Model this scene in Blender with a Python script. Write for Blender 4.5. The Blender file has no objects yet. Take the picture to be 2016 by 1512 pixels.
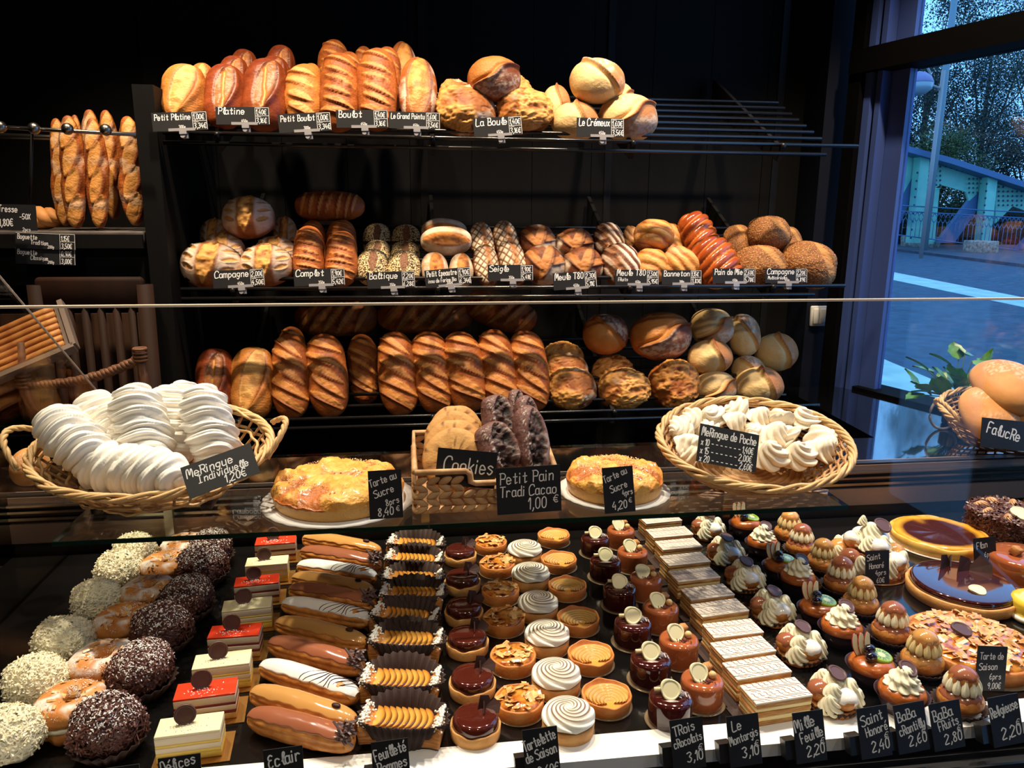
import bpy, math, random
import numpy as np
from mathutils import Vector, Matrix, Euler
R = math.radians
S = bpy.context.scene
COL = S.collection

# ---------------------------------------------------------------- camera
F = 1500.0
CAM = Vector((0, 0, 1.55))
YAW, PITCH, ROLL = R(7.7), R(12.6), R(0.4)
_f = Vector((math.sin(YAW) * math.cos(PITCH), math.cos(YAW) * math.cos(PITCH), -math.sin(PITCH)))
_r0 = Vector((math.cos(YAW), -math.sin(YAW), 0))
_u0 = _r0.cross(_f)
_r = _r0 * math.cos(ROLL) + _u0 * math.sin(ROLL)
_u = _u0 * math.cos(ROLL) - _r0 * math.sin(ROLL)
cd = bpy.data.cameras.new('camera')
cam = bpy.data.objects.new('camera', cd)
COL.objects.link(cam)
cam.matrix_world = Matrix(((_r.x, _u.x, -_f.x, CAM.x), (_r.y, _u.y, -_f.y, CAM.y), (_r.z, _u.z, -_f.z, CAM.z), (0, 0, 0, 1)))
cd.sensor_width = 36.0
cd.lens = 36.0 * F / 2016.0
cd.clip_start = 0.02
cd.clip_end = 300
S.camera = cam

# ---------------------------------------------------------------- light and exposure
S.view_settings.view_transform = 'Standard'
S.view_settings.look = 'None'
S.view_settings.gamma = 1.0
S.view_settings.use_curve_mapping = False
S.view_settings.exposure = 0.0
w = bpy.data.worlds.new('dusk_sky')
S.world = w
w.use_nodes = True
bg = w.node_tree.nodes['Background']
bg.inputs[0].default_value = (0.19, 0.52, 1.12, 1)
bg.inputs[1].default_value = 2.1


def lamp(loc, tgt, power, color, size=R(95), blend=0.6, rad=0.035, name='ceiling_spot'):
    l = bpy.data.lights.new(name, 'SPOT')
    l.energy = power
    l.color = color
    l.spot_size = size
    l.spot_blend = blend
    l.shadow_soft_size = rad
    o = bpy.data.objects.new(name, l)
    COL.objects.link(o)
    o.location = loc
    o.rotation_euler = (Vector(tgt) - Vector(loc)).to_track_quat('-Z', 'Y').to_euler()
    return o


WARM = (1.0, 0.80, 0.58)
# a ceiling track above the counter: spots turned to the bread wall, spots turned down on the cakes
for x in (-0.85, -0.3, 0.25, 0.8, 1.35):
    lamp((x, 1.76, 2.93), (x + 0.02, 2.36, 1.02), 124, WARM, R(64), 0.8)
for x in (-0.75, -0.2, 0.35, 0.9, 1.45):
    lamp((x, 1.72, 2.93), (x, 1.06, 0.85), 120, (1.0, 0.86, 0.68), R(60), 0.7)
for x in (-0.9, 0.3, 1.3):
    lamp((x, -0.15, 2.93), (x, 1.2, 0.95), 30, (1.0, 0.85, 0.66), R(70), 0.8, 0.06)


def ray(px, py):
    return _f + _r * ((px - 1008) / F) - _u * ((py - 756) / F)


def onY(px, py, Y):
    d = ray(px, py)
    return CAM + d * ((Y - CAM.y) / d.y)


def onZ(px, py, Z):
    d = ray(px, py)
    return CAM + d * ((Z - CAM.z) / d.z)


def depth(p):
    return (Vector(p) - CAM).dot(_f)


def mpp(p):
    return depth(p) / F


# ---------------------------------------------------------------- materials
def lin(c):
    return tuple((v / 255 / 12.92) if v / 255 <= 0.04045 else ((v / 255 + 0.055) / 1.055) ** 2.4 for v in c)


_M = {}


def mat(name, rgb, rough=0.6, spec=0.5, metal=0.0, var=None, vscale=40, bump=0, bscale=80, coat=0, sss=0, stretch=None, alpha=None):
    """plain or noise-varied principled material; rgb and var are sRGB 0-255"""
    if name in _M:
        return _M[name]
    m = bpy.data.materials.new(name)
    m.use_nodes = True
    nt = m.node_tree
    b = nt.nodes['Principled BSDF']
    c = lin(rgb)
    b.inputs['Base Color'].default_value = (*c, 1)
    b.inputs['Roughness'].default_value = rough
    b.inputs['Specular IOR Level'].default_value = spec
    b.inputs['Metallic'].default_value = metal
    if coat:
        b.inputs['Coat Weight'].default_value = coat
        b.inputs['Coat Roughness'].default_value = 0.08
    if sss:
        b.inputs['Subsurface Weight'].default_value = sss
        b.inputs['Subsurface Radius'].default_value = (0.01, 0.006, 0.003)
        b.inputs['Subsurface Scale'].default_value = 0.5
    if var or bump:
        tc = nt.nodes.new('ShaderNodeTexCoord')
        src = tc.outputs['Object']
        if stretch:
            mp = nt.nodes.new('ShaderNodeMapping')
            mp.inputs['Scale'].default_value = stretch
            nt.links.new(src, mp.inputs[0])
            src = mp.outputs[0]
    if var:
        n = nt.nodes.new('ShaderNodeTexNoise')
        n.inputs['Scale'].default_value = vscale
        n.inputs['Detail'].default_value = 5
        nt.links.new(src, n.inputs['Vector'])
        r = nt.nodes.new('ShaderNodeValToRGB')
        r.color_ramp.elements[0].position = 0.35
        r.color_ramp.elements[1].position = 0.68
        r.color_ramp.elements[0].color = (*c, 1)
        r.color_ramp.elements[1].color = (*lin(var), 1)
        nt.links.new(n.outputs['Fac'], r.inputs[0])
        nt.links.new(r.outputs[0], b.inputs['Base Color'])
    if bump:
        n2 = nt.nodes.new('ShaderNodeTexNoise')
        n2.inputs['Scale'].default_value = bscale
        n2.inputs['Detail'].default_value = 4
        nt.links.new(src, n2.inputs['Vector'])
        bp = nt.nodes.new('ShaderNodeBump')
        bp.inputs['Strength'].default_value = bump
        bp.inputs['Distance'].default_value = 0.004
        nt.links.new(n2.outputs['Fac'], bp.inputs['Height'])
        nt.links.new(bp.outputs[0], b.inputs['Normal'])
    _M[name] = m
    return m


def amat(name, base, base2, rcol, gcol, bcol=None, rough=0.55, vscale=30, bump=0.35, bscale=120, coat=0.0, ridged=0.0, seeds=None, bdist=0.004):
    """material driven by the mesh's own mask attribute 'mk': R mixes in rcol, G gcol, B bcol"""
    if name in _M:
        return _M[name]
    m = bpy.data.materials.new(name)
    m.use_nodes = True
    nt = m.node_tree
    b = nt.nodes['Principled BSDF']
    b.inputs['Roughness'].default_value = rough
    b.inputs['Specular IOR Level'].default_value = 0.35
    if coat:
        b.inputs['Coat Weight'].default_value = coat
        b.inputs['Coat Roughness'].default_value = 0.12
    tc = nt.nodes.new('ShaderNodeTexCoord')
    n = nt.nodes.new('ShaderNodeTexNoise')
    n.inputs['Scale'].default_value = vscale
    n.inputs['Detail'].default_value = 9
    n.inputs['Roughness'].default_value = 0.62
    nt.links.new(tc.outputs['Object'], n.inputs['Vector'])
    r = nt.nodes.new('ShaderNodeValToRGB')
    r.color_ramp.elements[0].position = 0.36
    r.color_ramp.elements[1].position = 0.66
    r.color_ramp.elements[0].color = (*lin(base), 1)
    r.color_ramp.elements[1].color = (*lin(base2), 1)
    nt.links.new(n.outputs['Fac'], r.inputs[0])
    at = nt.nodes.new('ShaderNodeAttribute')
    at.attribute_name = 'mk'
    sp = nt.nodes.new('ShaderNodeSeparateColor')
    nt.links.new(at.outputs['Color'], sp.inputs[0])
    cur = r.outputs[0]
    nb = nt.nodes.new('ShaderNodeTexNoise')
    nb.inputs['Scale'].default_value = bscale if not ridged else ridged
    nb.inputs['Detail'].default_value = 8
    if ridged:
        nb.noise_type = 'RIDGED_MULTIFRACTAL'
        nb.normalize = True
        nb.inputs['Distortion'].default_value = 0.6
    nt.links.new(tc.outputs['Object'], nb.inputs['Vector'])
    hgt = nb.outputs['Fac']

    def mixin(fac, cola, colb):
        mx = nt.nodes.new('ShaderNodeMix')
        mx.data_type = 'RGBA'
        fa = [s for s in mx.inputs if s.name == 'Factor' and s.type == 'VALUE'][0]
        ai = [s for s in mx.inputs if s.name == 'A' and s.type == 'RGBA'][0]
        bi = [s for s in mx.inputs if s.name == 'B' and s.type == 'RGBA'][0]
        nt.links.new(fac, fa)
        nt.links.new(cola, ai)
        bi.default_value = (*lin(colb), 1)
        return [s for s in mx.outputs if s.type == 'RGBA'][0]
    for i, c in enumerate((rcol, gcol, bcol)):
        if c is None:
            continue
        mx = nt.nodes.new('ShaderNodeMix')
        mx.data_type = 'RGBA'
        mx.inputs['B'].default_value = (0, 0, 0, 1)
        for s in mx.inputs:
            if s.name == 'B' and s.type == 'RGBA':
                s.default_value = (*lin(c), 1)
        fa = [s for s in mx.inputs if s.name == 'Factor' and s.type == 'VALUE'][0]
        ai = [s for s in mx.inputs if s.name == 'A' and s.type == 'RGBA'][0]
        ou = [s for s in mx.outputs if s.type == 'RGBA'][0]
        nt.links.new(sp.outputs[i], fa)
        nt.links.new(cur, ai)
        cur = ou
    nt.links.new(cur, b.inputs['Base Color'])
    if seeds:
        vo = nt.nodes.new('ShaderNodeTexVoronoi')
        vo.inputs['Scale'].default_value = seeds[0]
        nt.links.new(tc.outputs['Object'], vo.inputs['Vector'])
        cr = nt.nodes.new('ShaderNodeMapRange')
        cr.inputs['From Min'].default_value = seeds[2] + 0.06
        cr.inputs['From Max'].default_value = seeds[2] - 0.06
        nt.links.new(vo.outputs['Distance'], cr.inputs['Value'])
        ml = nt.nodes.new('ShaderNodeMath')
        ml.operation = 'MULTIPLY'
        nt.links.new(cr.outputs[0], ml.inputs[0])
        iv = nt.nodes.new('ShaderNodeMath')
        iv.operation = 'SUBTRACT'
        iv.inputs[0].default_value = 1.0
        nt.links.new(sp.outputs[0], iv.inputs[1])
        nt.links.new(iv.outputs[0], ml.inputs[1])
        cur = mixin(ml.outputs[0], cur, seeds[1])
        nt.links.new(cur, b.inputs['Base Color'])
        ad = nt.nodes.new('ShaderNodeMath')
        ad.operation = 'ADD'
        nt.links.new(hgt, ad.inputs[0])
        nt.links.new(ml.outputs[0], ad.inputs[1])
        hgt = ad.outputs[0]
    bp = nt.nodes.new('ShaderNodeBump')
    bp.inputs['Strength'].default_value = bump
    bp.inputs['Distance'].default_value = bdist
    nt.links.new(hgt, bp.inputs['Height'])
    nt.links.new(bp.outputs[0], b.inputs['Normal'])
    _M[name] = m
    return m


def glass(name, tint=(0.96, 0.98, 0.97), refl=1.0, ior=1.45):
    """thin clear pane: light passes straight through, fresnel reflection on top"""
    if name in _M:
        return _M[name]
    m = bpy.data.materials.new(name)
    m.use_nodes = True
    nt = m.node_tree
    for n in list(nt.nodes):
        nt.nodes.remove(n)
    o = nt.nodes.new('ShaderNodeOutputMaterial')
    t = nt.nodes.new('ShaderNodeBsdfTransparent')
    t.inputs[0].default_value = (*tint, 1)
    g = nt.nodes.new('ShaderNodeBsdfGlossy')
    g.inputs['Roughness'].default_value = 0.01
    g.inputs['Color'].default_value = (refl, refl, refl, 1)
    fr = nt.nodes.new('ShaderNodeFresnel')
    # the same air-to-glass reflectance on both faces of the pane
    ge = nt.nodes.new('ShaderNodeNewGeometry')
    mr = nt.nodes.new('ShaderNodeMapRange')
    mr.inputs['To Min'].default_value = ior
    mr.inputs['To Max'].default_value = 1 / ior
    nt.links.new(ge.outputs['Backfacing'], mr.inputs['Value'])
    nt.links.new(mr.outputs[0], fr.inputs[0])
    mx = nt.nodes.new('ShaderNodeMixShader')
    nt.links.new(fr.outputs[0], mx.inputs[0])
    nt.links.new(t.outputs[0], mx.inputs[1])
    nt.links.new(g.outputs[0], mx.inputs[2])
    nt.links.new(mx.outputs[0], o.inputs[0])
    _M[name] = m
    return m


# ---------------------------------------------------------------- objects
def thing(name, label, cat, loc=(0, 0, 0), rot=(0, 0, 0), group=None):
    o = bpy.data.objects.new(name, None)
    o.empty_display_size = 0.02
    COL.objects.link(o)
    o.location = loc
    o.rotation_euler = rot
    return tag(o, label, cat, group)


def tag(o, label=None, cat=None, group=None, kind=None):
    if label:
        o['label'] = label
    if cat:
        o['category'] = cat
    if group:
        o['group'] = group
    if kind:
        o['kind'] = kind
    return o


def mesh(name, V, Fc, m=None, smooth=True, mk=None, mats=None, mi=None):
    me = bpy.data.meshes.new(name)
    V = np.asarray(V, dtype=np.float64)
    me.from_pydata(V.tolist(), [], [tuple(int(i) for i in f) for f in Fc])
    if mats:
        for x in mats:
            me.materials.append(x)
    elif m:
        me.materials.append(m)
    if mi is not None:
        me.polygons.foreach_set('material_index', np.asarray(mi, dtype=np.int32))
    if smooth:
        me.polygons.foreach_set('use_smooth', np.ones(len(me.polygons), dtype=bool))
    if mk is not None:
        a = me.color_attributes.new('mk', 'FLOAT_COLOR', 'POINT')
        c = np.ones((len(V), 4), dtype=np.float32)
        c[:, :3] = 0
        mk = np.asarray(mk)
        c[:, :mk.shape[1]] = mk
        a.data.foreach_set('color', c.ravel())
    me.update()
    return me


def obj(name, me, parent=None, loc=(0, 0, 0), rot=(0, 0, 0), sc=(1, 1, 1)):
    o = bpy.data.objects.new(name, me)
    COL.objects.link(o)
    if parent:
        o.parent = parent
    o.location = loc
    o.rotation_euler = rot
    o.scale = sc
    return o


def part(name, VF, m, parent=None, smooth=True, mk=None, loc=(0, 0, 0), rot=(0, 0, 0), sc=(1, 1, 1)):
    return obj(name, mesh(name, VF[0], VF[1], m, smooth, mk), parent, loc, rot, sc)


KID = {}


def kids(o):
    k = KID.get(o.name)
    if k is None:
        k = [c for c in o.children]
        KID[o.name] = k
    return k


def dup(root, loc, rot=None, sc=None, label=None, group=None):
    def cp(o, par):
        c = o.copy()
        COL.objects.link(c)
        if par:
            c.parent = par
        for ch in kids(o):
            cp(ch, c)
        return c
    r = cp(root, None)
    r.location = loc
    if rot is not None:
        r.rotation_euler = rot
    if sc is not None:
        r.scale = (sc, sc, sc) if not hasattr(sc, '__len__') else sc
    if label:
        r['label'] = label
    if group:
        r['group'] = group
    return r


ORD = ['frontmost', 'second', 'third', 'fourth', 'fifth', 'sixth', 'seventh', 'eighth', 'ninth', 'tenth', 'rearmost eleventh']


def fo(i, what, n=None):
    """place in a column counted from the front"""
    if i == 0:
        return 'frontmost ' + what
    if n is not None and i == n - 1:
        return 'rearmost ' + what
    return ORD[i] + ' ' + what + ' from the front'


# ---------------------------------------------------------------- shape helpers (return verts, faces)
def join(*vfs):
    V, Fc, k = [], [], 0
    for v, f in vfs:
        v = np.asarray(v)
        V.append(v)
        Fc += [tuple(i + k for i in q) for q in f]
        k += len(v)
    return np.concatenate(V), Fc


def xf(vf, loc=(0, 0, 0), rot=(0, 0, 0), sc=(1, 1, 1)):
    M = Matrix.LocRotScale(Vector(loc), Euler(rot), Vector(sc))
    A = np.array(M)
    v = np.asarray(vf[0])
    return v @ A[:3, :3].T + A[:3, 3], vf[1]


def box(sx, sy, sz, loc=(0, 0, 0), rot=(0, 0, 0)):
    x, y, z = sx / 2, sy / 2, sz / 2
    v = np.array([(-x, -y, -z), (x, -y, -z), (x, y, -z), (-x, y, -z), (-x, -y, z), (x, -y, z), (x, y, z), (-x, y, z)])
    f = [(0, 3, 2, 1), (4, 5, 6, 7), (0, 1, 5, 4), (1, 2, 6, 5), (2, 3, 7, 6), (3, 0, 4, 7)]
    return xf((v, f), loc, rot)


def bbox(sx, sy, sz, b=0.004, loc=(0, 0, 0), rot=(0, 0, 0), n=3):
    """rounded box"""
    V, Fc = sphere(n * 4, n * 2 + 1, 1, 1, 1)
    V = np.array(V)
    h = np.array([sx / 2 - b, sy / 2 - b, sz / 2 - b])
    sg = np.sign(np.where(np.abs(V) < 1e-6, 0, V))
    # spread the sphere corners
    out = V * b + np.where(sg == 0, 1, sg) * h
    return xf((out, Fc), loc, rot)


def grid_faces(nu, nv, wrapu=True, wrapv=False):
    Fc = []
    for j in range(nv if wrapv else nv - 1):
        j2 = (j + 1) % nv
        for i in range(nu if wrapu else nu - 1):
            i2 = (i + 1) % nu
            Fc.append((j * nu + i, j * nu + i2, j2 * nu + i2, j2 * nu + i))
    return Fc


def sphere(nu, nv, rx, ry, rz):
    V = []
    for j in range(nv):
        p = -math.pi / 2 + math.pi * (j + 0.0) / (nv - 1)
        p = max(-math.pi / 2 + 1e-3, min(math.pi / 2 - 1e-3, p))
        for i in range(nu):
            t = 2 * math.pi * (i + 0.5) / nu
            V.append((rx * math.cos(p) * math.cos(t), ry * math.cos(p) * math.sin(t), rz * math.sin(p)))
    Fc = grid_faces(nu, nv)
    Fc.append(tuple(range(nu - 1, -1, -1)))
    Fc.append(tuple((nv - 1) * nu + i for i in range(nu)))
    return np.array(V), Fc


def lathe(prof, n=40, fn=None, cap=True):
    """prof: list of (r, z); fn(theta array, r, z, k)->(r, z) optional"""
    th = np.linspace(0, 2 * math.pi, n, endpoint=False)
    V = []
    for k, (r, z) in enumerate(prof):
        rr = np.full(n, float(r))
        zz = np.full(n, float(z))
        if fn:
            rr, zz = fn(th, rr, zz, k)
        V.append(np.stack([rr * np.cos(th), rr * np.sin(th), zz], 1))
    Fc = grid_faces(n, len(prof))
    if cap:
        Fc.append(tuple(range(n - 1, -1, -1)))
        Fc.append(tuple((len(prof) - 1) * n + i for i in range(n)))
    return np.concatenate(V), Fc


def tube(path, r, n=6, closed=False, caps=True):
    P = np.asarray(path, dtype=float)
    m = len(P)
    rr = np.full(m, r) if np.isscalar(r) else np.asarray(r)
    if closed:
        T = np.roll(P, -1, 0) - np.roll(P, 1, 0)
    else:
        T = np.gradient(P, axis=0)
    T /= np.linalg.norm(T, axis=1)[:, None] + 1e-12
    ref = np.array([0.0, 0, 1.0])
    if abs(T[:, 2]).mean() > 0.85:
        ref = np.array([0.0, 1.0, 0])
    N = np.cross(T, ref)
    N /= np.linalg.norm(N, axis=1)[:, None] + 1e-12
    B = np.cross(T, N)
    a = np.linspace(0, 2 * math.pi, n, endpoint=False)
    V = P[:, None, :] + rr[:, None, None] * (np.cos(a)[None, :, None] * N[:, None, :] + np.sin(a)[None, :, None] * B[:, None, :])
    Fc = grid_faces(n, m, True, closed)
    if caps and not closed:
        Fc.append(tuple(range(n - 1, -1, -1)))
        Fc.append(tuple((m - 1) * n + i for i in range(n)))
    return V.reshape(-1, 3), Fc


def rod(a, b, r, n=10):
    return tube([a, b], r, n)


def prism(poly, t, axis=1):
    """extrude a 2-D polygon (x, z) by t along y"""
    n = len(poly)
    V = [(x, -t / 2, z) for x, z in poly] + [(x, t / 2, z) for x, z in poly]
    Fc = [tuple(range(n)), tuple(range(2 * n - 1, n - 1, -1))]
    for i in range(n):
        j = (i + 1) % n
        Fc.append((j, i, n + i, n + j))
    return np.array(V), Fc


def hsh(ix, iy, iz, seed):
    h = (ix * 374761393 + iy * 668265263 + iz * 1440662683 + seed * 974634599) & 0xFFFFFFFF
    h = ((h ^ (h >> 13)) * 1274126177) & 0xFFFFFFFF
    h = h ^ (h >> 16)
    return h / 4294967295.0


def vnoise(P, seed=0):
    P = np.asarray(P)
    i = np.floor(P).astype(np.int64)
    f = P - i
    f = f * f * (3 - 2 * f)
    out = 0
    for dx in (0, 1):
        for dy in (0, 1):
            for dz in (0, 1):
                wgt = (f[:, 0] if dx else 1 - f[:, 0]) * (f[:, 1] if dy else 1 - f[:, 1]) * (f[:, 2] if dz else 1 - f[:, 2])
                out = out + wgt * hsh(i[:, 0] + dx, i[:, 1] + dy, i[:, 2] + dz, seed)
    return out


def fbm(P, seed=0, o=3):
    a, s, t = 1.0, 0, 0
    P = np.asarray(P)
    for k in range(o):
        s = s + a * vnoise(P * 2 ** k, seed + k * 17)
        t += a
        a *= 0.5
    return s / t


def sst(a, b, x):
    t = np.clip((x - a) / (b - a + 1e-12), 0, 1)
    return t * t * (3 - 2 * t)

# ================================================================ the setting
BLACK = mat('black_panel', (11, 10, 9), 0.7, 0.15, var=(8, 7, 7), vscale=6, stretch=(8, 1, 0.4))
WALLM = mat('black_wall', (8, 7, 7), 0.7, 0.15)
FLOORM = mat('dark_floor', (60, 52, 46), 0.5)
CEILM = mat('dark_ceiling', (34, 30, 28), 0.8)
STEEL = mat('steel', (150, 145, 138), 0.3, metal=1.0)
DSTEEL = mat('dark_steel', (40, 38, 37), 0.35, metal=0.6)
RODM = mat('black_rod', (22, 21, 21), 0.22, 0.6)
GLOSSB = mat('gloss_black', (9, 9, 10), 0.04, 1.0, coat=1.0)
FRAMEM = mat('frame_sky_tint', (62, 82, 142), 0.45, 0.4)  # blue of the sky light is put into this base colour
FRAMED = mat('frame_dark', (9, 8, 8), 0.7, 0.04)
COLM = mat('column_paint', (13, 16, 30), 0.55, 0.3)
WHITEP = mat('white_plastic', (225, 222, 215), 0.35)


def struct(name, vf, m, parent=None, smooth=False):
    o = part(name, vf, m, parent, smooth)
    if parent is None:
        o['kind'] = 'structure'
    return o


# plan of the window wall: it runs at an angle to the bread wall
WA = R(16)
WP = onY(1715, 420, 2.45)
WD = Vector((math.sin(WA), -math.cos(WA), 0))      # towards the customer side
WN = Vector((math.cos(WA), math.sin(WA), 0))       # outwards


def wpt(s, o=0.0, z=0.0):
    p = WP + WD * s + WN * o
    return Vector((p.x, p.y, z))


def wbox(s0, s1, o0, o1, z0, z1):
    c = [wpt(s0, o0), wpt(s1, o0), wpt(s1, o1), wpt(s0, o1)]
    V = [(p.x, p.y, z0) for p in c] + [(p.x, p.y, z1) for p in c]
    return np.array(V), [(0, 1, 2, 3), (7, 6, 5, 4), (0, 4, 5, 1), (1, 5, 6, 2), (2, 6, 7, 3), (3, 7, 4, 0)]


ZT = 0.95      # worktop height
ZD = 0.82      # cake deck height
ZS = 1.04      # glass shelf height
BACKY = 2.80
SEND = 4.2
e0, e1 = wpt(-0.5, 0.0), wpt(SEND, 0.0)
fl = [(-3.2, -2.3), (e1.x, -2.3), (e1.x, e1.y), (e0.x, e0.y), (e0.x, BACKY), (-3.2, BACKY)]
Vf = [(x, y, -0.06) for x, y in fl] + [(x, y, 0.0) for x, y in fl]
n6 = len(fl)
Ff = [tuple(range(n6 - 1, -1, -1)), tuple(range(n6, 2 * n6))] + [(i, (i + 1) % n6, n6 + (i + 1) % n6, n6 + i) for i in range(n6)]
struct('floor', (np.array(Vf), Ff), FLOORM)
Vc = np.array(Vf) + np.array([0, 0, 3.06])
struct('ceiling', (Vc, Ff), CEILM)
struct('wall_back', box(e0.x + 3.3, 0.1, 3.06, ((e0.x - 3.3) / 2 + 0.05, BACKY + 0.05, 1.47)), WALLM)
struct('wall_left', box(0.1, 5.3, 3.06, (-3.25, 0.2, 1.47)), WALLM)
struct('wall_front', box(e1.x + 3.4, 0.1, 3.06, ((e1.x - 3.2) / 2, -2.35, 1.47)), WALLM)
struct('wall_right', join(wbox(-0.5, SEND, 0.02, 0.14, 0.0, ZT - 0.045), wbox(1.64, SEND, 0.0, 0.14, ZT - 0.045, 3.0)), COLM)  # upper piece added to end the glazing and cut its reflection in the counter
# painted pier between the rack and the window
pl, pr_ = onY(1606, 350, 2.66), wpt(-0.11)
struct('wall_pier', box(pr_.x - pl.x + 0.18, BACKY - 2.64, 3.0, ((pr_.x + pl.x + 0.18) / 2, (BACKY + 2.64) / 2, 1.5)), COLM)

# window: frame members, transom and panes
win = thing('window_1', None, None, wpt(0, 0, ZT))
win['kind'] = 'structure'


def wpart(nm, vf, m, smooth=False):
    o = part(nm, vf, m, win, smooth)
    o.matrix_parent_inverse = Matrix.Translation(-win.location)
    return o


wpart('frame_post', wbox(-0.115, -0.065, -0.04, 0.1, ZT - 0.04, 3.0), FRAMED)
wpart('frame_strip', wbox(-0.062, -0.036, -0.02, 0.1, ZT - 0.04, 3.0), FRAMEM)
wpart('frame_gasket', wbox(-0.036, -0.022, 0.0, 0.1, ZT - 0.04, 3.0), mat('rubber', (12, 12, 14), 0.6))
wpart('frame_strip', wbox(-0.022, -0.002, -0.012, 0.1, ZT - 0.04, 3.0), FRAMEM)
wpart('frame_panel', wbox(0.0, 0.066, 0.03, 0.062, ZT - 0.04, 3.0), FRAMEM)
# transom bar follows the photographed line
ta, tb = wpt(-0.10, -0.06), wpt(0.75, -0.06)
za = onY(1733, 124, ta.y).z
t0 = 0.085
zt_ = za - 0.028
wpart('transom', wbox(-0.11, 1.6, -0.05, 0.08, zt_ - 0.01, zt_ + 0.064), FRAMED)
wpart('frame_sill', wbox(-0.06, 1.6, 0.0, 0.12, ZT - 0.045, ZT + 0.012), FRAMED)
for s in (1.55,):
    wpart('mullion', wbox(s, s + 0.1, -0.03, 0.09, ZT, 3.0), FRAMED)
wpart('upper_pane', wbox(0.066, 1.6, 0.045, 0.053, zt_ + 0.064, 3.0), glass('window_glass', (0.97, 0.985, 0.98)))
wpart('lower_pane', wbox(0.066, 1.6, 0.045, 0.053, ZT, zt_ - 0.01), glass('window_glass'))

# light switch on the pier
sw = onY(1611, 622, 2.632)
t = thing('light_switch', 'white double rocker light switch on the dark pier beside the window', 'light switch', sw)
part('plate', bbox(0.066, 0.012, 0.075, 0.005), WHITEP, t)
for s in (-1, 1):
    part('rocker', bbox(0.0235, 0.008, 0.056, 0.003), WHITEP, t, loc=(s * 0.0125, -0.0075, 0), rot=(R(3 * s), 0, 0))

# ================================================================ outdoors
ASPH = mat('asphalt', (64, 82, 100), 0.85, var=(44, 58, 74), vscale=5, bump=0.25, bscale=20)
PAVE = mat('pavement', (76, 76, 88), 0.9, var=(60, 60, 70), vscale=2)
PAINT = mat('road_paint', (205, 216, 196), 0.7, var=(176, 188, 174), vscale=3)
o = part('street', box(90, 120, 0.1, (40, 60.2, -0.16)), ASPH, None, False)
tag(o, kind='structure')


def ground_poly(name, pts, z0, z1, m):
    P = [onZ(x, y, z1) for x, y in pts]
    n = len(P)
    V = [(p.x, p.y, z0) for p in P] + [(p.x, p.y, z1) for p in P]
    Fc = [tuple(range(n)), tuple(range(2 * n - 1, n - 1, -1))] + [((i + 1) % n, i, n + i, n + (i + 1) % n) for i in range(n)]
    return part(name, (np.array(V), Fc), m, None, False)


g1 = -0.11
o = ground_poly('road_line', [(1740, 532), (2100, 602), (2100, 622), (1735, 546)], g1, g1 + 0.006, PAINT)
tag(o, 'long thin white line across the blue road, nearest the bridge', 'road marking')
o = ground_poly('road_line', [(1700, 698), (1738, 706), (2110, 862), (2110, 930), (1700, 742)], g1, g1 + 0.006, PAINT)
tag(o, 'broad white band on the road just outside the window', 'road marking')
o = ground_poly('road_line', [(1690, 815), (1722, 810), (1850, 785), (1850, 793), (1722, 822), (1690, 828)], g1 + 0.007, g1 + 0.012, PAINT)
tag(o, 'narrow white stripe slanting below the broad white band', 'road marking')
ka, kb = onZ(1600, 470, 0), onZ(2016, 520, 0)
kd = (kb - ka).normalized()
kn = Vector((-kd.y, kd.x, 0))
V, zz = [], (-0.12, 0.0)
for p in (ka - kd * 30, kb + kd * 25, kb + kd * 25 + kn * 12, ka - kd * 30 + kn * 12):
    V.append((p.x, p.y, zz[0]))
for p in (ka - kd * 30, kb + kd * 25, kb + kd * 25 + kn * 12, ka - kd * 30 + kn * 12):
    V.append((p.x, p.y, zz[1]))
o = part('pavement', (np.array(V), [(3, 2, 1, 0), (4, 5, 6, 7), (0, 1, 5, 4), (1, 2, 6, 5), (2, 3, 7, 6), (3, 0, 4, 7)]), PAVE, None, False)
tag(o, kind='structure')

CONC = mat('concrete', (176, 166, 148), 0.9, var=(104, 98, 90), vscale=9, bump=0.8, bscale=14)
for (x0, x1, yt, yb, lb) in ((1785, 1852, 463, 485, 'long rough concrete block on the pavement, left of the two'),
                            (1911, 1966, 472, 496, 'squarer rough concrete block on the pavement, right of the two')):
    a, b = onZ(x0, yb, 0.0), onZ(x1, yb + 3, 0.0)
    c = (a + b) / 2
    wd = (b - a).length
    hh = (yb - yt) * mpp(c)
    V, Fc = bbox(wd, 0.6, hh, 0.06)
    V = V + (vnoise(V * 6, 3)[:, None] - 0.5) * 0.09
    o = part('concrete_block', (V, Fc), CONC, None, True, loc=(c.x, c.y + 0.3, hh / 2 - 0.03), rot=(0, 0, math.atan2((b - a).y, (b - a).x)))
    tag(o, lb, 'concrete block', 'concrete blocks by the bridge')

# steel bridge: girder wall facing the street
TEAL = mat('teal_paint', (142, 206, 178), 0.5, var=(118, 186, 168), vscale=1.5)
TEALD = mat('blue_paint', (78, 104, 140), 0.5)
RIVM = mat('rivet', (50, 70, 80), 0.6)
YB = 35.0


def bp(px, py, Y=YB):
    p = onY(px, py, Y)
    return (p.x, p.z)


c0 = onY(1880, 470, YB)
br = thing('bridge_girder', 'riveted turquoise steel bridge girder beyond the street', 'bridge', (c0.x, YB, 0))


def bpoly(nm, pts, t, m, Y=YB, par=None):
    V, Fc = prism([bp(x, y, Y) for x, y in pts], t)
    V = V + np.array([-c0.x, Y - YB, 0])
    return part(nm, (V, Fc), m, par or br, False)


def rivets(pts, plate, r=0.055, Y=YB - 0.22):
    for (x, y) in pts:
        p = onY(x, y, Y)
        obj('rivet', RIV, plate, (p.x - c0.x, Y - YB, p.z))


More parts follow.
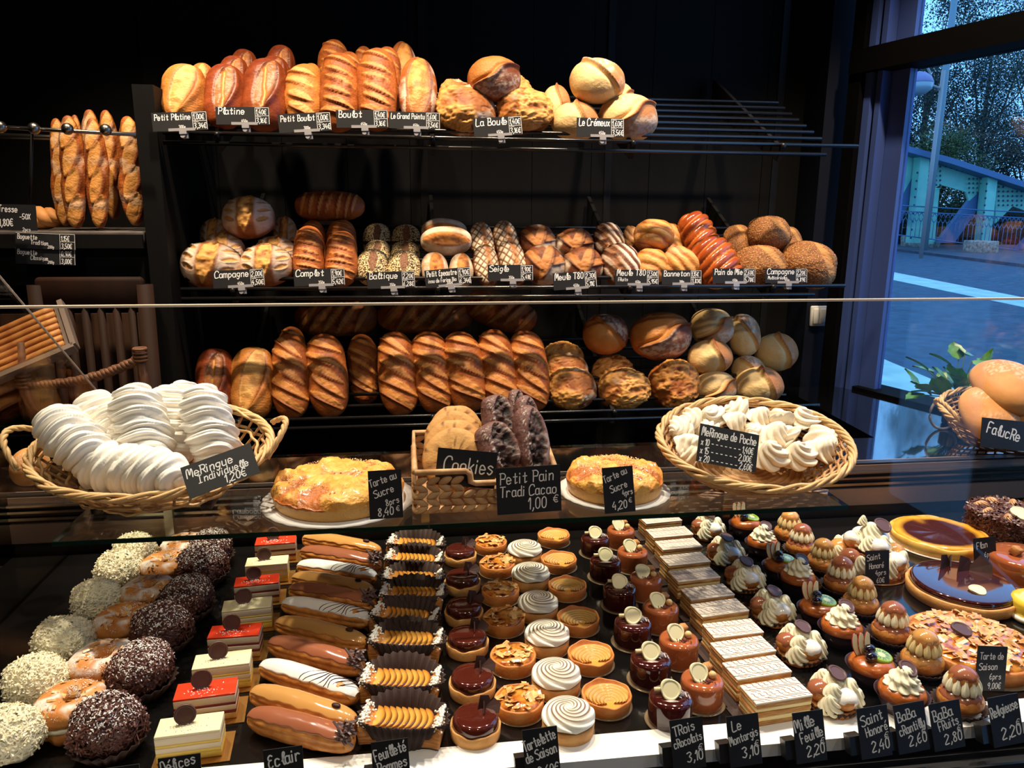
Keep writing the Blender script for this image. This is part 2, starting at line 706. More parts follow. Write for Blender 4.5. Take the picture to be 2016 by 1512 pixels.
RIV = mesh('rivet', *sphere(7, 5, 0.055, 0.03, 0.055), mat('rivet', (50, 70, 80), 0.6))

bpoly('top_chord', [(1480, 205), (1780, 292), (1855, 312), (2240, 437), (2240, 449), (1855, 324), (1780, 304), (1480, 217)], 1.3, TEALD, YB - 0.3)
bpoly('web_plate', [(1480, 219), (1790, 306), (1806, 312), (1806, 338), (1793, 352), (1775, 385), (1720, 352), (1700, 330), (1660, 325), (1640, 380), (1480, 330)], 0.1, TEAL)
wp2 = bpoly('web_plate', [(1823, 316), (1950, 352), (1950, 356), (1906, 396), (1900, 378), (1850, 364), (1828, 378), (1823, 380)], 0.12, TEAL)
wp3 = bpoly('web_plate', [(1958, 356), (2050, 385), (2050, 420), (2014, 414), (1992, 406), (1976, 422), (1958, 440)], 0.12, TEAL)
rv = [(x, y) for x in range(1827, 1856, 8) for y in range(328, 368, 9)] + [(x, 330 + (x - 1860) * 0.28 - 3) for x in range(1862, 1945, 11)]
rv += [(x, y) for x in range(1908, 1944, 8) for y in range(352, 388, 9) if (x - 1905) + (y - 345) < 62]
rivets(rv, wp2)
rv = [(x, y) for x in range(1966, 2014, 9) for y in range(368, 410, 9) if y > 366 + (x - 1966) * 0.2]
rivets(rv, wp3)
q = bpoly('post', [(1806, 308), (1824, 312), (1807, 478), (1789, 478)], 0.5, TEAL, YB - 0.4)
rivets([(1800 - 0.1 * (y - 400), y) for y in range(340, 470, 16)], q, Y=YB - 0.67)
q = bpoly('post', [(1938, 346), (1957, 350), (1941, 492), (1923, 492)], 0.5, TEAL, YB - 0.4)
rivets([(1939 - 0.1 * (y - 400), y) for y in range(362, 485, 14)], q, Y=YB - 0.67)
bpoly('post', [(1830, 375), (1846, 370), (1836, 480), (1822, 480)], 0.3, TEAL, YB + 0.4)
bpoly('post', [(1640, 262), (1660, 268), (1650, 480), (1630, 480)], 0.5, TEAL, YB - 0.4)
bpoly('diagonal_brace', [(1640, 290), (1640, 325), (1570, 480), (1535, 480)], 0.25, TEALD, YB + 0.1)
bpoly('diagonal_brace', [(1940, 350), (1940, 385), (1876, 478), (1842, 478)], 0.25, TEALD, YB + 0.1)
bpoly('diagonal_brace', [(1806, 325), (1806, 352), (1770, 440), (1740, 440)], 0.25, TEALD, YB + 0.1)
bpoly('diagonal_brace', [(2080, 400), (2080, 430), (2018, 500), (1990, 500)], 0.25, TEALD, YB + 0.1)

rl = thing('railing', 'blue iron railing with round hoops in front of the bridge', 'railing', (c0.x, YB - 1.1, 0))
YR = YB - 1.1
for y0, y1 in ((389, 431), (400, 442)):
    a, b = onY(1500, y0, YR), onY(2240, y1, YR)
    part('top_rail', rod((a.x - c0.x, 0, a.z), (b.x - c0.x, 0, b.z), 0.03, 6), TEALD, rl)
a, b = onY(1500, 428, YR), onY(2240, 523, YR)
part('bottom_rail', rod((a.x - c0.x, 0, a.z), (b.x - c0.x, 0, b.z), 0.03, 6), TEALD, rl)
bal = None
for i, x in enumerate(np.linspace(1512, 2230, 84)):
    k = (x - 1500) / 740
    top, bot = onY(x, 401 + 42 * k, YR), onY(x - 6, 428 + 95 * k, YR)
    hgt = top.z - bot.z
    if bal is None:
        th = np.linspace(0, 2 * math.pi, 14, endpoint=False)
        ring = tube(np.stack([0.1 * np.cos(th), 0 * th, hgt / 2 - 0.11 + 0.1 * np.sin(th)], 1), 0.014, 5, True)
        bme = mesh('baluster', *join(rod((0, 0, -hgt / 2), (0, 0, hgt / 2 - 0.2), 0.016, 5), ring), TEALD)
        bal = hgt
    obj('baluster', bme, rl, (top.x - c0.x, 0, (top.z + bot.z) / 2), sc=(1, 1, hgt / bal))

# street lamp and mast
LGREY = mat('pale_post', (160, 145, 140), 0.5)
p = onY(1822, 430, 29.0)
la = thing('street_lamp', 'slim pale street lamp with round hooded head in front of the trees', 'street lamp', (p.x, p.y, -0.1))
zt = onY(1843, 138, 29.0).z
part('post', rod((0, 0, 0), (0, 0, zt + 0.1), 0.075, 10), LGREY, la)
hd = onY(1808, 163, 29.0)
hl = Vector((hd.x - p.x, 0, hd.z + 0.1))
part('arm', rod((0, 0, hl.z - 0.2), (hl.x + 0.4, 0, hl.z - 0.02), 0.05, 6), LGREY, la)
th = np.linspace(0, math.pi, 12)
part('hoop', tube(np.stack([hl.x - 0.1 + 0.62 * np.cos(th), 0 * th, hl.z + 0.75 * np.sin(th)], 1), 0.045, 6), LGREY, la)
part('hood', lathe([(0.02, 0.42), (0.25, 0.36), (0.45, 0.2), (0.55, 0.0), (0.53, -0.03)], 20), mat('lamp_hood', (140, 125, 160), 0.4), la, loc=hl)
part('shade', lathe([(0.55, -0.03), (0.5, -0.25), (0.3, -0.42), (0.02, -0.48)], 20), mat('lamp_glass', (150, 160, 165), 0.15), la, loc=hl)
p = onY(1842, 300, 33.6)
ms = thing('mast', 'thick pale blue mast rising behind the street lamp', 'mast', (p.x, p.y, -0.1))
part('pole', lathe([(0.17, 0), (0.16, 7), (0.13, 13)], 14), mat('mast_paint', (120, 135, 140), 0.5), ms)
part('base_plate', box(0.7, 0.7, 0.05, (0, 0, 0.02)), TEALD, ms, False)

# trees beyond the bridge
LEAF = [mat('leaf_a', (42, 58, 34), 0.6, var=(26, 40, 24), vscale=1.5), mat('leaf_b', (34, 48, 30), 0.6, var=(20, 32, 22), vscale=1.5), mat('leaf_c', (84, 92, 40), 0.6, var=(44, 60, 32), vscale=1.5)]
BARK = mat('bark', (60, 48, 40), 0.9)


def tree(x, y, h, rad, n, seed, m, label):
    rng = np.random.default_rng(seed)
    n = int(n * 3.2)
    t = thing('tree', label, 'tree', (x, y, -0.1), group='trees beyond the bridge')
    cl = rng.normal(size=(46, 3))
    cl /= np.linalg.norm(cl, axis=1)[:, None]
    cl *= rng.uniform(0.35, 1, (46, 1)) ** 0.5
    cl = cl * np.array([rad, rad * 0.8, h * 0.43]) + np.array([0, 0, h * 0.57])
    k = rng.integers(0, 46, n)
    P = cl[k] + rng.normal(size=(n, 3)) * rad * 0.15
    d = rng.normal(size=(n, 3))
    d /= np.linalg.norm(d, axis=1)[:, None]
    e = np.cross(d, rng.normal(size=(n, 3)))
    e /= np.linalg.norm(e, axis=1)[:, None]
    s = rng.uniform(0.04, 0.09, (n, 1)) * (0.5 + y / 80)
    V = np.stack([P - d * s, P + e * s * 0.55, P + d * s, P - e * s * 0.55], 1).reshape(-1, 3)
    Fc = [(4 * i, 4 * i + 1, 4 * i + 2, 4 * i + 3) for i in range(n)]
    part('crown', (V, Fc), m, t, False)
    br_ = [tube([(0, 0, 0), (0.1, 0, h * 0.3), (0, 0.1, h * 0.75)], [0.3, 0.22, 0.06], 8)]
    for q in range(9):
        e_ = cl[q]
        br_.append(tube([(0.05, 0, h * (0.2 + 0.03 * q)), tuple(e_ * 0.6 + np.array([0, 0, h * 0.12])), tuple(e_)], [0.1, 0.06, 0.02], 5))
    part('trunk', join(*br_), BARK, t)


for i, (px, Y, h, rad, n, m, lb) in enumerate((
        (1800, 46, 16.5, 4.0, 8500, 1, 'dark leafy tree directly behind the lamp head, leftmost of the trees'),
        (1915, 58, 20.5, 5.4, 10500, 0, 'broad dark green tree behind the mast in the middle of the window'),
        (2030, 70, 24.5, 6.4, 10500, 1, 'dark tree at the right edge of the photo'),
        (1840, 38.5, 6.0, 2.4, 5000, 2, 'lower yellowish green tree just above the girder'),
        (2020, 44, 7.0, 2.6, 5000, 1, 'low dark shrubby tree behind the railing on the right'),
        (1640, 50, 16.5, 5.0, 8500, 0, 'dark leafy tree hidden behind the window frame from the photo'))):
    p = onY(px, 400, Y)
    tree(p.x, p.y, h, rad, n, 40 + i, LEAF[m], lb)

# dense hedge on the bank behind the bridge
ha, hb = onY(1500, 420, 41.0), onY(2240, 420, 41.0)
hd_ = thing('hedge', 'dark hedge on the bank seen between the bridge posts', 'hedge', ((ha.x + hb.x) / 2, 41.2, -0.1))
rgh = np.random.default_rng(77)
nh = 9000
P = np.stack([rgh.uniform(-(hb.x - ha.x) / 2, (hb.x - ha.x) / 2, nh), rgh.uniform(-0.7, 0.7, nh), rgh.uniform(0, 1, nh) ** 0.8 * 2.7], 1)
P[:, 2] *= 0.8 + 0.3 * vnoise(P * np.array([0.8, 0, 0]), 5)
dd = rgh.normal(size=(nh, 3))
dd /= np.linalg.norm(dd, axis=1)[:, None]
ee = np.cross(dd, rgh.normal(size=(nh, 3)))
ee /= np.linalg.norm(ee, axis=1)[:, None]
sz = rgh.uniform(0.06, 0.13, (nh, 1))
V = np.stack([P - dd * sz, P + ee * sz * 0.6, P + dd * sz, P - ee * sz * 0.6], 1).reshape(-1, 3)
o = part('leaves', (V, [(4 * i, 4 * i + 1, 4 * i + 2, 4 * i + 3) for i in range(nh)]), LEAF[1], hd_, False)
o['kind'] = 'stuff'
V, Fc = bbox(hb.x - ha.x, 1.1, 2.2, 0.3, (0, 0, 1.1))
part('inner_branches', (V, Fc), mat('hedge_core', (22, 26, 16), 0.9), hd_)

# ================================================================ bread rack
YF = 2.2
zA, zB, zC = onY(900, 272, YF).z, onY(1000, 566, YF).z, onY(900, 817, YF).z
SL = 0.47
SHX = {}
for nm, z, x0, x1, lb in (('A', zA, 322, 1690, 'top slatted shelf of thin black rods for the loaves'),
                          ('B', zB, 356, 1663, 'middle slatted shelf of thin black rods for the loaves'),
                          ('C', zC, 372, 1612, 'bottom slatted shelf of black rods behind the counter glass')):
    yy = {'A': 275, 'B': 566, 'C': 805}[nm]
    a, b = onY(x0, yy, YF).x, onY(x1, yy, YF).x
    t = thing('bread_shelf', lb, 'shelf', ((a + b) / 2, YF, z), group='bread shelves')
    hw = (b - a) / 2
    rod_me = None
    for k in range(8):
        yk = k * 0.05
        zk = SL * yk
        part('rod', rod((-hw, yk, zk), (hw - (0.0 if k == 0 else 0.09), yk, zk), 0.0055, 8), RODM, t)
    part('front_rail', rod((-hw, -0.004, -0.026), (hw - 0.1, -0.004, -0.026), 0.0055, 8), RODM, t)
    for s in (-0.86, -0.28, 0.3, 0.76):
        br_ = prism([(-0.006, 0.0), (0.56, 0.56 * SL + 0.02), (0.56, 0.56 * SL - 0.09), (0.02, -0.034)], 0.012)
        V = br_[0][:, [1, 0, 2]] + np.array([0, 0, -0.012])
        part('bracket', (V, br_[1]), DSTEEL, t, False, loc=(s * hw, 0, 0))
        part('clamp', rod((-0.006, 0, 0), (0.006, 0, 0), 0.0095, 10), DSTEEL, t, loc=(s * hw, 0, -0.004))
for i, px in enumerate((836, 1192, 1516)):
    p = onY(px, 400, BACKY)
    struct('trim_%d' % (i + 1), box(0.025, 0.02, 2.6, (p.x, BACKY - 0.01, 1.3)), DSTEEL)
# vertical black boards behind the rack
a, b = onY(330, 700, 2.78), onY(1575, 700, 2.78)
nb = 11
wdt = (b.x - a.x) / nb
for i in range(nb):
    o = part('back_board', box(wdt - 0.002, 0.014, 2.96), BLACK, None, False, loc=(a.x + wdt * (i + 0.5), BACKY - 0.007, 1.49))
    tag(o, kind='structure')
    o.name = 'trim_%d' % (i + 10)
# side panel of the rack
a, b = onY(262, 200, 2.185), onY(304, 200, 2.185)
zt = onY(280, 166, 2.185).z
o = part('rack_side_panel', box(b.x - a.x, 0.59, zt, ((a.x + b.x) / 2, 2.48, zt / 2)), BLACK, None, False)
tag(o, 'tall matt black side panel between the baguettes and the bread rack', 'panel')
PX0 = a.x

# baguette stand on the left
WGREY = mat('grey_wood', (92, 82, 74), 0.6, var=(58, 52, 48), vscale=18, stretch=(1, 6, 6))
zb = onY(150, 455, 2.18).z
t = thing('baguette_shelf', 'grey wooden shelf board carrying the standing baguettes', 'shelf', (PX0 - 0.55, 2.43, zb))
part('board', bbox(1.09, 0.5, 0.03, 0.004, (0, 0, -0.015)), WGREY, t)
part('front_edge', box(1.09, 0.012, 0.036, (0, -0.257, -0.026)), DSTEEL, t, False)
part('apron', box(1.09, 0.02, 0.11, (0, -0.215, -0.09)), BLACK, t, False)
for x in (-0.5, 0.5):
    part('support', box(0.03, 0.44, zb - 0.03, (x, 0.02, -zb / 2 - 0.015)), BLACK, t, False)
t = thing('baguette_rail', 'steel rail with round knobs across the standing baguettes', 'rail', (0, 0, 0))
ra, rb = onY(-60, 247, 2.14), onY(268, 265, 2.14)
part('bar', rod(ra, rb, 0.005, 8), STEEL, t)
for px, py in ((1, 250), (67, 253), (133, 254), (208, 256)):
    p = onY(px, py, 2.125)
    part('knob', sphere(16, 11, 0.0145, 0.0145, 0.0145), STEEL, t, loc=p)
ra, rb = onY(-60, 266, 2.42), onY(262, 276, 2.42)
part('rear_bar', rod(ra, rb, 0.008, 8), STEEL, t)
o = part('divider', rod(onY(63, 262, 2.14), onY(58, 450, 2.2), 0.004, 6), DSTEEL, t)

# chair, planks and basket in the gloom at the left
CHW = mat('chair_wood', (46, 26, 16), 0.7, 0.15, var=(32, 19, 12), vscale=14, stretch=(1, 1, 0.2))
ca, cb = onY(66, 560, 2.14), onY(282, 560, 2.14)
ct = thing('chair', 'dark brown wooden chair with a spindle back under the baguette shelf', 'chair', ((ca.x + cb.x) / 2, 2.15, 0))
hw = (cb.x - ca.x) / 2
ztop = onY(170, 546, 2.14).z
for s in (-1, 1):
    part('back_post', tube([(s * hw * 0.95, 0, 0), (s * hw * 0.96, -0.02, 0.45), (s * hw, 0.0, ztop - 0.02)], 0.022, 8), CHW, ct)
    part('leg', tube([(s * hw * 0.95, -0.23, 0), (s * hw * 0.9, -0.21, 0.44)], [0.016, 0.021], 8), CHW, ct)
V = np.array(bbox(2 * hw, 0.025, 0.085, 0.01)[0])
V[:, 2] += 0.02 * (1 - (V[:, 0] / hw) ** 2)
part('top_rail', (V, bbox(1, 1, 1, 0.1)[1]), CHW, ct, loc=(0, 0, ztop - 0.045))
for k in range(6):
    x = hw * (-0.72 + 1.44 * k / 5)
    part('spindle', rod((x, -0.02, 0.46), (x, 0, ztop - 0.08), 0.011, 8), CHW, ct)
part('seat', bbox(2 * hw + 0.02, 0.27, 0.03, 0.012), CHW, ct, loc=(0, -0.12, 0.455))

# ================================================================ glass counter
WHITEL = mat('white_ledge', (238, 234, 228), 0.35)
BROWNS = mat('brown_steel', (142, 122, 112), 0.4, metal=0.35)
XL, XR = -0.86, 2.0
YL0, YL1 = onZ(1315, 1436, ZD).y, onZ(1315, 1486, ZD).y
YG = YL1 - 0.052
ct = thing('display_counter', 'long black and glass pastry counter holding all the cakes', 'display counter', (0.55, 1.28, 0))


def cpart(nm, vf, m, smooth=False):
    v = np.asarray(vf[0]) - np.array([0.55, 1.28, 0])
    return part(nm, (v, vf[1]), m, ct, smooth)


xm, xw = (XL + XR) / 2, XR - XL
cpart('deck', box(xw, 1.655 - YL0, 0.02, (xm, (1.655 + YL0) / 2, ZD - 0.01)), mat('deck_black', (14, 13, 13), 0.12, 0.5))
cpart('front_ledge', box(xw, YL0 - YL1 - 0.0005, 0.02, (xm, (YL0 + YL1) / 2, ZD - 0.008)), WHITEL)
cpart('trough', box(xw, YL1 - YG - 0.006, 0.012, (xm, (YL1 + YG) / 2, ZD - 0.045)), mat('trough_black', (26, 25, 25), 0.3))
for yy in (YG + 0.012, YL1 - 0.012):
    cpart('trough_rib', box(xw, 0.004, 0.01, (xm, yy, ZD - 0.036)), DSTEEL)
cpart('front_panel', box(xw, 0.02, ZD - 0.06, (xm, YG - 0.015, (ZD - 0.06) / 2)), mat('counter_front', (24, 22, 22), 0.2))
cpart('body', box(xw - 0.02, 1.66 - YG, ZD - 0.1, (xm, (1.66 + YG) / 2 + 0.003, (ZD - 0.1) / 2)), WALLM)
# back of the case: vents and steel strips
cpart('back_panel', box(xw, 0.02, 0.15, (xm, 1.672, ZD + 0.06)), mat('case_back', (38, 34, 33), 0.3))
for k, (z, hh, m) in enumerate(((0.050, 0.044, BROWNS), (0.083, 0.006, STEEL), (0.099, 0.005, STEEL), (0.113, 0.004, STEEL))):
    cpart('back_strip', box(xw, 0.008, hh, (xm, 1.658 - 0.001 * k, ZD + z)), m)
cpart('rear_rail', box(xw, 0.04, 0.018, (xm, 1.68, ZT - 0.009)), BROWNS)
fg = glass('counter_glass', (0.975, 0.985, 0.98), ior=1.2)
zg0, zg1 = 0.76, onY(1008, 598, YG).z
cpart('front_glass', box(xw, 0.008, zg1 - zg0, (xm, YG, (zg0 + zg1) / 2)), fg)
EDGEM = mat('glass_edge', (235, 215, 190), 0.25, 0.8)  # pale warm colour stands in for the bright highlight along the pane edge
cpart('glass_edge', box(xw, 0.0085, 0.0022, (xm, YG, zg1 + 0.0011)), EDGEM)
sa, sb = onY(-6, 538, 1.52), onY(166, 772, 1.90)
XS = sa.x
poly = [(YG + 0.006, zg0 + 0.02), (1.62, zg0 + 0.02), (1.66, sb.z - 0.02), (1.52, sa.z), (YG + 0.006, zg1)]
side = [(YG + 0.006, ZD), (1.66, ZD), (1.90, sb.z), (1.52, sa.z), (YG + 0.006, zg1)]
V = np.array([(XS - 0.004, y, z) for y, z in side] + [(XS + 0.004, y, z) for y, z in side])
Fc = [(4, 3, 2, 1, 0), (5, 6, 7, 8, 9)] + [(i, (i + 1) % 5, 5 + (i + 1) % 5, 5 + i) for i in range(5)]
cpart('side_glass', (V, Fc), glass('side_glass', (0.9, 0.88, 0.85), ior=1.25))
cpart('glass_edge', rod((XS, 1.52, sa.z), (XS, 1.90, sb.z), 0.0022, 6), EDGEM)

# worktop behind the case, running to the window
c1, c2 = wpt(-0.06, -0.0), wpt(0.95, -0.0)
wk = [(XL - 0.3, 1.70), (c2.x - 0.02, 1.70), (c1.x - 0.01, c1.y), (1.31, c1.y + 0.0), (1.27, 1.88), (XL - 0.3, 1.88)]
n = len(wk)
V = [(x, y, ZT - 0.04) for x, y in wk] + [(x, y, ZT) for x, y in wk]
Fc = [tuple(range(n - 1, -1, -1)), tuple(range(n, 2 * n))] + [(i, (i + 1) % n, n + (i + 1) % n, n + i) for i in range(n)]
t = thing('worktop', 'glossy black worktop behind the case, running to the window', 'worktop', (0.8, 1.8, ZT))
part('top', (np.array(V) - np.array([0.8, 1.8, ZT]), Fc), GLOSSB, t, False)
part('cupboard', box(2.4, 0.16, ZT - 0.05, (-0.45, -0.005, -ZT / 2 - 0.022)), BLACK, t, False)
part('front_trim', box(xw, 0.006, 0.03, (xm - 0.8, -0.096, -0.02)), DSTEEL, t, False)

# glass shelf over the cakes: two panes on steel posts
sl, sr = onZ(122, 1048, ZS), onZ(1692, 1009, ZS)
YS0, YS1 = (sl.y + sr.y) / 2, 1.62
t = thing('glass_shelf', 'clear glass shelf carrying the baskets and the sugar tarts', 'shelf', ((sl.x + sr.x) / 2, (YS0 + YS1) / 2, ZS))
hx = (sr.x - sl.x) / 2
mid = -0.12 * hx
GE = mat('green_edge', (14, 34, 26), 0.1, 0.7)
for x0, x1 in ((-hx, mid - 0.001), (mid + 0.001, hx)):
    part('pane', box(x1 - x0, YS1 - YS0, 0.008, ((x0 + x1) / 2, 0, -0.004)), glass('shelf_glass', (0.93, 0.96, 0.945)), t, False)
    part('pane_edge', box(x1 - x0, 0.0015, 0.0078, ((x0 + x1) / 2, -(YS1 - YS0) / 2 - 0.0009, -0.004)), GE, t, False)
    part('side_edge', box(0.0015, YS1 - YS0, 0.0078, (x0 if x0 < -hx / 2 else x1, 0, -0.004)), GE, t, False)
for x in (-hx * 0.93, mid, hx * 0.93):
    part('bracket', box(0.018, 0.10, 0.012, (x, (YS1 - YS0) / 2 - 0.05, -0.014)), STEEL, t, False)
    part('post', box(0.018, 0.012, ZS - ZD - 0.008, (x, (YS1 - YS0) / 2 - 0.006, -(ZS - ZD) / 2 - 0.004)), STEEL, t, False)

# ================================================================ bread
def body(W, H, L, ex=2.4, nu=64, nv=45, back=0.62):
    nu, nv = int(nu * 1.7), int(nv * 1.7)
    p = np.linspace(-math.pi / 2 + 0.02, math.pi / 2 - 0.02, nv)
    th = np.linspace(0, 2 * math.pi, nu, endpoint=False)
    sz = np.sign(np.sin(p)) * np.abs(np.sin(p)) ** (2 / ex)
    cr = np.abs(np.cos(p)) ** (2 / ex)
    X = W / 2 * cr[:, None] * np.cos(th)[None]
    Y = -H / 2 * cr[:, None] * np.sin(th)[None]
    Y = np.where(Y > 0, Y * back, Y)
    Z = np.repeat((L / 2 * sz)[:, None], nu, 1)
    V = np.stack([X, Y, Z], -1).reshape(-1, 3)
    N = V / np.array([W / 2, H / 2, L / 2]) ** 2
    N /= np.linalg.norm(N, axis=1)[:, None]
    Fc = [f[::-1] for f in grid_faces(nu, nv)]
    Fc.append(tuple(range(nu)))
    Fc.append(tuple((nv - 1) * nu + i for i in range(nu - 1, -1, -1)))
    up = np.clip(-V[:, 1] / (H / 2), 0, 1)
    return V, N, Fc, up


def cuts(V, items):
    """knife cuts: (cz, cx, angle, half length, half width) -> inside, ear, groove masks"""
    I = np.zeros(len(V))
    E = np.zeros(len(V))
    G = np.zeros(len(V))
    for cz, cx, ang, ln, wd in items:
        x, z = V[:, 0] - cx, V[:, 2] - cz
        a = x * math.sin(ang) + z * math.cos(ang)
        b = x * math.cos(ang) - z * math.sin(ang)
        k = np.clip(1 - (a / ln) ** 2, 0, 1)
        hw = wd * k ** 0.7
        on = (k > 0.001)
        I = np.maximum(I, on * sst(1.05, 0.88, np.abs(b) / (hw + 1e-5)))
        E = np.maximum(E, on * np.sqrt(k) * np.exp(-((b - hw * 1.15) / (0.34 * wd)) ** 2))
        G = np.maximum(G, on * np.sqrt(k) * np.exp(-((b - hw * 0.86) / (0.16 * wd)) ** 2))
    return I, E, G


CR = {
    'gold': amat('crust_gold', (134, 64, 24), (180, 102, 42), (218, 152, 76), (238, 222, 198), (92, 40, 14), 0.5, 24, bump=0.5, bscale=150),
    'light': amat('crust_light', (178, 104, 42), (206, 138, 64), (228, 176, 100), (238, 222, 198), (120, 60, 24), 0.5, 20, bump=0.5, bscale=150),
    'brown': amat('crust_brown', (112, 46, 24), (158, 78, 36), (214, 150, 82), (238, 222, 198), (88, 38, 18), 0.38, 14),
    'pale': amat('crust_pale', (214, 168, 106), (228, 192, 132), (238, 208, 150), (242, 232, 215), (164, 92, 44), 0.55, 16),
    'rust': amat('crust_rust', (146, 76, 32), (200, 130, 64), (226, 168, 92), (236, 220, 196), (92, 44, 20), 0.55, 34, ridged=45, bump=0.7),
    'camp': amat('crust_campagne', (140, 78, 40), (184, 118, 66), (226, 168, 88), (226, 206, 182), (96, 50, 24), 0.6, 26),
    'seed': amat('crust_seed', (70, 42, 26), (104, 66, 40), (120, 70, 46), (200, 160, 104), (50, 30, 20), 0.6, 60, seeds=(210, (238, 212, 156), 0.56), bump=0.8),
    'flour': amat('crust_flour', (196, 156, 116), (234, 216, 190), (206, 128, 56), (240, 230, 214), (110, 58, 26), 0.65, 30),
    'rye': amat('crust_rye', (132, 74, 38), (176, 108, 58), (196, 128, 66), (236, 218, 186), (70, 36, 20), 0.6, 30),
    'dark': amat('crust_dark', (96, 48, 26), (150, 86, 46), (196, 128, 70), (230, 212, 188), (60, 30, 18), 0.6, 30),
    'milk': amat('crust_milk', (150, 62, 24), (186, 92, 36), (224, 148, 70), (238, 222, 198), (92, 36, 14), 0.22, 16, coat=0.5, bump=0.12),
    'multi': amat('crust_multi', (122, 72, 38), (164, 104, 56), (198, 138, 74), (150, 98, 52), (90, 54, 30), 0.65, 60, seeds=(190, (206, 156, 88), 0.36), bump=0.8),
    'cacao': amat('crust_cacao', (96, 60, 54), (120, 80, 72), (54, 27, 21), (226, 212, 200), (26, 14, 12), 0.55, 40, bump=0.5, bscale=120),
    'soft': amat('crust_soft', (190, 122, 62), (214, 150, 84), (232, 186, 122), (240, 226, 206), (170, 110, 60), 0.6, 14, bump=0.15),
}


